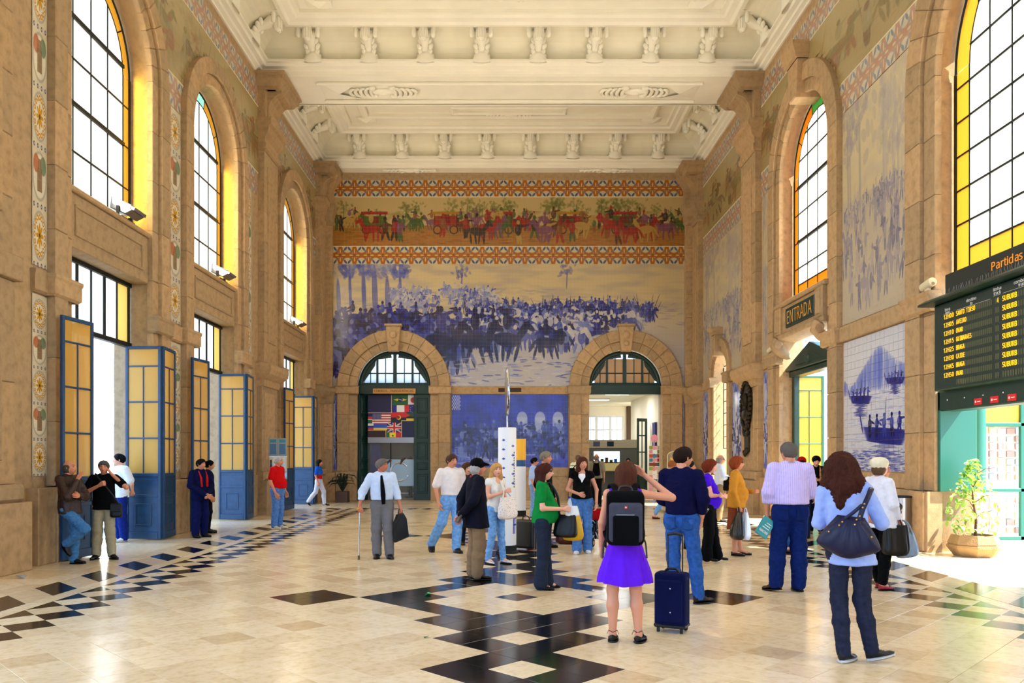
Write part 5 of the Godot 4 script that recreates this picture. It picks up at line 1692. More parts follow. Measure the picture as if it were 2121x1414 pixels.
# ---------- fittings and loose things ----------
func build_props() -> void:
	var mb: MB
	# departures board
	var b := thing("departures_board", "dark green departures board with yellow train times under a small roof", "departures board", D(XR - 0.12, 2.78, 11.2))
	var f := Transform3D(FR.basis, Vector3.ZERO)
	var inv := func(v: Vector3) -> Vector3: return v - b.position
	var F2 := Transform3D(FR.basis, FR.origin - b.position)
	slab(b, "case", F2, rect(-13.48, 2.78, -8.6, 4.24), -0.02, 0.2, M.green, 0.02)
	slab(b, "face", F2, rect(-13.4, 2.86, -8.68, 4.2), 0.19, 0.206, mat(Color(0.02, 0.15, 0.13), 0.45), 0.0)
	mb = MB.new()
	mb.prism(P2([0, 4.24, 0.42, 4.24, 0.42, 4.27, 0.3, 4.34, 0.0, 4.38]), -8.5, -13.6, Transform3D(FR.basis * Basis(Vector3(0, 0, 1), Vector3(0, 1, 0), Vector3(-1, 0, 0)), FR.origin - b.position) * Transform3D(Basis(), Vector3(0, 0, 0)).scaled(Vector3(1, 1, -1)), 0.0, true)
	part("roof", mb, M.green, b)
	slab(b, "sign_box", F2, rect(-13.25, 4.36, -8.7, 4.72), -0.02, 0.14, mat(Color(0.02, 0.10, 0.08), 0.5), 0.01)
	lettering(b, "Partidas", F2, -11.98, 4.55, 0.142, 0.13, glow(Color(0.95, 0.55, 0.1), 0.35), 0.72)
	mb = MB.new()
	for k in 90:
		var u := -13.3 + k * 0.05
		mb.tube(PackedVector3Array([F2 * Vector3(u, 4.34, 0.26), F2 * Vector3(u + rng.randf_range(-0.01, 0.01), 4.43, 0.26 + rng.randf_range(-0.03, 0.03))]), [0.002], 4)
	part("bird_spikes", mb, M.steel, b).set_meta("kind", "stuff")
	var led := glow(Color(1.0, 0.74, 0.08), 0.9)
	var dim := mat(Color(0.30, 0.32, 0.22), 0.5)
	var rows := [["12H00", "SANTO TIRSO", "4", "SUBURB"], ["12H05", "AVEIRO", "", "SUBURB"], ["12H10", "OVAR", "", "SUBURB"], ["12H15", "GUIMARAES", "", "SUBURB"], ["12H25", "BRAGA", "", "SUBURB"], ["12H30", "CAIDE", "", "SUBURB"], ["12H45", "BRAGA", "", "SUBURB"], ["12H50", "OVAR", "", "SUBURB"]]
	for k in 9:
		var v := 3.99 - 0.139 * k
		mb = MB.new()
		var cells := []
		for j in 20: cells.append(-12.80 + j * 0.0475)
		cells.append_array([-11.78, -11.73])
		for j in 30: cells.append(-11.61 + j * 0.058)
		for u in cells: mb.prism(rect(u, v - 0.042, u + 0.034, v + 0.042), 0.2, 0.208, F2)
		part("display_cells", mb, dim, b).set_meta("kind", "stuff")
		if k < 8:
			lettering(b, rows[k][0], F2, -13.16, v, 0.21, 0.078, led, 0.29, true)
			lettering(b, rows[k][1], F2, -12.80, v, 0.21, 0.078, led, 0.0475 * rows[k][1].length() * 0.98, true)
			if rows[k][2]: lettering(b, rows[k][2], F2, -11.735, v, 0.21, 0.078, led, 0.036, true)
			lettering(b, rows[k][3], F2, -11.61, v, 0.21, 0.078, led, 0.33, true)
	for h in [["hora", -13.13, 4.11, 0.15], ["hour", -13.11, 4.06, 0.12], ["destino", -12.52, 4.14, 0.26], ["to", -12.42, 4.08, 0.06], ["linha", -11.83, 4.165, 0.19], ["track", -11.82, 4.105, 0.17], ["comboio", -11.35, 4.165, 0.3], ["train", -11.25, 4.11, 0.16]]:
		lettering(b, h[0], F2, h[1], h[2], 0.207, 0.05, M.white, h[3])
	for r in [[-13.18, -12.9], [-12.8, -11.9], [-11.83, -11.65], [-11.61, -10.3]]:
		bar(b, "rule_line", F2, r[0], 4.04 if r[0] < -11.9 else 4.065, r[1], 4.048 if r[0] < -11.9 else 4.073, 0.2, 0.208, M.white)
	# ENTRADA sign
	var s := thing("entrance_sign", "dark green sign with gold letters reading ENTRADA", "sign", FR * Vector3(-19.78, 5.32, 0.12))
	F2 = Transform3D(FR.basis, Vector3.ZERO)
	slab(s, "board", F2, rect(-0.95, -0.25, 0.95, 0.25), 0.0, 0.05, M.green, 0.015)
	lettering(s, "ENTRADA", F2, -0.83, 0, 0.052, 0.34, M.gold, 1.66)
	# loudspeakers on the impost
	for q in [[-13.85, 4.585, "under the large window, left of the departures board"], [-22.0, 4.585, "on the ledge left of the ENTRADA sign"]]:
		s = thing("wall_camera", "small white cylindrical camera " + q[2], "camera", FR * Vector3(q[0], q[1], 0.12))
		mb = MB.new()
		mb.lathe(P2([0, -0.16, 0.07, -0.16, 0.08, -0.14, 0.08, 0.14, 0.07, 0.17, 0, 0.17]), 18, Transform3D(Basis(Vector3.RIGHT, PI / 2 - 0.15), Vector3(0, 0.1, 0.02)))
		part("body", mb, M.cream, s)
		mb = MB.new()
		mb.lathe(P2([0, 0, 0.03, 0, 0.03, 0.012, 0, 0.012]), 12, Transform3D(Basis(Vector3.RIGHT, PI / 2 - 0.15), Vector3(0, 0.085, 0.19)))
		part("lens", mb, M.steel, s)
		part("bracket", _box(Vector3(-0.03, -0.015, -0.04), Vector3(0.03, 0.05, 0.08), 0.005), M.cream, s)
	# floodlights on the parapets of the left windows
	for k in 3:
		var c: float = [15.2, 20.35, 27.65][k]
		s = thing("floodlight", "grey floodlight on the stone sill of the %s left window" % ["nearest", "middle", "farthest"][k], "floodlight", D(XL - 0.08, 6.24, c), 0, "floodlights on the left sills")
		mb = MB.new()
		var tl := Transform3D(Basis(Vector3(0, 0, 1), deg_to_rad(-24)), Vector3(0.02, 0.2, 0))
		mb.prism(P2([-0.22, 0.1, 0.2, 0.1, 0.26, 0.02, 0.16, -0.1, -0.16, -0.1]), -0.24, 0.24, tl, 0.015, true)
		part("housing", mb, M.steel, s)
		mb = MB.new()
		mb.box(Vector3(-0.2, 0.1, -0.22), Vector3(0.19, 0.112, 0.22), 0.003, tl)
		part("lens", mb, mat(Color(0.6, 0.68, 0.75), 0.08), s)
		mb = MB.new()
		mb.box(Vector3(0.2, 0.03, -0.24), Vector3(0.29, 0.09, 0.24), 0.003, tl)
		part("visor", mb, M.steel, s)
		mb = MB.new()
		for e in [-1, 1]: mb.box(Vector3(-0.03, 0, e * 0.26 - 0.01), Vector3(0.03, 0.2, e * 0.26 + 0.01), 0.003)
		mb.box(Vector3(-0.08, 0, -0.27), Vector3(0.08, 0.015, 0.27), 0.003)
		part("bracket", mb, M.black, s)
	# white information pillars
	s = thing("information_pillar", "tall white round pillar with blue arrows and a mirror disc on top", "pillar", D(0.03, 0, 13.65))
	mb = MB.new()
	mb.lathe(P2([0, 0, 0.2, 0, 0.2, 0.03, 0.165, 0.05, 0.165, 0.14, 0, 0.14]), 28)
	part("base", mb, M.rubber, s)
	mb = MB.new()
	mb.lathe(P2([0.158, 0.14, 0.158, 2.16, 0.15, 2.17, 0, 2.17]), 32)
	part("shaft", mb, M.white, s)
	mb = MB.new()
	mb.tube(PackedVector3Array([Vector3(0, 2.17, 0), Vector3(0, 2.4, 0)]), [0.014], 8)
	part("pole", mb, M.chrome, s)
	mb = MB.new()
	mb.lathe(P2([0, -0.022, 0.4, -0.022, 0.42, -0.012, 0.42, 0.012, 0.4, 0.022, 0, 0.022]), 40, Transform3D(Basis(Vector3.UP, deg_to_rad(3)) * Basis(Vector3.FORWARD, PI / 2), Vector3(0, 2.79, 0)))
	var ms := part("mirror_disc", mb, M.chrome, s)
	ms.scale = Vector3(1, 1.0, 1)
	var blue := mat(Color(0.08, 0.2, 0.6), 0.4)
	for a in [-0.45, 0.62]:
		for k in 5:
			var y := 1.95 - k * 0.16 - (0.1 if a > 0 else 0.0)
			var fr := Transform3D(Basis(Vector3.UP, a), Vector3(0, y, 0)) * Transform3D(Basis(), Vector3(0, 0, 0.157))
			mb = MB.new()
			mb.prism(rect(-0.025, -0.006, 0.025, 0.006), 0, 0.003, fr)
			mb.prism(P2([0.01, -0.02, 0.04, 0, 0.01, 0.02]), 0, 0.003, fr)
			mb.prism(rect(-0.006, -0.02, 0.006, 0.02), 0, 0.003, fr)
			part("arrow", mb, blue, s)
	for k in 14:
		var fr := Transform3D(Basis(Vector3.UP, 0.85), Vector3(0, 1.72 - k * 0.045, 0)) * Transform3D(Basis(), Vector3(0, 0, 0.157))
		mb = MB.new()
		mb.prism(rect(-0.012, 0, 0.012, 0.03), 0, 0.002, fr)
		mb.prism(rect(-0.012, 0.012, 0.0, 0.018), 0, 0.003, fr)
		part("print_mark", mb, mat(Color(0.35, 0.35, 0.3), 0.5), s)
	for k in 2:
		var fr := Transform3D(Basis(Vector3.UP, 0.75 + k * 0.22), Vector3(0, 0.34, 0)) * Transform3D(Basis(), Vector3(0, 0, 0.157))
		mb = MB.new()
		mb.prism(P2([-0.014, 0, 0.006, 0, 0.016, 0.32, -0.004, 0.32]), 0, 0.003, fr)
		mb.prism(P2([0.0, 0.26, 0.045, 0.26, 0.048, 0.3, 0.0, 0.3]), 0, 0.003, fr)
		mb.prism(P2([0.0, 0.14, 0.035, 0.14, 0.038, 0.17, 0.0, 0.17]), 0, 0.003, fr)
		part("emblem", mb, blue, s)
	s = thing("information_pillar", "white round pillar with a yellow top and a blue ring", "pillar", D(0.42, 0, 22.4))
	for q in [[0, 0.17, 0.165, M.rubber, "base"], [0.17, 1.42, 0.158, M.white, "shaft"], [1.42, 1.6, 0.159, mat(Color(0.05, 0.3, 0.5), 0.4), "blue_band"], [1.6, 2.2, 0.159, mat(Color(0.95, 0.7, 0.08), 0.4), "yellow_band"]]:
		mb = MB.new()
		mb.lathe(P2([0, q[0], q[2], q[0], q[2], q[1], 0, q[1]]), 24)
		part(q[4], mb, q[3], s)
	# telephones
	s = thing("payphone_stand", "pair of grey payphones on a dark post by the left pilaster", "payphone", D(-6.42, 0, 22.2), deg_to_rad(12))
	part("post", _box(Vector3(0.02, 0, -0.18), Vector3(0.16, 1.1, -0.06), 0.01), M.black, s)
	part("back_board", _box(Vector3(-0.25, 1.05, -0.12), Vector3(0.25, 2.2, -0.05), 0.01), M.steel, s)
	part("shelf", _box(Vector3(-0.24, 1.08, -0.06), Vector3(0.24, 1.12, 0.16), 0.01), M.steel, s)
	for e in [-1, 1]:
		var x: float = e * 0.125
		part("hood", _box(Vector3(x - 0.115, 1.72, -0.05), Vector3(x + 0.115, 2.22, 0.06), 0.01), mat(Color(0.55, 0.54, 0.5), 0.4), s)
		part("notice", _box(Vector3(x - 0.085, 1.76, 0.055), Vector3(x + 0.085, 2.06, 0.066)), mat(Color(0.18, 0.36, 0.5), 0.4), s)
		part("notice", _box(Vector3(x - 0.085, 2.09, 0.055), Vector3(x + 0.085, 2.18, 0.066)), mat(Color(0.1, 0.45, 0.5), 0.4), s)
		var ph := part("telephone", _box(Vector3(x - 0.11, 1.26, -0.05), Vector3(x + 0.11, 1.68, 0.1), 0.02), mat(Color(0.78, 0.76, 0.68), 0.4), s)
		mb = MB.new()
		mb.tube(PackedVector3Array([Vector3(x - 0.05, 1.6, 0.13), Vector3(x - 0.05, 1.5, 0.16), Vector3(x - 0.05, 1.38, 0.13)]), [0.028, 0.018, 0.028], 8)
		part("handset", mb, M.black, ph)
		for k in 9: part("key", _box(Vector3(x + 0.0 + (k % 3) * 0.03, 1.4 + (k / 3) * 0.03, 0.1), Vector3(x + 0.022 + (k % 3) * 0.03, 1.422 + (k / 3) * 0.03, 0.108)), M.steel, ph)
		mb = MB.new()
		mb.tube(PackedVector3Array([Vector3(x - 0.05, 1.36, 0.13), Vector3(x - 0.04, 1.2, 0.16), Vector3(x + 0.02, 1.16, 0.16), Vector3(x + 0.04, 1.26, 0.08)]), [0.007], 6)
		part("cord", mb, M.black, ph)
	# bronze plaque on the right pilaster
	s = thing("bronze_plaque", "dark bronze memorial relief with an oval portrait on the right pilaster", "plaque", FR * Vector3(-23.9, 1.75, 0.18))
	F2 = Transform3D(FR.basis, Vector3.ZERO)
	var ell := func(cx: float, cy: float, rx: float, ry: float) -> PackedVector2Array:
		var p := PackedVector2Array()
		for k in 28: p.append(Vector2(cx + rx * cos(TAU * k / 28), cy + ry * sin(TAU * k / 28)))
		return p
	slab(s, "medallion", F2, ell.call(0, 1.52, 0.46, 0.7), 0, 0.06, M.bronze, 0.02)
	mb = MB.new()
	for k in 30:
		var a := TAU * k / 30
		mb.ball(Vector3(0.09, 0.06, 0.06), F2 * Transform3D(Basis(Vector3(0, 0, 1), a + 0.9), Vector3(0.45 * cos(a), 1.52 + 0.69 * sin(a), 0.07)), 8)
	part("wreath", mb, M.bronze, s)
	mb = MB.new()
	mb.ball(Vector3(0.17, 0.23, 0.1), F2 * Transform3D(Basis(), Vector3(0, 1.65, 0.08)), 14)
	mb.ball(Vector3(0.3, 0.2, 0.09), F2 * Transform3D(Basis(), Vector3(0, 1.24, 0.07)), 14)
	mb.ball(Vector3(0.09, 0.16, 0.08), F2 * Transform3D(Basis(), Vector3(0, 1.42, 0.08)), 10)
	mb.ball(Vector3(0.04, 0.07, 0.06), F2 * Transform3D(Basis(), Vector3(0.02, 1.64, 0.17)), 8)
	part("portrait", mb, M.bronze, s)
	mb = MB.new()
	for k in 12: mb.ball(Vector3(0.12, 0.07, 0.06), F2 * Transform3D(Basis(Vector3(0, 0, 1), rng.randf() * 3), Vector3(rng.randf_range(-0.25, 0.25), rng.randf_range(0.62, 0.9), 0.06)), 8)
	part("garland", mb, M.bronze, s)
	slab(s, "tablet", F2, rect(-0.22, 0.1, 0.22, 0.72), 0, 0.05, M.bronze, 0.015)
	mb = MB.new()
	for k in 8: mb.ball(Vector3(0.09, 0.06, 0.05), F2 * Transform3D(Basis(Vector3(0, 0, 1), rng.randf() * 3), Vector3(rng.randf_range(-0.2, 0.2), rng.randf_range(0.0, 0.18), 0.06)), 8)
	part("garland", mb, M.bronze, s)
	# waste bin
	s = thing("waste_bin", "round stainless steel waste bin with a black flap against the right wall", "waste bin", D(7.12, 0, 14.22))
	mb = MB.new()
	mb.lathe(P2([0, 0, 0.19, 0, 0.19, 0.94, 0.18, 0.95, 0, 0.95]), 28)
	part("body", mb, M.steel, s)
	mb = MB.new()
	mb.lathe(P2([0.2, 0.93, 0.2, 0.965, 0, 0.97]), 28)
	part("lid", mb, M.rubber, s)
	mb = MB.new()
	mb.prism(ell.call(0, 0.77, 0.1, 0.09), 0.12, 0.215, Transform3D(Basis(Vector3.UP, -0.75), Vector3.ZERO), 0.02)
	part("flap", mb, M.black, s)
	mb = MB.new()
	mb.ball(Vector3(0.09, 0.1, 0.04), Transform3D(Basis(Vector3.UP, -0.75), Vector3(-0.125, 0.68, 0.14)), 10)
	part("bag_edge", mb, M.black, s)
	# planter with a young fig tree
	s = thing("tree_planter", "variegated fig tree in an octagonal stone planter by the bright doorway", "potted tree", D(7.86, 0, 13.2))
	mb = MB.new()
	mb.lathe(P2([0, 0, 0.3, 0, 0.41, 0.15, 0.41, 0.19, 0.39, 0.2, 0.39, 0.21, 0.4, 0.22, 0.34, 0.36, 0.3, 0.36, 0.29, 0.3, 0, 0.3]), 8, Transform3D(Basis(Vector3.UP, PI / 8), Vector3.ZERO))
	var nrm := MB.new()      # flat faces: the lathe with eight sides, unsmoothed
	for k in range(0, mb.ix.size(), 3):
		nrm.tri(mb.v[mb.ix[k]], mb.v[mb.ix[k + 2]], mb.v[mb.ix[k + 1]])
	part("planter", nrm, M.rough, s)
	mb = MB.new()
	mb.lathe(P2([0.29, 0.3, 0.2, 0.33, 0, 0.34]), 16)
	part("soil", mb, mat(Color(0.18, 0.11, 0.06), 0.95), s)
	mb = MB.new()
	mb.tube(PackedVector3Array([Vector3(0.02, 0.3, 0), Vector3(0.03, 0.6, 0.01), Vector3(-0.02, 0.95, 0), Vector3(-0.05, 1.35, 0.02)]), [0.028, 0.022, 0.016, 0.008], 8)
	for k in 9:
		var y := 0.62 + k * 0.09
		var a := k * 2.4
		mb.tube(PackedVector3Array([Vector3(0.01 - 0.04 * (y - 0.6), y, 0), Vector3(cos(a) * 0.16, y + 0.12, sin(a) * 0.16), Vector3(cos(a) * 0.3, y + 0.14, sin(a) * 0.3)]), [0.01, 0.007, 0.004], 5)
	part("trunk", mb, mat(Color(0.35, 0.2, 0.1), 0.8), s)
	var lm := []
	for q in [[Color(0.30, 0.52, 0.10)], [Color(0.62, 0.72, 0.32)], [Color(0.85, 0.88, 0.62)]]:
		var m := mat(q[0], 0.4)
		m.backlight_enabled = true
		m.backlight = Color(0.5, 0.6, 0.2)
		lm.append(m)
	var lf := MB.new()
	for e in [-1, 1]:
		lf.quad(Vector3(0, 0, 0), Vector3(e * 0.024, 0.012, -0.035), Vector3(e * 0.018, 0.004, -0.075), Vector3(0, -0.012, -0.1))
	var lmesh := lf.mesh()
	for k in 290:
		var y := rng.randf_range(0.42, 1.62)
		var rr := 0.40 * sin(clampf((1.72 - y) / 1.3, 0, 1) * PI * 0.62) * sqrt(rng.randf())
		var a := rng.randf() * TAU
		var o := part("leaf", lmesh, lm[[0, 0, 1, 1, 2][rng.randi() % 5]], s)
		o.transform = Transform3D(Basis.from_euler(Vector3(rng.randf_range(-1.1, 0.3), a, rng.randf_range(-0.5, 0.5))) * rng.randf_range(0.85, 1.4), Vector3(rr * cos(a) - 0.03, y, -rr * sin(a)))
	# palm and shrub in pots at the far wall
	for q in [[-6.15, 29.7, "spiky dark palm in a brown square pot beside the left back doorway", 16, 0.55, 0.85], [6.75, 28.4, "dark leafy plant in a pot at the foot of the right back corner", 18, 0.42, 0.75]]:
		s = thing("potted_plant", q[2], "potted plant", D(q[0], 0, q[1]))
		mb = MB.new()
		mb.prism(P2([-0.22, -0.22, 0.22, -0.22, 0.22, 0.22, -0.22, 0.22]), 0.0, 0.42, Transform3D(Basis(Vector3.RIGHT, Vector3(0, 0, -1), Vector3.UP), Vector3.ZERO), 0.02)
		part("pot", mb, M.wood, s)
		for k in int(q[3]):
			var a: float = TAU * k / q[3] + 0.3
			var rr: float = q[4] * rng.randf_range(0.6, 1.0)
			var hh: float = 0.42 + q[5] * rng.randf_range(0.4, 1.0)
			mb = MB.new()
			mb.tube(PackedVector3Array([Vector3(0, 0.4, 0), Vector3(cos(a) * rr * 0.4, hh * 0.9, sin(a) * rr * 0.4), Vector3(cos(a) * rr, hh * 0.86, sin(a) * rr), Vector3(cos(a) * rr * 1.3, hh * 0.68, sin(a) * rr * 1.3)]), [0.02, 0.035, 0.03, 0.004], 6, true, 0.2)
			part("leaf", mb, mat(Color(0.05, 0.12, 0.04), 0.6), s)
	# postcard rack and white totem near the right back door
	s = thing("postcard_rack", "revolving postcard rack full of bright cards by the ticket office doorway", "postcard rack", D(5.72, 0, 30.3))
	mb = MB.new()
	mb.lathe(P2([0, 0, 0.25, 0, 0.25, 0.04, 0.03, 0.05, 0.03, 2.35, 0, 2.35]), 14)
	part("stand", mb, M.steel, s)
	for k in 3:
		for j in 11:
			var a := -0.9 + k * 0.9
			mb = MB.new()
			mb.box(Vector3(-0.09, 0.4 + j * 0.16, 0.17), Vector3(0.09, 0.54 + j * 0.16, 0.18), 0.0, Transform3D(Basis(Vector3.UP, a), Vector3.ZERO))
			part("postcard", mb, cloth([Color(0.8, 0.3, 0.25), Color(0.85, 0.82, 0.7), Color(0.3, 0.5, 0.6), Color(0.6, 0.65, 0.3), Color(0.85, 0.6, 0.65), Color(0.5, 0.3, 0.25), Color(0.9, 0.9, 0.9)][rng.randi() % 7]), s)
	mb = MB.new()
	mb.prism(ell.call(0, 2.42, 0.13, 0.16), -0.01, 0.01, Transform3D(Basis(), Vector3(0.02, 0, 0)), 0.0, true)
	part("topper", mb, mat(Color(0.9, 0.55, 0.6), 0.5), s)
	s = thing("ticket_machine", "white round-topped machine with a yellow screen against the right back pilaster", "ticket machine", D(6.42, 0, 29.6), deg_to_rad(-20))
	var tp := P2([-0.33, 0, 0.33, 0, 0.33, 1.75])
	for k in 9: tp.append(Vector2(0.33 * cos(PI * k / 8.0), 1.75 + 0.2 * sin(PI * k / 8.0)))
	mb = MB.new()
	mb.prism(tp, -0.2, 0.15, Transform3D(), 0.04, true)
	part("body", mb, M.cream, s)
	part("screen", _box(Vector3(-0.2, 1.2, 0.14), Vector3(0.2, 1.7, 0.165), 0.01), mat(Color(0.75, 0.6, 0.25), 0.4), s)
	# luggage
	s = thing("upright_suitcase", "black upright suitcase with two silver bands beside the white pillar", "suitcase", D(0.37, 0, 14.15), deg_to_rad(-38))
	part("shell", _rounded(0.42, 0.52, 0.17, 0.05), mat(Color(0.03, 0.028, 0.03), 0.4), s)
	for z in [-0.03, 0.03]:
		mb = MB.new()
		mb.prism(P2([-0.214, 0.02, 0.214, 0.02, 0.214, 0.5, 0.18, 0.527, -0.18, 0.527, -0.214, 0.5]), z - 0.008, z + 0.008, Transform3D(), 0.0, true)
		part("band", mb, M.steel, s)
	mb = MB.new()
	mb.tube(PackedVector3Array([Vector3(-0.08, 0.51, 0), Vector3(-0.07, 0.58, 0), Vector3(0, 0.61, 0), Vector3(0.07, 0.58, 0), Vector3(0.08, 0.51, 0)]), [0.011], 8)
	part("handle", mb, M.black, s)
	s = thing("red_suitcase", "red suitcase half hidden behind the black upright suitcase", "suitcase", D(0.62, 0, 15.0), deg_to_rad(10))
	part("shell", _rounded(0.4, 0.42, 0.2, 0.05), cloth(Color(0.45, 0.06, 0.06)), s)
	mb = MB.new()
	mb.tube(PackedVector3Array([Vector3(-0.07, 0.41, 0), Vector3(0, 0.46, 0), Vector3(0.07, 0.41, 0)]), [0.01], 8)
	part("handle", mb, M.black, s)
	s = thing("travel_bag", "large brown leather travel bag on the floor behind the woman in green", "bag", D(1.28, 0, 15.1))
	part("body", _pouch(0.66, 0.36, 0.3, 0.25), cloth(Color(0.30, 0.09, 0.05), "leather"), s)
	for e in [-0.07, 0.07]:
		mb = MB.new()
		mb.tube(PackedVector3Array([Vector3(-0.15, 0.3, e), Vector3(-0.14, 0.45, e * 1.6), Vector3(-0.05, 0.6, e * 1.4), Vector3(0.05, 0.6, e * 1.4), Vector3(0.14, 0.45, e * 1.6), Vector3(0.15, 0.3, e)]), [0.011], 8)
		part("handle", mb, M.black, s)
	s = thing("pushchair", "folded red and black pushchair with patterned cloth behind the girl with the backpack", "pushchair", D(1.66, 0, 14.3), deg_to_rad(-25))
	for e in [[-0.13, 0.12], [0.13, 0.12], [-0.13, -0.14], [0.13, -0.14]]:
		mb = MB.new()
		mb.lathe(P2([0.03, -0.02, 0.07, -0.025, 0.085, 0, 0.07, 0.025, 0.03, 0.02]), 16, Transform3D(Basis(Vector3.FORWARD, PI / 2), Vector3(e[0], 0.085, e[1])))
		var wl := part("wheel", mb, M.rubber, s)
		mb = MB.new()
		mb.lathe(P2([0, -0.028, 0.035, -0.028, 0.035, 0.028, 0, 0.028]), 12, Transform3D(Basis(Vector3.FORWARD, PI / 2), Vector3(e[0], 0.085, e[1])))
		part("hub", mb, M.gold, wl)
	mb = MB.new()
	for e in [-1, 1]:
		mb.tube(PackedVector3Array([Vector3(e * 0.12, 0.09, 0.12), Vector3(e * 0.13, 0.5, -0.1), Vector3(e * 0.13, 0.85, -0.28)]), [0.012], 6)
		mb.tube(PackedVector3Array([Vector3(e * 0.12, 0.09, -0.14), Vector3(e * 0.13, 0.45, 0.1)]), [0.012], 6)
	part("frame", mb, M.black, s)
	part("seat_cloth", _pouch(0.34, 0.4, 0.2, 0.3, 0.18), cloth(Color(1, 1, 1), "splash"), s)
	part("canopy", _pouch(0.36, 0.2, 0.22, 0.3, 0.52), cloth(Color(0.6, 0.03, 0.05)), s)
	s = thing("trolley_suitcase", "dark blue wheeled suitcase with a raised black pull handle beside the girl in purple", "suitcase", D(1.57, 0, 7.42), deg_to_rad(-28))
	var nav := cloth(Color(0.035, 0.06, 0.24))
	part("body", _rounded(0.30, 0.50, 0.2, 0.03, 0.06), nav, s)
	part("front_pocket", _rounded(0.25, 0.4, 0.04, 0.02, 0.1, 0.11), nav, s)
	part("base", _box(Vector3(-0.15, 0.045, -0.1), Vector3(0.15, 0.085, 0.1), 0.012), M.black, s)
	for e in [-0.11, 0.11]:
		mb = MB.new()
		mb.lathe(P2([0, -0.015, 0.024, -0.015, 0.03, 0, 0.024, 0.015, 0, 0.015]), 14, Transform3D(Basis(Vector3.FORWARD, PI / 2), Vector3(e, 0.03, -0.08)))
		part("wheel", mb, M.rubber, s)
		part("foot", _box(Vector3(e - 0.015, 0, 0.06), Vector3(e + 0.015, 0.05, 0.085), 0.005), M.black, s)
	mb = MB.new()
	for e in [-0.07, 0.07]: mb.tube(PackedVector3Array([Vector3(e, 0.4, -0.11), Vector3(e, 0.9, -0.11)]), [0.0075], 8)
	mb.tube(PackedVector3Array([Vector3(-0.075, 0.9, -0.11), Vector3(0, 0.912, -0.11), Vector3(0.075, 0.9, -0.11)]), [0.015], 8)
	part("pull_handle", mb, M.black, s)
	mb = MB.new()
	mb.tube(PackedVector3Array([Vector3(-0.07, 0.56, 0), Vector3(-0.04, 0.59, 0), Vector3(0.04, 0.59, 0), Vector3(0.07, 0.56, 0)]), [0.012], 8)
	part("grip", mb, M.black, s)
	part("leather_tag", _box(Vector3(-0.156, 0.42, -0.06), Vector3(-0.149, 0.5, 0.0), 0.002), mat(Color(0.55, 0.22, 0.1), 0.6), s)
	for y in [0.2, 0.42]:
		mb = MB.new()
		mb.ball(Vector3(0.008, 0.008, 0.004), Transform3D(Basis(), Vector3(0.02, y, 0.132)), 8)
		part("stud", mb, M.chrome, s)
	# litter
	for q in [[-6.62, 10.75, Color(0.9, 0.9, 0.88), 0.09, "crumpled white paper on the floor at the foot of the left pier"], [-0.93, 9.4, Color(0.2, 0.65, 0.4), 0.05, "small green wrapper on a black floor tile"], [-0.72, 7.15, Color(0.55, 0.75, 0.65), 0.035, "tiny pale green scrap on the cream floor in front"], [-2.75, 29.5, Color(0.85, 0.85, 0.85), 0.05, "white scrap by the foot of the left back door"]]:
		s = thing("litter", q[4], "litter", D(q[0], 0, q[1]))
		mb = MB.new()
		var rr: float = q[3]
		for k in 3:
			var a := rng.randf() * 3.0
			var c0 := Vector3(cos(a) * rr * 0.6, 0.002, sin(a) * rr * 0.6)
			mb.quad(-c0 * 1.2, Vector3(sin(a) * rr, 0.01 + rr * 0.2 * k, -cos(a) * rr * 0.7), c0 * 1.2 + Vector3(0, rr * 0.5, 0), Vector3(-sin(a) * rr, rr * 0.35, cos(a) * rr * 0.7))
		part("paper", mb, mat(q[2], 0.6), s)

# box with well rounded corners standing on y0
func _rounded(w: float, h: float, d: float, r: float, y0 := 0.02, z := 0.0) -> MB:
	var mb := MB.new()
	var rows := []
	var outline := func(w2: float, d2: float, y: float) -> PackedVector3Array:
		var p := PackedVector3Array()
		for k in 24:
			var a := TAU * (k + 0.5) / 24
			var c := Vector2(cos(a), sin(a))
			p.append(Vector3(signf(c.x) * pow(absf(c.x), 0.3) * w2, y, -signf(c.y) * pow(absf(c.y), 0.3) * d2 + z))
		return p
	rows.append(outline.call(0.001, 0.001, y0))
	for k in 5:
		var a := PI / 2 * k / 4
		rows.append(outline.call(w / 2 - r + r * sin(a), d / 2 - r + r * sin(a) if d / 2 > r else d / 2 * sin(a), y0 + r - r * cos(a)))
	for k in 5:
		var a := PI / 2 * k / 4
		rows.append(outline.call(w / 2 - r + r * cos(a), d / 2 - r + r * cos(a) if d / 2 > r else d / 2 * cos(a) + 0.001, y0 + h - r + r * sin(a)))
	rows.append(outline.call(0.001, 0.001, y0 + h))
	mb.skin(rows, true)
	return mb

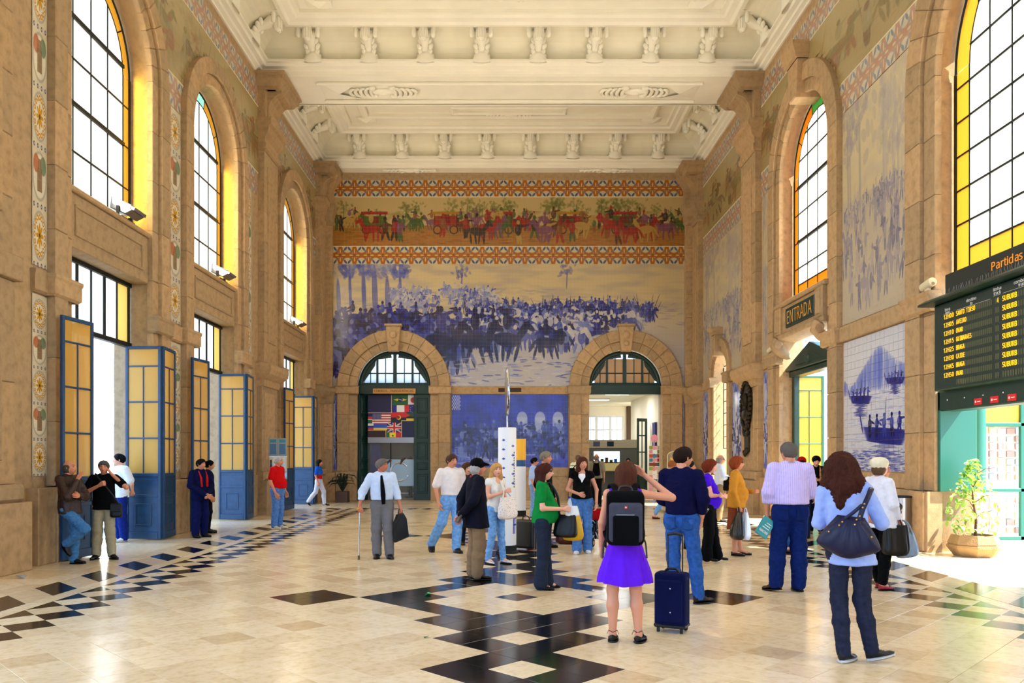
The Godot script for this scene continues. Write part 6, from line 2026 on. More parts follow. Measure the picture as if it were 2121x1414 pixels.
# slack bag: flat sided, full below, drawn in towards the top by pinch
func _pouch(w: float, h: float, d: float, pinch: float, y0 := 0.0, folds := 7) -> MB:
	var mb := MB.new()
	var rows := []
	for k in 17:
		var s := clampf((k - 1) / 14.0, 0.0, 1.0)
		var full := lerpf(0.82, 1.0, sqrt(clampf(s * 6.0, 0.0, 1.0))) * (1.0 - pinch * pow(s, 1.6))
		var thick := lerpf(0.7, 1.0, sqrt(clampf(s * 5.0, 0.0, 1.0))) * (1.0 - 0.78 * pow(s, 1.7))
		if k == 0 or k == 16: thick = 0.02
		if k == 0: full *= 0.9
		var row := PackedVector3Array()
		for j in 36:
			var a := TAU * j / 36
			var wr := 1.0 + (0.10 + 0.12 * s) * sin(cos(a) * folds * 2.4 + s * 2.0) * clampf(s * 3.0, 0.0, 1.0)
			var cx := signf(cos(a)) * pow(absf(cos(a)), 0.55)
			var cz := signf(sin(a)) * pow(absf(sin(a)), 0.6)
			var sag := 0.03 * h * (1.0 - s) * cos(cx * PI * 0.5)
			row.append(Vector3(cx * w / 2 * full, y0 + h * s - sag + 0.03 * h, -cz * d / 2 * thick * wr))
		rows.append(row)
	mb.skin(rows, true)
	return mb

# ---------- people ----------
var head_tpl: MB
var hand_tpl := {}
var shoe_tpl := {}

func make_templates() -> void:
	head_tpl = MB.new()
	var rows := []
	var cols := []
	for i in 53:
		var la := -PI / 2 + PI * i / 52.0
		var row := PackedVector3Array()
		for k in 60:
			var s := k / 60.0 * TAU
			var lo := s - 0.55 * sin(s)      # finer across the face
			var d := Vector3(cos(la) * sin(lo), sin(la), cos(la) * cos(lo))
			var p := d * Vector3(0.076, 0.116, 0.096)
			var dn := clampf(-p.y / 0.116, 0.0, 1.0)
			p.x *= 1.0 - 0.34 * dn * dn
			if p.z < 0: p.z *= 1.0 - 0.4 * dn
			else: p.z += 0.012 * dn * (1.0 - dn) * 3.0
			var front := clampf(d.z * 2.0, 0.0, 1.0)
			var x := p.x
			var y := p.y
			var ax := absf(x)
			p.z += front * (0.026 * exp(-pow(x / 0.013, 2) - pow((y + 0.026) / 0.016, 2)) + 0.011 * exp(-pow(x / 0.011, 2) - pow((y - 0.004) / 0.02, 2)))
			p.z -= front * 0.010 * exp(-pow((ax - 0.031) / 0.017, 2) - pow((y - 0.012) / 0.013, 2))
			p.z += front * 0.005 * exp(-pow((ax - 0.03) / 0.025, 2) - pow((y - 0.036) / 0.01, 2))
			p.z += front * 0.007 * exp(-pow(x / 0.02, 2) - pow((y + 0.060) / 0.011, 2)) - front * 0.004 * exp(-pow(x / 0.022, 2) - pow((y + 0.061) / 0.003, 2))
			p.z += front * 0.010 * exp(-pow(x / 0.022, 2) - pow((y + 0.1) / 0.016, 2))
			row.append(p)
			var c := Color.WHITE
			if front > 0.4:
				if pow(ax / 0.022, 2) + pow((y + 0.060) / 0.0075, 2) < 1.0: c = Color(0.86, 0.60, 0.57)
				if absf(y - 0.037 + 0.003 * cos(ax * 80)) < 0.005 and ax > 0.012 and ax < 0.05: c = Color(0.3, 0.22, 0.18)
				if pow((ax - 0.031) / 0.014, 2) + pow((y - 0.012) / 0.0065, 2) < 1.0: c = Color(0.12, 0.08, 0.07) if absf(ax - 0.031) < 0.006 else Color(0.95, 0.95, 0.95)
				c = c.lerp(Color(1.0, 0.80, 0.76), 0.5 * exp(-pow((ax - 0.045) / 0.018, 2) - pow((y + 0.025) / 0.02, 2)))
			cols.append(c.srgb_to_linear())
		rows.append(row)
	head_tpl.skin(rows, true)
	for i in cols.size(): head_tpl.c[i] = cols[i]
	for s in [-1, 1]:
		var e := MB.new()
		e.ball(Vector3(0.009, 0.031, 0.018), Transform3D(Basis(Vector3.UP, s * 0.35) * Basis(Vector3.RIGHT, -0.2), Vector3(s * 0.076, 0.002, -0.008)), 12)
		e.ball(Vector3(0.006, 0.014, 0.009), Transform3D(Basis(Vector3.UP, s * 0.5), Vector3(s * 0.083, -0.002, -0.003)), 8)
		head_tpl.add(e)
	for pose in ["relaxed", "grip", "flat"]:
		var f := Field.new(Vector3(-0.075, -0.21, -0.05), Vector3(0.085, 0.04, 0.09), 0.0048)
		f.bone(Vector3(0, 0.03, 0), Vector3(0, -0.02, 0), 0.026, 0.026, 0.02, Vector3(1, 1, 1.3))
		for k in 4:
			f.bone(Vector3((k - 1.5) * 0.010, -0.015, 0), Vector3((k - 1.5) * 0.0215, -0.088, 0), 0.015, 0.013, 0.012)
		var bend: Array = {"relaxed": [0.25, 0.4, 0.35], "grip": [1.15, 1.35, 0.8], "flat": [0.05, 0.12, 0.1]}[pose]
		for k in 4:
			var len: float = [0.064, 0.078, 0.084, 0.076][k] * 0.98
			var p := Vector3((k - 1.5) * 0.0215, -0.088, 0.0)
			var a := 0.0
			for j in 3:
				a += bend[j] + 0.05 * (3 - k)
				var q: Vector3 = p + Vector3((k - 1.5) * 0.0012, -cos(a), sin(a)) * len * [0.45, 0.32, 0.25][j]
				f.bone(p, q, 0.0098 - j * 0.0008, 0.0090 - j * 0.0008, 0.004)
				p = q
		var t0 := Vector3(0.026, -0.03, 0.004)
		var t1 := Vector3(0.047, -0.062, 0.018) if pose != "grip" else Vector3(0.042, -0.06, 0.028)
		var t2 := Vector3(0.056, -0.1, 0.03) if pose != "grip" else Vector3(0.022, -0.09, 0.05)
		f.bone(t0, t1, 0.0145, 0.0115, 0.012)
		f.bone(t1, t2, 0.0108, 0.0088, 0.004)
		var l := MB.new()
		f.into(l)
		var r := MB.new()
		r.add(l, Transform3D(Basis.from_scale(Vector3(-1, 1, 1)), Vector3.ZERO))
		hand_tpl[pose + "L"] = l
		hand_tpl[pose + "R"] = r
	for kind in ["shoe", "sneaker", "flat", "heel"]:
		var up := MB.new()
		var sole := MB.new()
		var lift := 0.055 if kind == "heel" else 0.0
		var n := 15
		var rr := []
		var sr := []
		for k in n:
			var s := k / (n - 1.0)
			var z := lerpf(-0.075, 0.195, s)
			var w: float = 0.036 + 0.012 * sin(clampf(s * 1.25, 0, 1) * PI) + 0.006 * sin(s * PI)
			if s > 0.8: w *= sqrt(maxf(0.02, 1.0 - pow((s - 0.8) / 0.205, 2)))
			if s < 0.12: w *= sqrt(maxf(0.02, 1.0 - pow((0.12 - s) / 0.125, 2)))
			var hgt := lerpf(0.1, 0.038, smoothstep(0.22, 0.75, s)) if kind in ["shoe", "sneaker"] else lerpf(0.065, 0.032, smoothstep(0.1, 0.8, s))
			if s > 0.85: hgt *= lerpf(1.0, 0.6, (s - 0.85) / 0.15)
			var y0 := 0.016 + lift * (1.0 - smoothstep(0.15, 0.75, s))
			var row := PackedVector3Array()
			for j in 14:
				var a := TAU * j / 14
				row.append(Vector3(cos(a) * w * (1.0 if sin(a) < 0.3 else 0.86), y0 + hgt * 0.5 + sin(a) * hgt * 0.5, z))
			rr.append(row)
			var so := PackedVector3Array()
			var th := 0.024 if kind == "sneaker" else 0.014
			for q in [[-1.04, 1.0], [-1.04, 0.0], [1.04, 0.0], [1.04, 1.0]]:
				so.append(Vector3(q[0] * w, y0 - 0.014 + q[1] * th, z))
			sr.append(so)
		for e in 2:
			for arr in [rr, sr]:
				var c := Vector3.ZERO
				var row0: PackedVector3Array = arr[0] if e == 0 else arr[arr.size() - 1]
				for p in row0: c += p / row0.size()
				var row := PackedVector3Array()
				row.resize(row0.size())
				row.fill(c)
				if e == 0: arr.push_front(row)
				else: arr.push_back(row)
		up.skin(rr, true)
		sole.skin(sr, true)
		if kind == "heel": sole.tube(PackedVector3Array([Vector3(0, 0.06, -0.06), Vector3(0, 0.0, -0.062)]), [0.016, 0.009], 8)
		if kind in ["shoe", "sneaker"]:      # laces
			for k in 4: up.tube(PackedVector3Array([Vector3(-0.022, 0.088 - k * 0.011, 0.03 + k * 0.022), Vector3(0, 0.098 - k * 0.011, 0.03 + k * 0.022), Vector3(0.022, 0.088 - k * 0.011, 0.03 + k * 0.022)]), [0.004], 5)
		if kind == "flat": up.tube(PackedVector3Array([Vector3(-0.02, 0.055, 0.1), Vector3(0, 0.068, 0.11), Vector3(0.02, 0.055, 0.1)]), [0.008], 6)
		shoe_tpl[kind] = [up, sole, up.mesh(), sole.mesh()]

var wrinkle := FastNoiseLite.new()

func field_mesh(bones: Array, cell: float, amp := 0.0, freq := 7.0, stretch := Vector3.ONE, cut := -1.0, mb: MB = null) -> MB:
	var lo := Vector3(9, 9, 9)
	var hi := -lo
	for b in bones:
		if b.size() > 6 and b[6] < 0: continue
		var r: float = maxf(b[2], b[3]) + 0.03
		for e in 2:
			lo = lo.min(b[e] - Vector3(r, r, r))
			hi = hi.max(b[e] + Vector3(r, r, r))
	if cut >= 0.0: lo.y = maxf(lo.y, cut - 2.5 * cell)
	var f := Field.new(lo, hi, cell)
	for b in bones:
		f.bone(b[0], b[1], b[2], b[3], b[4] if b.size() > 4 else 0.03, b[5] if b.size() > 5 else Vector3.ONE, b[6] if b.size() > 6 else 1.0)
	if cut >= 0.0: f.cut_below(cut)
	if mb == null: mb = MB.new()
	var from := mb.v.size()
	f.into(mb)
	if amp > 0.0:
		for i in range(from, mb.v.size()):
			var p := mb.v[i] * stretch * freq
			mb.v[i] += mb.n[i] * amp * (0.7 * wrinkle.get_noise_3dv(p) + 0.9 * (0.35 - absf(wrinkle.get_noise_3dv(p * Vector3(1.2, 2.0, 1.2) + Vector3(p.y, 0, 0)))))
		# normals again, from the faces
		var acc := PackedVector3Array()
		acc.resize(mb.v.size())
		for i in range(0, mb.ix.size(), 3):
			var a := mb.ix[i]
			if a < from: continue
			var nn := (mb.v[mb.ix[i + 2]] - mb.v[a]).cross(mb.v[mb.ix[i + 1]] - mb.v[a])
			acc[a] += nn; acc[mb.ix[i + 1]] += nn; acc[mb.ix[i + 2]] += nn
		for i in range(from, mb.v.size()):
			if acc[i].length_squared() > 1e-16: mb.n[i] = acc[i].normalized()
	return mb

# a point given as [x, y, z]
func V3(a: Array) -> Vector3:
	return Vector3(a[0], a[1], a[2])

# o: at [x, d], yaw (0 faces the camera, 90 faces right), h, pose and clothes; the figure is built 1.70 tall facing +z (left = +x) and scaled
func person(label: String, o: Dictionary) -> Node3D:
	var n := thing("person", label, "person", D(o.at[0], 0, o.at[1]), deg_to_rad(o.get("yaw", 0.0)))
	var s: float = o.get("h", 1.7) / 1.7
	n.scale = Vector3.ONE * s
	var fem: bool = o.get("fem", false)
	var fat: float = o.get("fat", 1.0)
	var cell := clampf(o.at[1] * 0.00095, 0.0105, 0.021)
	var sw := 0.155 if fem else 0.18
	var hip := Vector3(0, 0.94, 0) + V3(o.get("shift", [0, 0, 0]))
	var up := Basis.from_euler(Vector3(deg_to_rad(o.get("lean", 0.0)), deg_to_rad(o.get("twist", 0.0)), deg_to_rad(o.get("side", 0.0))))
	var U := func(x: float, y: float, z: float) -> Vector3: return hip + up * (Vector3(x, y - 0.94, z))
	var shL: Vector3 = U.call(sw, 1.395, -0.012)
	var shR: Vector3 = U.call(-sw, 1.395, -0.012)
	var J := {
		"le": U.call(sw + 0.055, 1.12, -0.035), "lw": U.call(sw + 0.065, 0.89, 0.05), "re": U.call(-sw - 0.055, 1.12, -0.035), "rw": U.call(-sw - 0.065, 0.89, 0.05),
		"lk": Vector3(0.098, 0.5, 0.02), "la": Vector3(0.105, 0.085, -0.02), "rk": Vector3(-0.098, 0.5, 0.02), "ra": Vector3(-0.105, 0.085, -0.02)}
	for k in J:
		if o.has(k): J[k] = V3(o[k])
	var hL := hip + Vector3(0.088, -0.03, 0)
	var hR := hip + Vector3(-0.088, -0.03, 0)
	var hd := up * Basis(Vector3.UP, deg_to_rad(o.get("hy", 0.0))) * Basis(Vector3.RIGHT, deg_to_rad(o.get("hp", 0.0)))
	var hc: Vector3 = U.call(0, 1.50, 0.0) + hd * Vector3(0, 0.085, 0.022)
	var skin := Color(o.get("skin", Color(0.84, 0.58, 0.44)))
	var flat := Vector3(1, 1, 1.42)
	# --- body ---
	var bo := [[U.call(0, 1.40, -0.015), hc + hd * Vector3(0, -0.05, -0.02), 0.054 if not fem else 0.048, 0.054 if not fem else 0.048, 0.03],
		[U.call(0, 1.30, -0.005), U.call(0, 1.1, 0), 0.145, 0.12, 0.04, Vector3(1, 1, 1.5)], [shL, shR, 0.045, 0.045, 0.05]]
	for q in [["l", shL], ["r", shR]]:
		bo.append([q[1], J[q[0] + "e"], 0.046 * (0.88 if fem else 1.0) * sqrt(fat), 0.038 * (0.9 if fem else 1.0), 0.03])
		bo.append([J[q[0] + "e"], J[q[0] + "w"], 0.040 * (0.88 if fem else 1.0), 0.026, 0.02])
	if o.get("bare", false):
		bo.append([U.call(0, 1.1, 0), hip, 0.11, 0.11, 0.04, flat])
		for q in [["l", hL], ["r", hR]]:
			bo.append([q[1], J[q[0] + "k"], 0.082, 0.054, 0.03])
			bo.append([J[q[0] + "k"], J[q[0] + "k"].lerp(J[q[0] + "a"], 0.35) + Vector3(0, 0, -0.012), 0.052, 0.055, 0.03])
			bo.append([J[q[0] + "k"].lerp(J[q[0] + "a"], 0.35) + Vector3(0, 0, -0.012), J[q[0] + "a"], 0.055, 0.034, 0.03])
			bo.append([J[q[0] + "a"] + Vector3(0, -0.01, 0), J[q[0] + "a"] + Vector3(0, -0.045, 0.1), 0.034, 0.026, 0.02])
	elif o.get("ankles", false):
		bo.append([U.call(0, 1.1, 0), hip, 0.11, 0.1, 0.04])
		for q in ["l", "r"]:
			bo.append([hL if q == "l" else hR, J[q + "k"], 0.06, 0.05, 0.03])
			bo.append([J[q + "k"], J[q + "a"], 0.05, 0.036, 0.02])
			bo.append([J[q + "a"] + Vector3(0, -0.01, 0), J[q + "a"] + Vector3(0, -0.045, 0.1), 0.034, 0.026, 0.02])
	var body := field_mesh(bo, cell * 0.9)
	var hs: float = o.get("hs", 1.0)
	body.add(head_tpl, Transform3D(hd * hs, hc))
	for q in ["l", "r"]:
		var pose: String = o.get(q + "pose", "relaxed")
		var fd: Vector3 = (J[q + "w"] - J[q + "e"]).normalized()
		if o.has(q + "fd"): fd = V3(o[q + "fd"]).normalized()
		var td := V3(o.get(q + "td", [0, 0, 1]))
		td = (td - fd * td.dot(fd)).normalized()
		var bx := td if q == "l" else -td
		body.add(hand_tpl[pose + q.to_upper()], Transform3D(Basis(bx, -fd, bx.cross(-fd)) * (0.92 if fem else 1.02), J[q + "w"] + fd * 0.02))
	var sm: Material
	var key := "skin" + skin.to_html()
	if not M.has(key):
		M[key] = mat(skin, 0.55)
		M[key].vertex_color_use_as_albedo = true
		M[key].subsurf_scatter_enabled = true
		M[key].subsurf_scatter_strength = 0.12
	sm = M[key]
	part("body", body, sm, n)
	# --- lower garment ---
	var lg: Dictionary = o.get("legs", {})
	var kind: String = lg.get("kind", "trousers")
	if kind == "trousers":
		var lo: float = lg.get("loose", 0.012)
		var fl: float = lg.get("flare", 0.0)
		var tk: float = 1.0 if o.get("top", {}).get("hem", 0.9) > 0.87 else 0.9
		var tb := [[hL, hR, 0.112 * sqrt(fat) * tk, 0.112 * sqrt(fat) * tk, 0.04, Vector3(1, 1, 1.1)], [hip + Vector3(0, 0.03, 0), hip + Vector3(0, lg.get("rise", 0.12 if o.get("top", {}).get("hem", 0.9) > 0.93 else 0.03), 0.0), 0.132 * fat, 0.14 * fat if not fem else 0.125 * fat, 0.03, Vector3(1, 1, 1.28)]]
		for q in [["l", hL], ["r", hR]]:
			var k: Vector3 = J[q[0] + "k"]
			var a: Vector3 = J[q[0] + "a"]
			tb.append([q[1] + Vector3(0, -0.03, 0), k, (0.086 * sqrt(fat) + lo * 0.5) * tk, 0.058 + lo, 0.035])
			tb.append([k, k.lerp(a, 0.4) + Vector3(0, 0, -0.008), 0.058 + lo, 0.056 + lo, 0.03])
			tb.append([k.lerp(a, 0.4) + Vector3(0, 0, -0.008), k.lerp(a, lg.get("len", 1.0)), 0.056 + lo, 0.048 + lo + fl, 0.03])
		part("trousers", field_mesh(tb, cell, 0.010, 5.0, Vector3(1, 1.7, 1)), cloth(lg.col, lg.get("cloth", "")), n)
		if lg.has("belt"):
			var rows := []
			for y in [0.0, 0.035]:
				var row := PackedVector3Array()
				for j in 30:
					row.append(hip + Vector3(cos(TAU * j / 30) * (0.139 if not fem else 0.13) * fat * 1.06, lg.get("rise", 0.12) - 0.035 + y + 0.03, -sin(TAU * j / 30) * 0.115 * fat * 1.06))
				rows.append(row)
			var mb := MB.new()
			mb.skin(rows, true)
			part("belt", mb, cloth(lg.belt, "leather"), n)
		if lg.has("pockets"):
			for e in [-1, 1]:
				var mb := MB.new()
				var f := Transform3D(Basis(Vector3.UP, PI - e * 0.45) , hip + Vector3(e * 0.045, -0.045, 0.0))
				mb.prism(P2([-0.055, -0.07, 0, -0.09, 0.055, -0.07, 0.055, 0.05, -0.055, 0.05]), 0.06, 0.122 * sqrt(fat), f, 0.006)
				part("pocket", mb, cloth(lg.pockets, "denim"), n)
	elif kind == "skirt":
		part("skirt", skirt(hip, lg), cloth(lg.col, lg.get("cloth", "")), n)
	# --- upper garment ---
	var tp: Dictionary = o.get("top", {})
	var hem: float = tp.get("hem", 0.9)
	var ease: float = tp.get("ease", 0.012)
	var ub := [[U.call(0, 1.29, -0.004), U.call(0, 1.13, 0), (0.152 if not fem else 0.138) + ease, (0.142 if not fem else 0.122) * sqrt(fat) + ease, 0.045, flat],
		[U.call(0, 1.13, 0.0), U.call(0, maxf(hem + 0.03, 0.98), 0.0), (0.14 if not fem else 0.122) * fat + ease, (0.148 if not fem else 0.15) * fat + ease, 0.04, Vector3(1, 1, 1.34)],
		[shL + up * Vector3(-0.015, 0, 0), shR + up * Vector3(0.015, 0, 0), 0.048 + ease * 0.4, 0.048 + ease * 0.4, 0.05],
		[U.call(0.05, 1.43, -0.02), U.call(-0.05, 1.43, -0.02), 0.05, 0.05, 0.05]]
	if hem < 0.95: ub.append([U.call(0, 0.98, 0), U.call(0, hem, 0), 0.148 * fat + ease, 0.15 * fat + ease + tp.get("flare", 0.01), 0.04, Vector3(1, 1, 1.3)])
	if fem:
		for e in [-1, 1]: ub.append([U.call(0.07 * e, 1.245, 0.075), U.call(0.065 * e, 1.23, 0.09), 0.058 + ease * 0.5, 0.05, 0.05])
	if fat > 1.08: ub.append([U.call(0, 1.08, 0.07 * fat), U.call(0, 1.02, 0.075 * fat), 0.115 * fat, 0.11 * fat, 0.06])
	var sl: float = tp.get("sleeve", 2.0)
	for q in [["l", shL], ["r", shR]]:
		var e: Vector3 = J[q[0] + "e"]
		var w: Vector3 = J[q[0] + "w"]
		var g: float = 0.85 if fem else 1.0
		if sl > 0.0: ub.append([q[1], q[1].lerp(e, minf(sl, 1.0)), (0.05 * g) * sqrt(fat) + ease * 0.55 + 0.005, 0.043 * g + ease * 0.65 + 0.005 + (0.008 if sl < 1.0 else 0.0), 0.03])
		if sl > 1.0: ub.append([e, e.lerp(w, sl - 1.0), 0.043 * g + ease * 0.65, 0.031 * g + ease * 0.6, 0.025])
	for cv in tp.get("carve", []):
		ub.append([U.call(cv[0], cv[1], cv[2]), U.call(cv[3], cv[4], cv[5]), cv[6], cv[7], 0.01, Vector3.ONE, -1.0])
	var cutw: float = tp.get("cut", hem) if o.get("lean", 0.0) < 12.0 else -1.0
	part(tp.get("name", "shirt"), field_mesh(ub, cell, minf(tp.get("wr", 0.009), 0.014), 4.6, Vector3(1, 0.8, 1), cutw), cloth(tp.col, tp.get("cloth", "")), n)
	if tp.has("collar"):
		var mb := MB.new()
		var rows := []
		for q in [[0.062, 1.435, 0.0], [0.068, 1.475, 0.004], [0.088, 1.44, 0.012]]:
			var row := PackedVector3Array()
			for j in 26:
				var a := lerpf(0.35, TAU - 0.35, j / 25.0) - PI / 2
				row.append(U.call(cos(a - 0.0) * q[0], q[1] - 0.03 * maxf(0, -sin(a)) * 1.0, -0.012 + -sin(a) * q[0] * 0.95 + q[2] * 0.3))
			rows.append(row)
		mb.skin(rows, false)
		part("collar", mb, cloth(tp.collar), n)
	if tp.has("tie"):
		var mb := MB.new()
		var path := PackedVector3Array([U.call(0, 1.43, 0.075), U.call(0.0, 1.40, 0.10), U.call(0.005, 1.25, 0.145 + ease), U.call(0.012, 1.08, 0.15 * fat + ease), U.call(0.015, 0.93, 0.148 * fat + ease)])
		mb.tube(path, [0.022, 0.02, 0.034, 0.042, 0.03], 8, true, 0.25, Vector3.RIGHT)
		part("tie", mb, cloth(tp.tie), n)
	if tp.has("inner"):      # a lighter shirt in the opening of the neck
		part("undershirt", field_mesh([[U.call(0, 1.30, 0.0), U.call(0, 1.1, 0.0), 0.138, 0.12, 0.03, Vector3(1, 1, 1.34)], [U.call(0.05, 1.225, 0.07), U.call(-0.05, 1.225, 0.07), 0.05, 0.05, 0.05]], cell, 0.0, 1.0, Vector3.ONE, 1.08), cloth(tp.inner), n)
	if o.has("scarf"):
		var mb := MB.new()
		for e in [-1, 1]:
			mb.tube(PackedVector3Array([U.call(0, 1.455, -0.075), U.call(e * 0.07, 1.45, -0.03), U.call(e * 0.08, 1.41, 0.06), U.call(e * 0.07, 1.28, 0.135), U.call(e * 0.065, 1.1, 0.15)]), [0.03, 0.035, 0.035, 0.04, 0.035], 8, true, 0.45)
		part("scarf", mb, cloth(o.scarf[0], o.scarf[1]), n)
	# --- shoes ---
	var sh: Array = o.get("shoes", ["shoe", Color(0.05, 0.04, 0.04)])
	for q in ["l", "r"]:
		var a: Vector3 = J[q + "a"]
		var t: Array = shoe_tpl[sh[0]]
		var ob := part("shoe", t[2], cloth(sh[1], "leather"), n)
		var fy: float = deg_to_rad(o.get(q + "fy", 9.0 if q == "l" else -9.0))
		var fp: float = deg_to_rad(o.get(q + "fp", 0.0))
		var bs := Basis(Vector3.UP, fy) * Basis(Vector3.RIGHT, fp)
		ob.transform = Transform3D(bs * (0.9 if fem else 1.02), a + bs * Vector3(0, -0.083, 0.012))
		part("sole", t[3], cloth(sh[2] if sh.size() > 2 else Color(0.03, 0.03, 0.03), "leather"), ob)
	# --- hair, hats, glasses ---
	var hr: Array = o.get("hair", ["short", Color(0.05, 0.035, 0.03)])
	var H := func(x: float, y: float, z: float) -> Vector3: return hc + hd * (Vector3(x, y, z) * hs)
	var cap := o.has("hat")
	var hb := []
	var amp := 0.006
	var fr := 22.0
	match hr[0]:
		"short", "bob", "long", "puffy":
			var r := 0.09 if hr[0] != "puffy" else 0.104
			hb = [[H.call(0, 0.032, 0.012), H.call(0, 0.016, -0.028), r, r, 0.02]]
			if hr[0] == "puffy":
				for e in [-1, 1]: hb.append([H.call(e * 0.05, 0.04, -0.01), H.call(e * 0.06, -0.03, -0.03), 0.06, 0.055, 0.03])
				hb.append([H.call(0, 0, -0.06), H.call(0, -0.06, -0.055), 0.07, 0.05, 0.03])
				amp = 0.014
			if hr[0] in ["bob", "long"]:
				for e in [-1, 1]: hb.append([H.call(e * 0.062, 0.01, -0.012), H.call(e * 0.075, -0.12, -0.025), 0.04, 0.038, 0.03])
				hb.append([H.call(0, 0, -0.06), H.call(0, -0.12, -0.06), 0.075, 0.07, 0.03])
				amp = 0.012
			if hr[0] == "long":
				hb.append([H.call(0, -0.1, -0.07), H.call(0.0, -0.25, -0.09), 0.085, 0.065, 0.04])
				for e in [-1, 1]: hb.append([H.call(e * 0.075, -0.1, -0.03), H.call(e * 0.09, -0.24, -0.03), 0.045, 0.03, 0.03])
		"curly":
			hb = [[H.call(0, 0.034, 0.005), H.call(0, 0.012, -0.035), 0.1, 0.1, 0.02]]
			for e in [-1, 1]:
				hb.append([H.call(e * 0.065, 0.0, -0.03), H.call(e * 0.1, -0.13, -0.04), 0.065, 0.062, 0.04])
				hb.append([H.call(e * 0.1, -0.12, -0.04), H.call(e * 0.085, -0.25, -0.05), 0.06, 0.035, 0.04])
			hb.append([H.call(0, 0, -0.07), H.call(-0.01, -0.15, -0.09), 0.09, 0.085, 0.03])
			hb.append([H.call(0.0, -0.15, -0.09), H.call(0.03, -0.29, -0.1), 0.085, 0.05, 0.03])
			amp = 0.022
			fr = 17.0
		"ponytail":
			hb = [[H.call(0, 0.032, 0.012), H.call(0, 0.016, -0.028), 0.09, 0.09, 0.02], [H.call(0, 0.03, -0.1), H.call(0, -0.1, -0.13), 0.04, 0.02, 0.02]]
		"fringe":
			hb = [[H.call(0, 0.0, -0.02), H.call(0, -0.02, -0.028), 0.09, 0.086, 0.02]]
	if hb.size() > 0 and (not cap or hr[0] != "none"):
		if hr[0] == "fringe": hb.append([H.call(0, 0.12, 0.02), H.call(0, 0.1, -0.02), 0.09, 0.085, 0.02, Vector3.ONE, -1.0])
		hb.append([H.call(0, -0.05, 0.135), H.call(0, -0.13, 0.13), 0.105, 0.12, 0.012, Vector3.ONE, -1.0])
		if cap: hb.append([H.call(0, 0.2, 0), H.call(0, 0.14, 0), 0.1, 0.1, 0.01, Vector3.ONE, -1.0])
		part("hair", field_mesh(hb, clampf(cell, 0.0085, 0.013), amp, fr, Vector3(1, 0.35, 1)), hair_mat(hr[1]), n)
	if cap:
		var ht: Array = o.hat
		var mb := MB.new()
		if ht[0] == "cap":
			field_mesh([[H.call(0, 0.045, 0.005), H.call(0, 0.045, -0.015), 0.094, 0.094, 0.02]], 0.011, 0.0, 1.0, Vector3.ONE, -1.0, mb)
			part("cap", mb, cloth(ht[1]), n)
			mb = MB.new()
			field_mesh([[H.call(0, 0.05, 0.08), H.call(0, 0.045, 0.125), 0.062, 0.05, 0.02, Vector3.ONE], [H.call(0, 0.145, 0.12), H.call(0, 0.14, 0.16), 0.09, 0.09, 0.004, Vector3.ONE, -1.0], [H.call(0, -0.06, 0.12), H.call(0, -0.07, 0.16), 0.09, 0.09, 0.004, Vector3.ONE, -1.0]], 0.008, 0.0, 1.0, Vector3.ONE, -1.0, mb)
			part("peak", mb, cloth(ht[1]), n)
			if ht.size() > 2:
				mb = MB.new()
				mb.ball(Vector3(0.018, 0.014, 0.004), Transform3D(hd, H.call(0, 0.085, 0.088)), 8)
				part("badge", mb, cloth(ht[2]), n)
		else:      # soft cap, gathered at the band
			field_mesh([[H.call(0, 0.07, 0.0), H.call(0, 0.07, -0.03), 0.105, 0.105, 0.03, Vector3(1, 1.35, 1)], [H.call(0, 0.035, 0.0), H.call(0, 0.03, -0.02), 0.09, 0.09, 0.02]], 0.009, 0.006, 18.0, Vector3(1, 0.2, 1), -1.0, mb)
			part("cap", mb, cloth(ht[1]), n)
			mb = MB.new()
			mb.tube(PackedVector3Array([H.call(-0.06, 0.025, 0.07), H.call(0, 0.02, 0.13), H.call(0.06, 0.025, 0.07)]), [0.03, 0.04, 0.03], 8, true, 0.25, Vector3.UP.cross(hd.z))
			part("peak", mb, cloth(ht[1]), n)
	if o.has("glasses"):
		var mb := MB.new()
		for e in [-1, 1]:
			mb.ball(Vector3(0.026, 0.017, 0.006), Transform3D(hd * Basis(Vector3.UP, e * 0.35), H.call(e * 0.033, 0.012, 0.096)), 10)
			mb.tube(PackedVector3Array([H.call(e * 0.058, 0.015, 0.082), H.call(e * 0.08, 0.012, -0.01)]), [0.004], 5)
		part("glasses", mb, M.black, n)
	n.set_meta("J", J)
	return n

func hair_mat(c: Color) -> Material:
	var key := "hair" + c.to_html()
	if not M.has(key):
		var m := tri_mat(c, 0.6, cloth_tex, 14.0, cloth_bump, 0.35, false)
		m.metallic_specular = 0.22
		m.uv1_scale = Vector3(16, 3, 16)
		M[key] = m
	return M[key]

func skirt(hip: Vector3, lg: Dictionary) -> MB:
	var mb := MB.new()
	var rows := []
	var y0: float = lg.get("y0", 1.06)
	var y1: float = lg.hem
	var r1: float = lg.get("r", 0.22)
	var nf: int = lg.get("folds", 9)
	for k in 22:
		var s := k / 21.0
		var y := lerpf(y0, y1, s)
		var row := PackedVector3Array()
		for j in 72:
			var a := TAU * j / 72
			var r := lerpf(0.125, 0.165, smoothstep(0.0, 0.32, s))
			r = lerpf(r, r1, smoothstep(0.25, 1.0, s))
			var w: float = lg.get("fold", 0.018) * smoothstep(0.15, 1.0, s)
			r += w * (sin(a * nf + 0.6 * sin(a * 2.0 + s)) + 0.5 * sin(a * (nf * 2 - 3) + 1.7))
			row.append(Vector3(hip.x + cos(a) * r, y + 0.012 * s * sin(a * 3.0), hip.z - sin(a) * r * 0.80))
		rows.append(row)
	mb.skin(rows, true)
	return mb

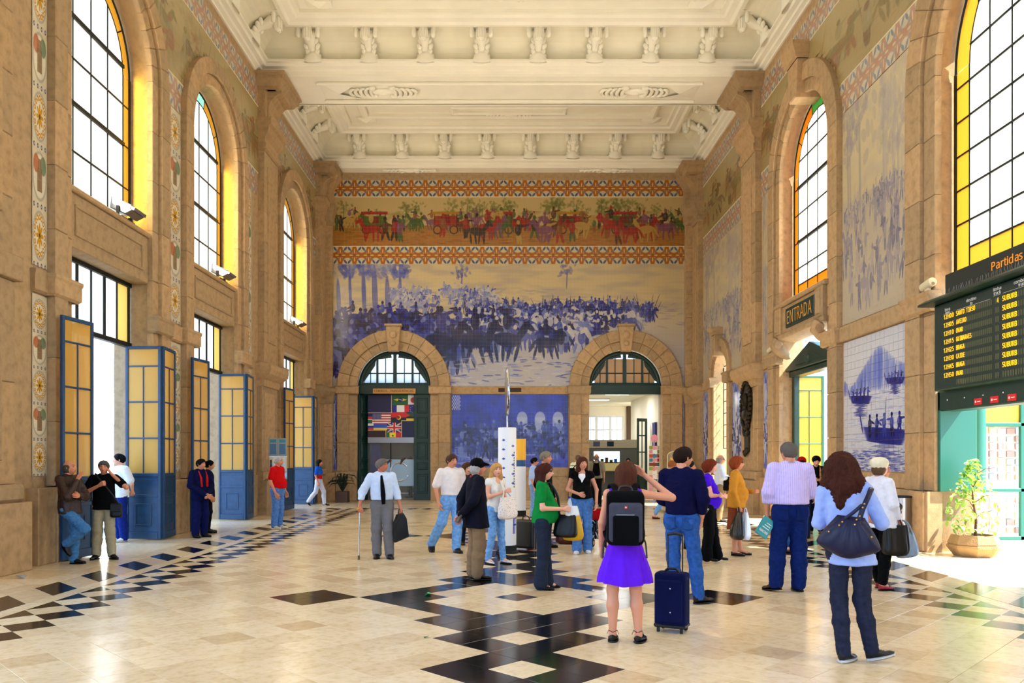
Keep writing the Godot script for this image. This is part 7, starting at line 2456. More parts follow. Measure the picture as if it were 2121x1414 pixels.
# a thing carried by a person: placed in the person's own frame, kept as an object of its own
func carried(p: Node3D, called: String, label: String, category: String, at: Vector3, rot := Vector3.ZERO) -> Node3D:
	var o := thing(called, label, category)
	o.transform = p.transform * Transform3D(Basis.from_euler(rot), at)
	return o

func strap(parent: Node, pts: Array, r: float, m: Material, flat := 0.3, called := "strap") -> void:
	var path := PackedVector3Array()
	for i in pts.size() - 1:      # rounded through the points
		var p0: Vector3 = pts[maxi(i - 1, 0)]
		var p1: Vector3 = pts[i]
		var p2: Vector3 = pts[i + 1]
		var p3: Vector3 = pts[mini(i + 2, pts.size() - 1)]
		for k in 5: path.append(p1.cubic_interpolate(p2, p0, p3, k / 5.0))
	path.append(pts[pts.size() - 1])
	var mb := MB.new()
	mb.tube(path, [r], 8, true, flat)
	part(called, mb, m, parent)

const SK := Color(0.80, 0.52, 0.38)
const SL := Color(0.88, 0.64, 0.52)
const NAVY := Color(0.035, 0.045, 0.12)
const JEAN := Color(0.22, 0.36, 0.58)
const PALEJ := Color(0.52, 0.72, 0.93)

func build_people() -> void:
	wrinkle.frequency = 1.0
	wrinkle.seed = 4
	make_templates()
	var p: Node3D
	var b: Node3D
	# --- left wall ---
	p = person("man in a dark brown jacket leaning on the left pier, one knee raised", {"at": [-6.70, 12.1], "yaw": 78, "h": 1.6, "lean": -3, "skin": SK, "fat": 1.06,
		"rk": [-0.09, 0.6, 0.36], "ra": [-0.1, 0.36, 0.03], "rfp": 50, "re": [-0.24, 1.12, 0.16], "rw": [-0.09, 1.36, 0.2], "rtd": [0, 0, -1], "rpose": "flat", "le": [0.2, 1.1, 0.14], "lw": [-0.06, 1.13, 0.24], "ltd": [0, 1, 0],
		"top": {"col": Color(0.20, 0.12, 0.09), "cloth": "leather", "hem": 0.84, "ease": 0.03, "name": "jacket", "collar": Color(0.6, 0.6, 0.62), "wr": 0.016}, "legs": {"col": Color(0.30, 0.52, 0.72), "cloth": "denim", "loose": 0.022}, "shoes": ["shoe", Color(0.03, 0.02, 0.02)], "hair": ["fringe", Color(0.32, 0.27, 0.23)], "hy": 14})
	p = person("man in a black polo shirt and pale trousers with one hand behind his ear", {"at": [-6.53, 12.8], "yaw": 12, "h": 1.6, "skin": SK, "fat": 1.05,
		"re": [-0.27, 1.15, 0.1], "rw": [-0.03, 1.27, 0.22], "rtd": [0, 1, 0], "rpose": "grip", "le": [0.38, 1.24, 0.1], "lw": [0.14, 1.46, 0.05], "lpose": "flat", "ltd": [0, 0, -1], "lfd": [-0.6, 0.8, -0.1], "hy": 6,
		"top": {"col": Color(0.012, 0.012, 0.016), "sleeve": 0.65, "hem": 0.86, "ease": 0.02, "collar": Color(0.02, 0.02, 0.02)}, "legs": {"col": Color(0.66, 0.62, 0.50), "loose": 0.022}, "shoes": ["shoe", Color(0.02, 0.015, 0.015)], "hair": ["short", Color(0.33, 0.31, 0.29)], "la": [0.13, 0.085, 0.02], "lfy": 40, "ra": [-0.12, 0.085, 0.0]})
	b = carried(p, "shoulder_bag", "small black shoulder bag hanging at the hip of the man in the black polo", "bag", Vector3(0.22, 0.72, 0.1))
	part("body", _pouch(0.2, 0.24, 0.09, 0.1), cloth(Color(0.02, 0.02, 0.02), "leather"), b)
	part("flap", _box(Vector3(-0.09, 0.1, 0.035), Vector3(0.09, 0.235, 0.055), 0.01), cloth(Color(0.03, 0.028, 0.03), "leather"), b)
	strap(b, [Vector3(0.05, 0.22, 0.02), Vector3(-0.06, 0.42, 0.08), Vector3(-0.2, 0.6, 0.075), Vector3(-0.34, 0.76, -0.02), Vector3(-0.2, 0.55, -0.2), Vector3(-0.02, 0.23, -0.1)], 0.016, M.black)
	p = person("young man in a white printed T-shirt and blue jeans standing in the nearest left doorway", {"at": [-7.58, 15.5], "yaw": -40, "h": 1.73, "skin": SL,
		"top": {"col": Color(0.88, 0.9, 0.92), "sleeve": 0.75, "hem": 0.86, "ease": 0.035}, "legs": {"col": Color(0.06, 0.16, 0.5), "cloth": "denim", "loose": 0.03}, "shoes": ["sneaker", Color(0.85, 0.85, 0.85), Color(0.8, 0.8, 0.8)], "hair": ["short", Color(0.03, 0.03, 0.05)], "hy": -25, "le": [0.24, 1.12, -0.1], "lw": [0.1, 0.98, -0.18], "re": [-0.24, 1.12, -0.1], "rw": [-0.1, 0.98, -0.18]})
	for k in 3:
		var mb := MB.new()
		var f := Transform3D(Basis(), Vector3(0.03, 1.2 - k * 0.1, 0.148))
		for q in [[-0.05, -0.03, -0.03, 0.03], [0.0, -0.03, 0.02, 0.03], [-0.05, 0.02, 0.02, 0.035], [-0.03, -0.005, 0.0, 0.008]]: mb.prism(rect(q[0], q[1], q[2], q[3]), 0.0, 0.012, f)
		part("print", mb, cloth(Color(0.08, 0.1, 0.2)), p)
	p = person("man in a navy tracksuit with a red and white scarf, hands folded", {"at": [-6.34, 16.35], "yaw": 55, "h": 1.63, "skin": SK,
		"lw": [0.05, 0.95, 0.22], "rw": [-0.03, 0.93, 0.24], "le": [0.25, 1.12, 0.02], "re": [-0.25, 1.12, 0.02], "ltd": [0, 1, 0.3], "rtd": [0, 1, 0.3], "top": {"col": Color(0.03, 0.05, 0.22), "hem": 0.8, "ease": 0.032, "name": "jacket", "wr": 0.014, "collar": Color(0.02, 0.03, 0.1)}, "legs": {"col": Color(0.04, 0.07, 0.28), "loose": 0.03}, "shoes": ["shoe", Color(0.1, 0.08, 0.05)], "hair": ["short", Color(0.06, 0.05, 0.05)], "scarf": [Color(0.8, 0.12, 0.1), "dots"], "hy": 10})
	p = person("person in a dark blue jacket standing close behind the man with the scarf", {"at": [-6.55, 17.35], "yaw": 110, "h": 1.6, "skin": SK, "top": {"col": Color(0.03, 0.05, 0.16), "hem": 0.84, "ease": 0.03, "name": "jacket"}, "legs": {"col": Color(0.03, 0.03, 0.04)}, "hair": ["short", Color(0.02, 0.02, 0.02)]})
	p = person("stout man with white hair in a red T-shirt and jeans before the payphones", {"at": [-5.30, 18.3], "yaw": 72, "h": 1.69, "skin": SK, "fat": 1.22,
		"top": {"col": Color(0.80, 0.04, 0.06), "sleeve": 0.7, "hem": 0.96, "ease": 0.015}, "legs": {"col": Color(0.38, 0.55, 0.80), "cloth": "denim", "loose": 0.024, "belt": Color(0.03, 0.03, 0.04)}, "shoes": ["sneaker", Color(0.82, 0.78, 0.68), Color(0.8, 0.76, 0.66)], "hair": ["short", Color(0.75, 0.74, 0.72)], "rw": [-0.27, 0.87, 0.12], "hy": 8})
	p = person("woman in a blue cardigan over red with white trousers walking past the farthest left door", {"at": [-6.55, 27.6], "yaw": 82, "h": 1.64, "fem": true, "fat": 1.08, "skin": SK,
		"lk": [0.09, 0.5, 0.16], "la": [0.09, 0.085, 0.18], "rk": [-0.09, 0.5, -0.08], "ra": [-0.09, 0.16, -0.36], "rfp": 40, "shift": [0, -0.03, 0], "top": {"col": Color(0.10, 0.36, 0.80), "hem": 1.1, "cut": 1.12, "ease": 0.018, "name": "cardigan"}, "legs": {"col": Color(0.80, 0.82, 0.9), "loose": 0.018}, "shoes": ["heel", Color(0.02, 0.02, 0.03)], "hair": ["bob", Color(0.05, 0.03, 0.03)]})
	part("undershirt", field_mesh([[Vector3(0, 1.12, 0), Vector3(0, 0.98, 0), 0.14, 0.16, 0.03, Vector3(1, 1, 1.3)]], 0.02, 0.0, 1.0, Vector3.ONE, 0.96), cloth(Color(0.75, 0.1, 0.05)), p)
	# --- middle ---
	p = person("elderly man in a white shirt, dark tie and grey trousers walking with a cane", {"at": [-2.03, 12.95], "yaw": 12, "h": 1.63, "skin": Color(0.72, 0.42, 0.30), "hy": 52, "fat": 1.06, "side": 2,
		"re": [-0.33, 1.13, -0.05], "rw": [-0.385, 0.89, 0.10], "rpose": "grip", "rfd": [0.1, -0.5, 0.8], "rtd": [1, 0.2, 0], "le": [0.25, 1.12, -0.03], "lw": [0.30, 0.88, 0.06], "lpose": "grip", "ra": [-0.09, 0.085, 0.02], "la": [0.12, 0.085, 0.1], "lk": [0.1, 0.49, 0.10],
		"top": {"col": Color(0.80, 0.86, 0.95), "hem": 1.0, "ease": 0.03, "wr": 0.02, "collar": Color(0.85, 0.9, 0.97), "tie": Color(0.03, 0.025, 0.02)}, "legs": {"col": Color(0.44, 0.43, 0.43), "loose": 0.03, "belt": Color(0.02, 0.02, 0.02), "rise": 0.11}, "shoes": ["shoe", Color(0.03, 0.035, 0.05)], "hair": ["short", Color(0.42, 0.40, 0.38)]})
	b = thing("walking_cane", "slim metal walking cane with a rubber foot in the elderly man's right hand", "cane", Vector3((p.transform * Vector3(-0.385, 0, 0.165)).x - 0.012, 0, (p.transform * Vector3(-0.385, 0, 0.165)).z))
	var mb := MB.new()
	mb.tube(PackedVector3Array([Vector3(0, 0.06, 0), Vector3(0.012, 0.81, 0)]), [0.011], 8)
	part("shaft", mb, M.chrome, b)
	mb = MB.new()
	mb.lathe(P2([0, 0, 0.02, 0, 0.016, 0.07, 0, 0.07]), 10)
	part("rubber_foot", mb, mat(Color(0.35, 0.3, 0.12), 0.7), b)
	mb = MB.new()
	mb.tube(PackedVector3Array([Vector3(-0.02, 0.812, 0.05), Vector3(0.012, 0.82, 0), Vector3(0.0, 0.80, -0.06)]), [0.015], 8)
	part("handle", mb, M.gold, b)
	b = carried(p, "document_case", "thin black document case in the left hand of the man with the cane", "bag", Vector3(0.33, 0.30, 0.07), Vector3(0, 0.9, 0.10))
	mb = MB.new()
	mb.prism(P2([-0.2, 0.0, 0.2, 0.02, 0.16, 0.36, 0.08, 0.46, -0.08, 0.46, -0.18, 0.34]), -0.03, 0.03, Transform3D(), 0.015, true)
	part("body", mb, cloth(Color(0.012, 0.012, 0.016), "leather"), b)
	strap(b, [Vector3(-0.06, 0.45, 0), Vector3(-0.04, 0.53, 0), Vector3(0.04, 0.53, 0), Vector3(0.06, 0.45, 0)], 0.01, M.black, 1.0, "handle")
	p = person("man in a white polo shirt and pale jeans striding along left of the white pillar", {"at": [-0.95, 13.75], "yaw": 22, "h": 1.73, "skin": SK, "hy": 18, "fat": 1.05, "shift": [0, -0.02, 0],
		"ra": [-0.30, 0.15, -0.16], "rk": [-0.18, 0.52, 0.03], "rfp": 40, "la": [0.06, 0.085, 0.1], "lk": [0.08, 0.5, 0.1], "top": {"col": Color(0.92, 0.88, 0.86), "sleeve": 0.85, "hem": 0.98, "ease": 0.025, "collar": Color(0.95, 0.92, 0.9)}, "legs": {"col": PALEJ, "cloth": "denim", "loose": 0.026, "belt": Color(0.03, 0.02, 0.02)}, "shoes": ["shoe", Color(0.02, 0.025, 0.04)], "hair": ["short", Color(0.30, 0.20, 0.15)], "re": [-0.27, 1.12, -0.02], "rw": [-0.25, 0.88, 0.07]})
	p = person("man in a dark blazer, tan trousers and black cap with his hands behind his back", {"at": [-0.40, 10.65], "yaw": 112, "h": 1.62, "skin": Color(0.78, 0.47, 0.36), "fat": 1.08, "hy": -12,
		"le": [0.26, 1.13, -0.13], "lw": [0.06, 0.93, -0.22], "re": [-0.26, 1.13, -0.13], "rw": [-0.05, 0.92, -0.24], "rpose": "grip", "rtd": [0, 0.5, -1], "ltd": [0, 0.5, -1], "top": {"col": Color(0.06, 0.06, 0.11), "hem": 0.74, "ease": 0.034, "name": "blazer", "wr": 0.010, "flare": 0.045, "collar": Color(0.8, 0.2, 0.22)}, "legs": {"col": Color(0.55, 0.43, 0.30), "loose": 0.032}, "shoes": ["shoe", Color(0.04, 0.03, 0.025)], "hair": ["fringe", Color(0.7, 0.68, 0.66)], "hat": ["cap", Color(0.012, 0.013, 0.022)]})
	b = carried(p, "wallet", "folded grey wallet in the hands of the man in the blazer", "wallet", Vector3(-0.05, 0.82, -0.31), Vector3(0.5, 0.1, 0))
	part("cover", _box(Vector3(-0.07, 0, -0.015), Vector3(0.07, 0.17, 0.015), 0.006), cloth(Color(0.3, 0.27, 0.25), "leather"), b)
	p = person("child with curly hair peeping out behind the man in the black cap", {"at": [-0.73, 15.0], "yaw": 20, "h": 1.55, "skin": SL, "top": {"col": Color(0.25, 0.2, 0.2)}, "legs": {"col": Color(0.1, 0.12, 0.2)}, "hair": ["puffy", Color(0.3, 0.2, 0.12)]})
	p = person("blonde woman in a white top and pale jeans holding the strap of her white bag", {"at": [-0.15, 12.25], "yaw": 42, "h": 1.56, "fem": true, "skin": SL, "hy": -18, "fat": 1.02,
		"re": [-0.21, 1.13, 0.03], "rw": [0.02, 1.22, 0.20], "rpose": "grip", "rtd": [0, 1, 0], "le": [0.2, 1.12, 0.0], "lw": [0.2, 0.92, 0.12], "la": [0.12, 0.085, 0.05], "ra": [-0.12, 0.085, -0.06], "top": {"col": Color(0.9, 0.88, 0.84), "sleeve": 0.12, "hem": 0.88, "ease": 0.012, "carve": [[0, 1.42, 0.1, 0, 1.36, 0.16, 0.07, 0.05]]}, "legs": {"col": PALEJ, "cloth": "denim", "loose": 0.004}, "shoes": ["flat", Color(0.85, 0.82, 0.8)], "ankles": true, "hair": ["long", Color(0.80, 0.60, 0.34)]})
	b = carried(p, "shoulder_bag", "large white slouchy handbag with dark studs on the blonde woman's arm", "bag", Vector3(0.1, 0.76, 0.19), Vector3(0, 0.1, 0.04))
	part("body", _pouch(0.44, 0.36, 0.16, 0.25), cloth(Color(0.95, 0.93, 0.92), "dots"), b)
	strap(b, [Vector3(-0.14, 0.33, 0.02), Vector3(-0.10, 0.48, 0.02), Vector3(-0.02, 0.62, -0.12), Vector3(0.06, 0.66, -0.2), Vector3(0.1, 0.5, -0.14), Vector3(0.14, 0.33, 0)], 0.016, cloth(Color(0.88, 0.86, 0.84), "leather"))
	p = person("woman in a green polo shirt and sunglasses holding a water bottle", {"at": [0.47, 9.85], "yaw": 80, "h": 1.57, "fem": true, "fat": 1.18, "skin": SL, "glasses": true,
		"re": [-0.2, 1.1, 0.02], "rw": [-0.1, 1.09, 0.27], "rpose": "grip", "rtd": [0, 1, 0], "le": [0.2, 1.1, 0.05], "lw": [0.1, 1.1, 0.29], "lpose": "grip", "ltd": [0, 1, 0], "top": {"col": Color(0.03, 0.50, 0.20), "sleeve": 0.6, "hem": 0.9, "ease": 0.012, "collar": Color(0.03, 0.3, 0.12)}, "legs": {"col": Color(0.14, 0.17, 0.23), "loose": 0.02, "flare": 0.028}, "shoes": ["flat", Color(0.012, 0.012, 0.014)], "ankles": true, "hair": ["bob", Color(0.27, 0.12, 0.08)], "la": [0.09, 0.085, 0.04], "ra": [-0.09, 0.085, -0.02]})
	b = carried(p, "water_bottle", "clear plastic water bottle with a blue cap in the hands of the woman in green", "bottle", Vector3(0.0, 1.02, 0.36))
	mb = MB.new()
	mb.lathe(P2([0, 0, 0.032, 0.002, 0.033, 0.1, 0.03, 0.115, 0.033, 0.13, 0.03, 0.16, 0.014, 0.2, 0.013, 0.215]), 16)
	part("body", mb, glass(Color(0.9, 0.96, 1.0), 0.3, 0.05), b)
	mb = MB.new()
	mb.lathe(P2([0, 0.21, 0.016, 0.21, 0.016, 0.235, 0, 0.235]), 12)
	part("cap", mb, mat(Color(0.03, 0.15, 0.6), 0.4), b)
	b = carried(p, "handbag", "black leather handbag on the strap of the woman in green", "bag", Vector3(-0.02, 0.7, 0.30), Vector3(0.12, 1.3, 0))
	part("body", _pouch(0.34, 0.30, 0.14, 0.2), cloth(Color(0.012, 0.012, 0.013), "leather"), b)
	strap(b, [Vector3(0.1, 0.28, 0), Vector3(0.12, 0.45, 0.02), Vector3(0.17, 0.6, 0.04), Vector3(0.27, 0.74, 0.0), Vector3(0.24, 0.6, -0.1), Vector3(0.05, 0.3, -0.08)], 0.018, M.black)
	b = carried(p, "carrier_bag", "bright yellow and white carrier bag beside the black handbag", "bag", Vector3(0.06, 0.66, 0.40), Vector3(-0.15, 1.5, 0))
	part("body", _pouch(0.3, 0.36, 0.12, 0.35), mat(Color(0.88, 0.66, 0.02), 0.4), b)
	part("top", _pouch(0.2, 0.14, 0.07, 0.3, 0.33), mat(Color(0.92, 0.9, 0.86), 0.4), b)
	p = person("woman in a black V-neck vest over white and blue jeans walking towards the viewer", {"at": [1.32, 13.6], "yaw": -4, "h": 1.66, "fem": true, "fat": 1.15, "skin": Color(0.80, 0.54, 0.41), "hy": 22,
		"re": [-0.25, 1.12, -0.01], "rw": [-0.07, 1.06, 0.22], "rpose": "flat", "rtd": [0, 1, 0], "le": [0.26, 1.12, -0.02], "lw": [0.25, 0.9, 0.1], "la": [0.10, 0.085, -0.05], "ra": [-0.09, 0.085, 0.12], "rk": [-0.09, 0.5, 0.09], "top": {"col": Color(0.012, 0.011, 0.012), "sleeve": 0.12, "hem": 0.97, "ease": 0.014, "inner": Color(0.92, 0.92, 0.92), "carve": [[0, 1.46, 0.09, 0, 1.19, 0.185, 0.088, 0.022]]}, "legs": {"col": Color(0.34, 0.52, 0.76), "cloth": "denim", "loose": 0.02, "flare": 0.02}, "shoes": ["sneaker", Color(0.88, 0.88, 0.88), Color(0.85, 0.85, 0.85)], "hair": ["bob", Color(0.32, 0.16, 0.11)]})
	p = person("grey-haired man in black seen behind the woman in green", {"at": [0.72, 14.4], "yaw": 60, "h": 1.77, "skin": SK, "top": {"col": Color(0.012, 0.012, 0.014), "hem": 0.84, "name": "jacket"}, "legs": {"col": Color(0.02, 0.02, 0.03)}, "hair": ["short", Color(0.52, 0.49, 0.44)]})
	p = person("man in a pale blue shirt and light jeans with sunglasses right of the yellow-topped pillar", {"at": [0.78, 21.8], "yaw": 80, "h": 1.67, "skin": SK, "glasses": true, "top": {"col": Color(0.66, 0.75, 0.92), "hem": 0.92, "sleeve": 0.9, "ease": 0.03}, "legs": {"col": Color(0.52, 0.66, 0.85), "cloth": "denim", "loose": 0.025}, "shoes": ["shoe", Color(0.3, 0.15, 0.1)], "hair": ["short", Color(0.03, 0.025, 0.02)]})
	p = person("man in a cream striped shirt seen from behind with a black bag across his back", {"at": [2.42, 26.2], "yaw": 165, "h": 1.76, "skin": Color(0.8, 0.45, 0.35), "top": {"col": Color(0.95, 0.95, 0.88), "cloth": "stripe", "sleeve": 0.8, "hem": 0.94, "ease": 0.03}, "legs": {"col": Color(0.12, 0.05, 0.05)}, "shoes": ["shoe", Color(0.1, 0.04, 0.03)], "hair": ["short", Color(0.4, 0.33, 0.28)]})
	b = carried(p, "shoulder_bag", "round black bag on the back of the man in the striped shirt", "bag", Vector3(0.16, 0.94, -0.2))
	part("body", _pouch(0.24, 0.34, 0.12, 0.3), cloth(Color(0.015, 0.015, 0.02)), b)
	strap(b, [Vector3(0, 0.3, 0), Vector3(-0.1, 0.42, 0.02), Vector3(-0.22, 0.54, 0.1)], 0.018, M.black)
	p = person("man in a beige shirt with a black backpack standing at the ticket office doorway", {"at": [3.12, 27.0], "yaw": 172, "h": 1.80, "skin": SK, "fat": 1.1, "top": {"col": Color(0.58, 0.53, 0.42), "sleeve": 0.8, "hem": 0.92, "ease": 0.03}, "legs": {"col": Color(0.05, 0.05, 0.05)}, "hair": ["fringe", Color(0.5, 0.42, 0.36)]})
	b = carried(p, "backpack", "small black backpack on the man in the beige shirt", "backpack", Vector3(0, 1.0, -0.22))
	part("body", _pouch(0.26, 0.4, 0.2, 0.35), cloth(Color(0.012, 0.012, 0.014)), b)
	for e in [-1, 1]: strap(b, [Vector3(e * 0.06, 0.36, 0.02), Vector3(e * 0.1, 0.47, 0.12), Vector3(e * 0.12, 0.4, 0.3), Vector3(e * 0.13, 0.1, 0.3), Vector3(e * 0.12, 0.02, 0.08)], 0.018, M.black)
	# --- girl with the backpack and her neighbours ---
	p = person("girl in a short purple dress seen from behind, right hand raised to her hair", {"at": [1.06, 6.98], "yaw": 174, "h": 1.60, "fem": true, "skin": Color(0.84, 0.57, 0.43), "hy": -24, "hp": 6, "bare": true,
		"re": [-0.44, 1.36, 0.05], "rw": [-0.20, 1.56, 0.11], "rtd": [-0.3, 0.6, -0.4], "rpose": "relaxed", "le": [0.215, 1.12, 0.03], "lw": [0.22, 0.9, 0.12], "la": [0.115, 0.085, 0.0], "ra": [-0.125, 0.085, -0.02], "lk": [0.115, 0.49, 0.02], "rk": [-0.1, 0.49, 0.02], "lfy": -8, "rfy": -22,
		"top": {"col": Color(0.40, 0.12, 0.86), "sleeve": 0.0, "hem": 1.0, "ease": 0.006, "name": "dress"}, "legs": {"kind": "skirt", "col": Color(0.40, 0.12, 0.86), "hem": 0.56, "y0": 1.08, "r": 0.25, "folds": 10, "fold": 0.016}, "shoes": ["flat", Color(0.012, 0.012, 0.014)], "hair": ["bob", Color(0.33, 0.17, 0.11)]})
	mb = MB.new()
	for e in [-1, 1]:
		for q in [-1, 1]:
			mb.tube(PackedVector3Array([Vector3(e * 0.115, 0.1, -0.05), Vector3(e * 0.115 + q * 0.04, 0.125, -0.07), Vector3(e * 0.115 + q * 0.055, 0.09, -0.08)]), [0.004, 0.007, 0.004], 6, true, 0.5)
	part("shoe_ribbon", mb, M.black, p)
	b = carried(p, "backpack", "black and grey school backpack with a small red badge on the girl in purple", "backpack", Vector3(0.01, 0.94, -0.25), Vector3(-0.06, 0, 0))
	part("body", _rounded(0.34, 0.50, 0.18, 0.06, 0.0), cloth(Color(0.014, 0.014, 0.017)), b)
	part("side_panel", _rounded(0.30, 0.36, 0.07, 0.035, 0.04, -0.085), cloth(Color(0.27, 0.27, 0.31)), b)
	part("front_pocket", _rounded(0.23, 0.265, 0.06, 0.02, 0.02, -0.112), cloth(Color(0.014, 0.014, 0.018)), b)
	mb = MB.new()
	mb.tube(PackedVector3Array([Vector3(-0.075, 0.295, -0.142), Vector3(0.085, 0.295, -0.142)]), [0.004], 6)
	part("zip", mb, M.steel, b)
	mb = MB.new()
	mb.prism(P2([-0.014, -0.012, 0, -0.018, 0.014, -0.012, 0.014, 0.014, -0.014, 0.014]), 0.0, 0.008, Transform3D(Basis(Vector3.UP, PI), Vector3(0.0, 0.36, -0.118)), 0.002)
	part("badge", mb, mat(Color(0.65, 0.08, 0.08), 0.4), b)
	mb = MB.new()
	mb.prism(rect(-0.003, -0.008, 0.003, 0.008), 0.0, 0.003, Transform3D(Basis(Vector3.UP, PI), Vector3(0.0, 0.361, -0.126)))
	mb.prism(rect(-0.008, -0.003, 0.008, 0.003), 0.0, 0.003, Transform3D(Basis(Vector3.UP, PI), Vector3(0.0, 0.361, -0.126)))
	part("badge_mark", mb, M.white, b)
	strap(b, [Vector3(-0.06, 0.49, -0.02), Vector3(-0.04, 0.535, -0.02), Vector3(0.04, 0.535, -0.02), Vector3(0.06, 0.49, -0.02)], 0.011, M.black, 1.0, "handle")
	for e in [-1, 1]:
		strap(b, [Vector3(e * 0.07, 0.47, 0.07), Vector3(e * 0.11, 0.535, 0.2), Vector3(e * 0.125, 0.49, 0.36), Vector3(e * 0.135, 0.25, 0.40), Vector3(e * 0.17, 0.08, 0.3), Vector3(e * 0.15, 0.02, 0.08)], 0.03, cloth(Color(0.02, 0.02, 0.024)), 0.25)
		strap(b, [Vector3(e * 0.165, 0.06, 0.05), Vector3(e * 0.19, 0.0, 0.08), Vector3(e * 0.2, -0.13, 0.06)], 0.008, M.black, 0.3, "loose_strap")
	p = person("dark-haired young man in a navy sweater and jeans, head turned right", {"at": [1.98, 8.85], "yaw": 152, "h": 1.76, "skin": Color(0.82, 0.56, 0.42), "hy": -38, "re": [-0.25, 1.13, -0.04], "rw": [-0.205, 0.93, 0.05], "rtd": [0, 0, 1], "le": [0.24, 1.12, 0.08], "lw": [0.12, 1.02, 0.24],
		"ra": [-0.17, 0.085, 0.06], "rk": [-0.13, 0.5, 0.06], "la": [0.07, 0.085, 0.05], "rfy": -35, "top": {"col": Color(0.035, 0.03, 0.20), "sleeve": 1.75, "hem": 0.97, "ease": 0.022, "wr": 0.014}, "legs": {"col": Color(0.20, 0.38, 0.66), "cloth": "denim", "loose": 0.014, "belt": Color(0.3, 0.2, 0.15), "rise": 0.07, "pockets": Color(0.17, 0.33, 0.58)}, "shoes": ["shoe", Color(0.13, 0.05, 0.035)], "hair": ["short", Color(0.12, 0.065, 0.05)]})
	b = carried(p, "papers", "sheaf of grey papers under the arm of the man in the navy sweater", "papers", Vector3(-0.1, 1.03, 0.20), Vector3(0.4, 0.5, 0.6))
	for k in 3: part("sheet", _box(Vector3(-0.13, 0.012 * k, -0.1), Vector3(0.12, 0.012 * k + 0.008, 0.1 - 0.01 * k), 0.002), cloth([Color(0.25, 0.23, 0.22), Color(0.8, 0.8, 0.78), Color(0.6, 0.58, 0.56)][k], "leather"), b)
	p = person("red-haired woman in a sleeveless white blouse bending forward in the back right", {"at": [4.35, 21.4], "yaw": 60, "h": 1.64, "fem": true, "skin": SL, "lean": 14, "hp": 22, "shift": [0, -0.02, 0], "la": [0.1, 0.085, 0.15], "ra": [-0.1, 0.085, -0.3], "rk": [-0.1, 0.5, -0.05], "top": {"col": Color(0.88, 0.86, 0.86), "sleeve": 0.15, "hem": 0.92}, "legs": {"col": PALEJ, "cloth": "denim", "len": 0.8}, "ankles": true, "shoes": ["flat", Color(0.35, 0.2, 0.1)], "hair": ["puffy", Color(0.6, 0.34, 0.18)]})
	p = person("person in a white shirt holding papers, mostly hidden behind the man in the navy sweater", {"at": [3.32, 14.3], "yaw": 75, "h": 1.60, "skin": SK, "re": [-0.26, 1.3, 0.16], "rw": [-0.15, 1.2, 0.33], "le": [0.2, 1.15, 0.12], "lw": [0.05, 1.15, 0.3], "top": {"col": Color(0.85, 0.87, 0.9), "hem": 0.9, "sleeve": 1.5, "ease": 0.035}, "legs": {"col": Color(0.1, 0.1, 0.12)}, "hair": ["short", Color(0.1, 0.08, 0.07)]})
	b = carried(p, "papers", "white and red folded paper in the hand behind the man in the navy sweater", "papers", Vector3(-0.12, 0.9, 0.38), Vector3(0.2, 1.2, 0.1))
	part("sheet", _box(Vector3(-0.07, 0, -0.006), Vector3(0.07, 0.24, 0.006), 0.002), mat(Color(0.88, 0.86, 0.84), 0.6), b)
	part("red_edge", _box(Vector3(-0.075, 0, 0.004), Vector3(-0.04, 0.24, 0.009)), mat(Color(0.7, 0.08, 0.06), 0.6), b)
	# --- right side ---
	p = person("short-haired auburn woman in a violet top and black trousers with crossed arms", {"at": [3.20, 12.4], "yaw": 68, "h": 1.61, "fem": true, "fat": 1.14, "skin": SL, "re": [-0.2, 1.12, 0.07], "rw": [0.04, 1.1, 0.22], "rtd": [0, 1, 0], "le": [0.2, 1.12, 0.09], "lw": [-0.09, 1.12, 0.2], "ltd": [0, 1, 0], "top": {"col": Color(0.27, 0.06, 0.80), "sleeve": 0.35, "hem": 0.9, "ease": 0.01}, "legs": {"col": Color(0.012, 0.012, 0.014), "loose": 0.026, "flare": 0.026}, "shoes": ["heel", Color(0.05, 0.03, 0.03)], "la": [0.09, 0.115, 0.12], "lk": [0.09, 0.52, 0.06], "ra": [-0.09, 0.115, -0.02], "hair": ["puffy", Color(0.45, 0.17, 0.08)], "hs": 0.98})
	p = person("elderly man in a white shirt and beige trousers standing by the narrow grilled window", {"at": [5.55, 20.4], "yaw": 75, "h": 1.73, "skin": SK, "glasses": true, "re": [-0.22, 1.12, 0.06], "rw": [-0.03, 1.12, 0.25], "top": {"col": Color(0.8, 0.82, 0.86), "hem": 0.92, "ease": 0.03}, "legs": {"col": Color(0.52, 0.45, 0.34), "loose": 0.03}, "shoes": ["shoe", Color(0.1, 0.1, 0.14)], "hair": ["fringe", Color(0.55, 0.53, 0.5)]})
	b = carried(p, "folded_jacket", "dark jacket over the arm of the elderly man in the white shirt", "jacket", Vector3(-0.14, 0.8, 0.18), Vector3(0, 1.2, 0))
	part("cloth", _pouch(0.26, 0.34, 0.1, 0.0), cloth(Color(0.015, 0.015, 0.02)), b)
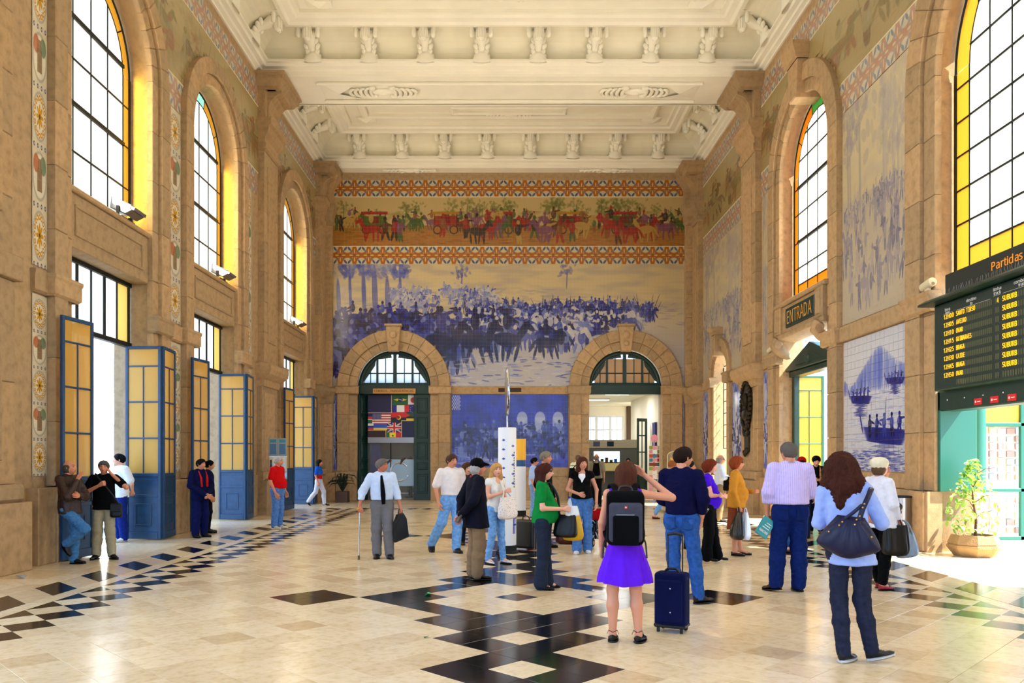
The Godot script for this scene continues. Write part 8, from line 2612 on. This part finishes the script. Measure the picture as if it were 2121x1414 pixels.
	p = person("auburn woman in a mustard jacket and brown skirt holding plastic bags", {"at": [3.90, 13.3], "yaw": 66, "h": 1.66, "fem": true, "fat": 1.1, "skin": SK, "glasses": true, "bare": true, "hp": -6, "re": [-0.22, 1.12, -0.02], "rw": [-0.22, 0.87, 0.06], "rpose": "grip", "le": [0.22, 1.12, 0.06], "lw": [0.08, 1.1, 0.26], "lpose": "grip", "top": {"col": Color(0.78, 0.52, 0.16), "hem": 0.83, "ease": 0.024, "name": "jacket", "collar": Color(0.25, 0.35, 0.3), "flare": 0.012}, "legs": {"kind": "skirt", "col": Color(0.48, 0.22, 0.12), "hem": 0.45, "y0": 1.0, "r": 0.20, "folds": 6, "fold": 0.006}, "shoes": ["flat", Color(0.18, 0.08, 0.04)], "hair": ["puffy", Color(0.55, 0.24, 0.10)], "la": [0.08, 0.085, 0.06]})
	for q in [["black crinkled plastic bag hanging from the hand of the woman in mustard", Color(0.012, 0.012, 0.013), Vector3(-0.27, 0.30, 0.04), 0.40, 0.46, 0.5], ["white plastic bag hanging beside the black plastic bag", Color(0.86, 0.88, 0.92), Vector3(-0.20, 0.29, 0.14), 0.26, 0.46, 0.9]]:
		b = carried(p, "plastic_bag", q[0], "bag", q[2], Vector3(0.08, q[5], 0.05))
		var bm := mat(q[1], 0.25)
		part("body", _pouch(q[3], q[4], 0.18, 0.72, 0.0, 11), bm, b)
		strap(b, [Vector3(-0.04, 0.44, 0), Vector3(-0.01, 0.53, -0.01), Vector3(0.02, 0.53, -0.01), Vector3(0.04, 0.44, 0)], 0.012, bm, 0.5, "handle")
	p = person("large grey-haired man in a lavender striped shirt and dark jeans, seen from behind", {"at": [3.49, 9.65], "yaw": 172, "h": 1.83, "skin": SK, "fat": 1.16, "hy": 22, "le": [0.25, 1.13, -0.02], "lw": [0.24, 0.91, 0.05], "lpose": "grip", "ltd": [0, 0, 1], "re": [-0.25, 1.12, 0.08], "rw": [-0.12, 1.05, 0.26], "la": [0.16, 0.1, -0.03], "ra": [-0.1, 0.085, 0.02], "lk": [0.13, 0.5, 0.02], "lfy": 38, "rfy": 5, "lfp": 8,
		"top": {"col": Color(0.80, 0.74, 0.92), "cloth": "pin", "hem": 1.0, "ease": 0.035, "wr": 0.022, "collar": Color(0.8, 0.76, 0.93)}, "legs": {"col": Color(0.06, 0.15, 0.40), "cloth": "denim", "loose": 0.03, "belt": Color(0.06, 0.03, 0.02), "pockets": Color(0.055, 0.14, 0.37), "rise": 0.1}, "shoes": ["shoe", Color(0.16, 0.05, 0.03)], "hair": ["short", Color(0.40, 0.37, 0.34)]})
	b = carried(p, "paperback", "turquoise paperback held upside down by the man in the lavender shirt", "book", Vector3(0.27, 0.87, -0.03), Vector3(0.15, 0.35, 0.62))
	var bk := Transform3D(Basis(), Vector3(-0.06, -0.14, 0))
	mb = MB.new()
	mb.box(Vector3(-0.075, -0.1, -0.016), Vector3(0.075, 0.125, 0.016), 0.001, bk)
	part("cover", mb, mat(Color(0.03, 0.56, 0.60), 0.4), b)
	mb = MB.new()
	mb.box(Vector3(-0.074, 0.1, -0.012), Vector3(0.078, 0.127, 0.012), 0.0, bk)
	part("pages", mb, mat(Color(0.85, 0.8, 0.68), 0.8), b)
	lettering(b, "BROWN", Transform3D(Basis(Vector3(1, 0, 0), Vector3(0, -1, 0), Vector3(0, 0, -1)), bk.origin), -0.055, 0.045, 0.019, 0.03, M.white, 0.11)
	for k in 3:
		mb = MB.new()
		mb.box(Vector3(-0.05, 0.0 + k * 0.03, -0.0175), Vector3(0.04 - 0.015 * k, 0.008 + k * 0.03, -0.016), 0.0, bk)
		part("print_line", mb, M.white, b)
	p = person("person in a red cap mostly hidden behind the man in the lavender shirt", {"at": [6.1, 16.2], "yaw": 160, "h": 1.66, "skin": SL, "top": {"col": Color(0.6, 0.6, 0.62)}, "legs": {"col": Color(0.08, 0.14, 0.28)}, "hair": ["short", Color(0.05, 0.03, 0.02)], "hat": ["cap", Color(0.65, 0.015, 0.03), Color(0.9, 0.9, 0.9)]})
	p = person("woman in black with a leopard scarf looking down by the yellow entrance door", {"at": [6.78, 17.2], "yaw": -10, "h": 1.72, "fem": true, "skin": SL, "hp": 22, "re": [-0.2, 1.12, 0.06], "rw": [-0.04, 1.15, 0.22], "le": [0.2, 1.12, 0.06], "lw": [0.04, 1.15, 0.22], "top": {"col": Color(0.012, 0.011, 0.012), "sleeve": 1.5, "hem": 0.9}, "legs": {"col": Color(0.03, 0.06, 0.14), "cloth": "denim"}, "hair": ["short", Color(0.015, 0.012, 0.012)], "scarf": [Color(0.95, 0.9, 0.85), "leopard"], "shoes": ["flat", Color(0.5, 0.4, 0.3)]})
	p = person("woman in jeans almost hidden behind the man in the lavender shirt", {"at": [4.92, 13.8], "yaw": 95, "h": 1.6, "fem": true, "skin": SL, "top": {"col": Color(0.3, 0.3, 0.34), "sleeve": 0.6}, "legs": {"col": Color(0.2, 0.34, 0.56), "cloth": "denim", "len": 0.85}, "ankles": true, "shoes": ["flat", Color(0.55, 0.3, 0.25)], "hair": ["bob", Color(0.06, 0.03, 0.025)]})
	b = carried(p, "handbag", "black handbag peeping out left of the man in the lavender shirt", "bag", Vector3(-0.1, 0.9, -0.2), Vector3(0, 0.5, 0))
	part("body", _pouch(0.26, 0.26, 0.1, 0.2), cloth(Color(0.012, 0.012, 0.013), "leather"), b)
	strap(b, [Vector3(-0.08, 0.25, 0), Vector3(-0.05, 0.42, 0.03), Vector3(0, 0.5, 0.1), Vector3(0.08, 0.25, 0)], 0.012, M.black)
	p = person("nearest woman, long brown hair, pale blue shirt and dark jeans, seen from behind", {"at": [2.76, 6.30], "yaw": 158, "h": 1.67, "fem": true, "fat": 1.05, "skin": Color(0.82, 0.56, 0.43), "hy": -6, "side": -6, "shift": [0.0, 0, 0],
		"la": [0.05, 0.085, -0.04], "lk": [0.085, 0.5, 0.02], "ra": [-0.16, 0.105, 0.03], "rk": [-0.09, 0.5, 0.05], "rfy": -62, "rfp": -10, "lfy": -30, "re": [-0.235, 1.13, 0.06], "rw": [-0.17, 1.14, 0.27], "rtd": [0, 1, 0], "rpose": "grip", "le": [0.24, 1.12, 0.04], "lw": [0.17, 1.1, 0.25], "ltd": [0, 1, 0],
		"top": {"col": Color(0.62, 0.70, 0.92), "sleeve": 1.25, "hem": 0.80, "ease": 0.018, "wr": 0.016}, "legs": {"col": Color(0.17, 0.18, 0.25), "cloth": "denim", "loose": 0.006}, "shoes": ["sneaker", Color(0.03, 0.028, 0.03), Color(0.8, 0.8, 0.78)], "hair": ["curly", Color(0.26, 0.12, 0.08)]})
	b = carried(p, "handbag", "large navy pleated shoulder bag with small gold studs on the nearest woman", "bag", Vector3(0.03, 0.90, -0.21), Vector3(0.05, 0, 0.10))
	mb = MB.new()
	var rows := []
	for k in 15:
		var s := k / 14.0
		var hw := lerpf(0.245, 0.10, pow(s, 1.5))
		if k < 3: hw *= [0.72, 0.93, 0.99][k]
		var hd := 0.085 * sqrt(sin(clampf(s * 0.9 + 0.08, 0, 1) * PI))
		var row := PackedVector3Array()
		for j in 64:
			var a := TAU * j / 64
			var x := cos(a) * hw
			var pl := 1.0 + 0.10 * sin(14.0 * atan2(x, 1.15 - s) * 4.0) * smoothstep(0.05, 0.6, s)
			row.append(Vector3(x, s * 0.30 - 0.035 * cos(x / 0.245 * PI) * (1.0 - s), -sin(a) * hd * pl * (0.02 if k == 0 or k == 14 else 1.0)))
		rows.append(row)
	mb.skin(rows, true)
	var nb := cloth(Color(0.05, 0.06, 0.20), "leather")
	part("body", mb, nb, b)
	strap(b, [Vector3(-0.06, 0.27, -0.03), Vector3(-0.075, 0.36, -0.03), Vector3(-0.105, 0.46, -0.0), Vector3(-0.13, 0.54, 0.10), Vector3(-0.13, 0.5, 0.25), Vector3(-0.06, 0.3, 0.12)], 0.02, nb, 0.3)
	strap(b, [Vector3(0.06, 0.26, -0.03), Vector3(-0.01, 0.33, -0.04), Vector3(-0.07, 0.40, -0.03)], 0.014, nb, 0.4)
	for k in 9:
		mb = MB.new()
		mb.ball(Vector3(0.007, 0.007, 0.005), Transform3D(Basis(), [Vector3(-0.04, 0.28, -0.06), Vector3(-0.06, 0.31, -0.055), Vector3(0.06, 0.25, -0.07), Vector3(0.08, 0.22, -0.075), Vector3(0.15, 0.16, -0.06), Vector3(-0.16, 0.16, -0.06), Vector3(-0.075, 0.38, -0.045), Vector3(-0.085, 0.41, -0.035), Vector3(-0.03, 0.24, -0.07)][k]), 8)
		part("stud", mb, M.gold, b)
	b = carried(p, "mobile_phone", "small dark mobile phone held up by the nearest woman", "phone", Vector3(-0.17, 1.17, 0.33), Vector3(-0.4, 0, 0))
	part("body", _box(Vector3(-0.026, 0, -0.006), Vector3(0.026, 0.11, 0.006), 0.004), M.black, b)
	part("screen", _box(Vector3(-0.021, 0.015, -0.0068), Vector3(0.021, 0.095, -0.0055)), mat(Color(0.25, 0.28, 0.32), 0.15), b)
	p = person("woman in a cream cap and loose white shirt, one hand at her face", {"at": [4.65, 9.8], "yaw": 112, "h": 1.62, "fem": true, "fat": 1.1, "skin": Color(0.8, 0.52, 0.4), "re": [-0.22, 1.12, 0.0], "rw": [-0.18, 0.92, 0.15], "rpose": "grip", "le": [0.24, 1.2, 0.2], "lw": [0.1, 1.43, 0.2], "la": [0.09, 0.085, 0.10], "ra": [-0.09, 0.085, -0.04],
		"top": {"col": Color(0.90, 0.90, 0.93), "hem": 0.82, "ease": 0.042, "sleeve": 1.75, "wr": 0.018, "flare": 0.03}, "legs": {"col": Color(0.012, 0.012, 0.015), "loose": 0.012, "len": 0.92}, "shoes": ["flat", Color(0.6, 0.1, 0.15)], "ankles": true, "hair": ["fringe", Color(0.4, 0.3, 0.2)], "hat": ["soft", Color(0.93, 0.89, 0.76)]})
	b = carried(p, "handbag", "pale silver tote bag on the arm of the woman in the cream cap", "bag", Vector3(-0.2, 0.43, 0.28), Vector3(0.05, 1.45, -0.12))
	part("body", _pouch(0.32, 0.30, 0.15, 0.12, 0.0, 5), cloth(Color(0.55, 0.62, 0.68), "leather"), b)
	for e in [-1, 1]: strap(b, [Vector3(-0.1, 0.28, e * 0.03), Vector3(-0.07, 0.42, e * 0.02), Vector3(0.0, 0.48, 0), Vector3(0.07, 0.42, e * 0.02), Vector3(0.1, 0.28, e * 0.03)], 0.012, cloth(Color(0.5, 0.57, 0.63), "leather"))
	b = carried(p, "handbag", "large black leather bag with pale letters CO behind the silver tote", "bag", Vector3(-0.2, 0.46, 0.07), Vector3(0, 1.35, 0.0))
	part("body", _pouch(0.36, 0.38, 0.16, 0.08, 0.0, 6), cloth(Color(0.02, 0.02, 0.022), "leather"), b)
	lettering(b, "CO", Transform3D(Basis(Vector3.UP, PI * 0.0), Vector3.ZERO), -0.06, 0.2, 0.078, 0.035, M.white, 0.08)
	strap(b, [Vector3(-0.1, 0.36, 0.0), Vector3(-0.05, 0.47, 0), Vector3(0.05, 0.47, 0), Vector3(0.1, 0.36, 0)], 0.012, M.black)
	p = person("dark-haired woman standing behind the display in the ticket office", {"at": [5.3, 34.0], "yaw": -10, "h": 1.68, "fem": true, "skin": Color(0.7, 0.4, 0.28), "top": {"col": Color(0.2, 0.15, 0.12)}, "legs": {"col": Color(0.05, 0.05, 0.06)}, "hair": ["short", Color(0.03, 0.02, 0.02)]})
	p = person("man in dark clothes inside the exchange office behind its glass doors", {"at": [-4.05, 33.4], "yaw": -70, "h": 1.75, "top": {"col": Color(0.02, 0.03, 0.06), "name": "jacket"}, "legs": {"col": Color(0.02, 0.025, 0.05)}, "hair": ["short", Color(0.05, 0.04, 0.03)]})

func _ready() -> void:
	var t0 := Time.get_ticks_msec()
	rng.seed = 20240611
	# camera: level, the lens shifted up so that the walls stay upright
	var cam := Camera3D.new()
	cam.name = "camera"
	cam.projection = Camera3D.PROJECTION_FRUSTUM
	cam.near = 0.05
	cam.far = 300.0
	cam.size = 0.05 * 1414.0 / 1630.0
	cam.frustum_offset = Vector2(13.5, 244.0) * 0.05 / 1630.0
	add_child(cam)
	cam.position = Vector3(0, 1.62, 0)
	cam.current = true
	var we := WorldEnvironment.new()
	we.name = "environment"
	var e := Environment.new()
	e.background_mode = Environment.BG_SKY
	var sky := Sky.new()
	var sm := ProceduralSkyMaterial.new()
	sm.sky_top_color = Color(0.50, 0.73, 1.0)
	sm.sky_horizon_color = Color(0.82, 0.91, 1.0)
	sm.ground_horizon_color = Color(0.8, 0.8, 0.78)
	sm.ground_bottom_color = Color(0.6, 0.6, 0.58)
	sm.sky_energy_multiplier = 1.0
	sm.ground_energy_multiplier = 0.5
	sky.sky_material = sm
	e.sky = sky
	e.background_energy_multiplier = 5.0
	e.tonemap_mode = Environment.TONE_MAPPER_LINEAR
	e.tonemap_exposure = 1.12
	e.sdfgi_enabled = true
	e.ssao_enabled = true
	e.ssil_enabled = true
	we.environment = e
	add_child(we)
	var sun := DirectionalLight3D.new()
	sun.name = "sun"
	sun.light_color = Color(1.0, 0.95, 0.85)
	sun.light_energy = 9.0
	sun.light_angular_distance = 0.6
	sun.shadow_enabled = true
	sun.sky_mode = DirectionalLight3D.SKY_MODE_LIGHT_ONLY
	add_child(sun)
	sun.look_at_from_position(Vector3(10, 14, 3.2), Vector3.ZERO)
	# daylight that comes in through the window openings
	for w in [[XL - 0.2, 14.6, 1], [XL - 0.2, 19.75, 1], [XL - 0.2, 27.1, 1], [XL - 0.2, 7.6, 1], [XL - 0.2, 2.6, 1], [XR + 0.12, 19.9, -1], [XR + 0.12, 11.6, -1], [XR + 0.12, 3.6, -1]]:
		var a := AreaLight3D.new()
		a.name = "window_daylight"
		a.area_size = Vector2(2.2, 3.2)
		a.light_color = Color(1.0, 0.98, 0.95)
		a.light_energy = 14.0
		a.area_range = 60.0
		a.area_attenuation = 2.0
		a.shadow_enabled = true
		add_child(a, true)
		a.position = D(w[0], 8.1, w[1])
		a.rotation.y = -w[2] * PI / 2
	# added yellow area lights just inside the border panes tint the stone beside them
	for w in [[14.6, 1.5], [19.75, 1.5], [27.1, 1.5]]:
		for s in [-1, 1]:
			var a := AreaLight3D.new()
			a.name = "added_yellow_light"
			a.area_size = Vector2(0.24, 3.0)
			a.light_color = Color(1.0, 0.84, 0.34)
			a.light_energy = 4.5
			a.area_range = 60.0
			a.area_attenuation = 2.0
			a.shadow_enabled = true
			add_child(a, true)
			a.position = D(XL - 0.36, 7.9, w[0] + s * (w[1] - 0.15))
			a.rotation.y = -PI / 2
	make_materials()
	print("materials ", Time.get_ticks_msec() - t0)
	build_floor()
	build_left()
	build_right()
	build_back()
	build_near_wall()
	build_ceiling()
	print("room ", Time.get_ticks_msec() - t0)
	build_outside()
	build_rooms()
	build_props()
	print("props ", Time.get_ticks_msec() - t0)
	build_people()
	print("people ", Time.get_ticks_msec() - t0)
	for k in get_children(): strip_meta(k)

func strip_meta(o: Node) -> void:
	for k in ["_n", "J"]:
		if o.has_meta(k): o.remove_meta(k)
	for c in o.get_children(): strip_meta(c)
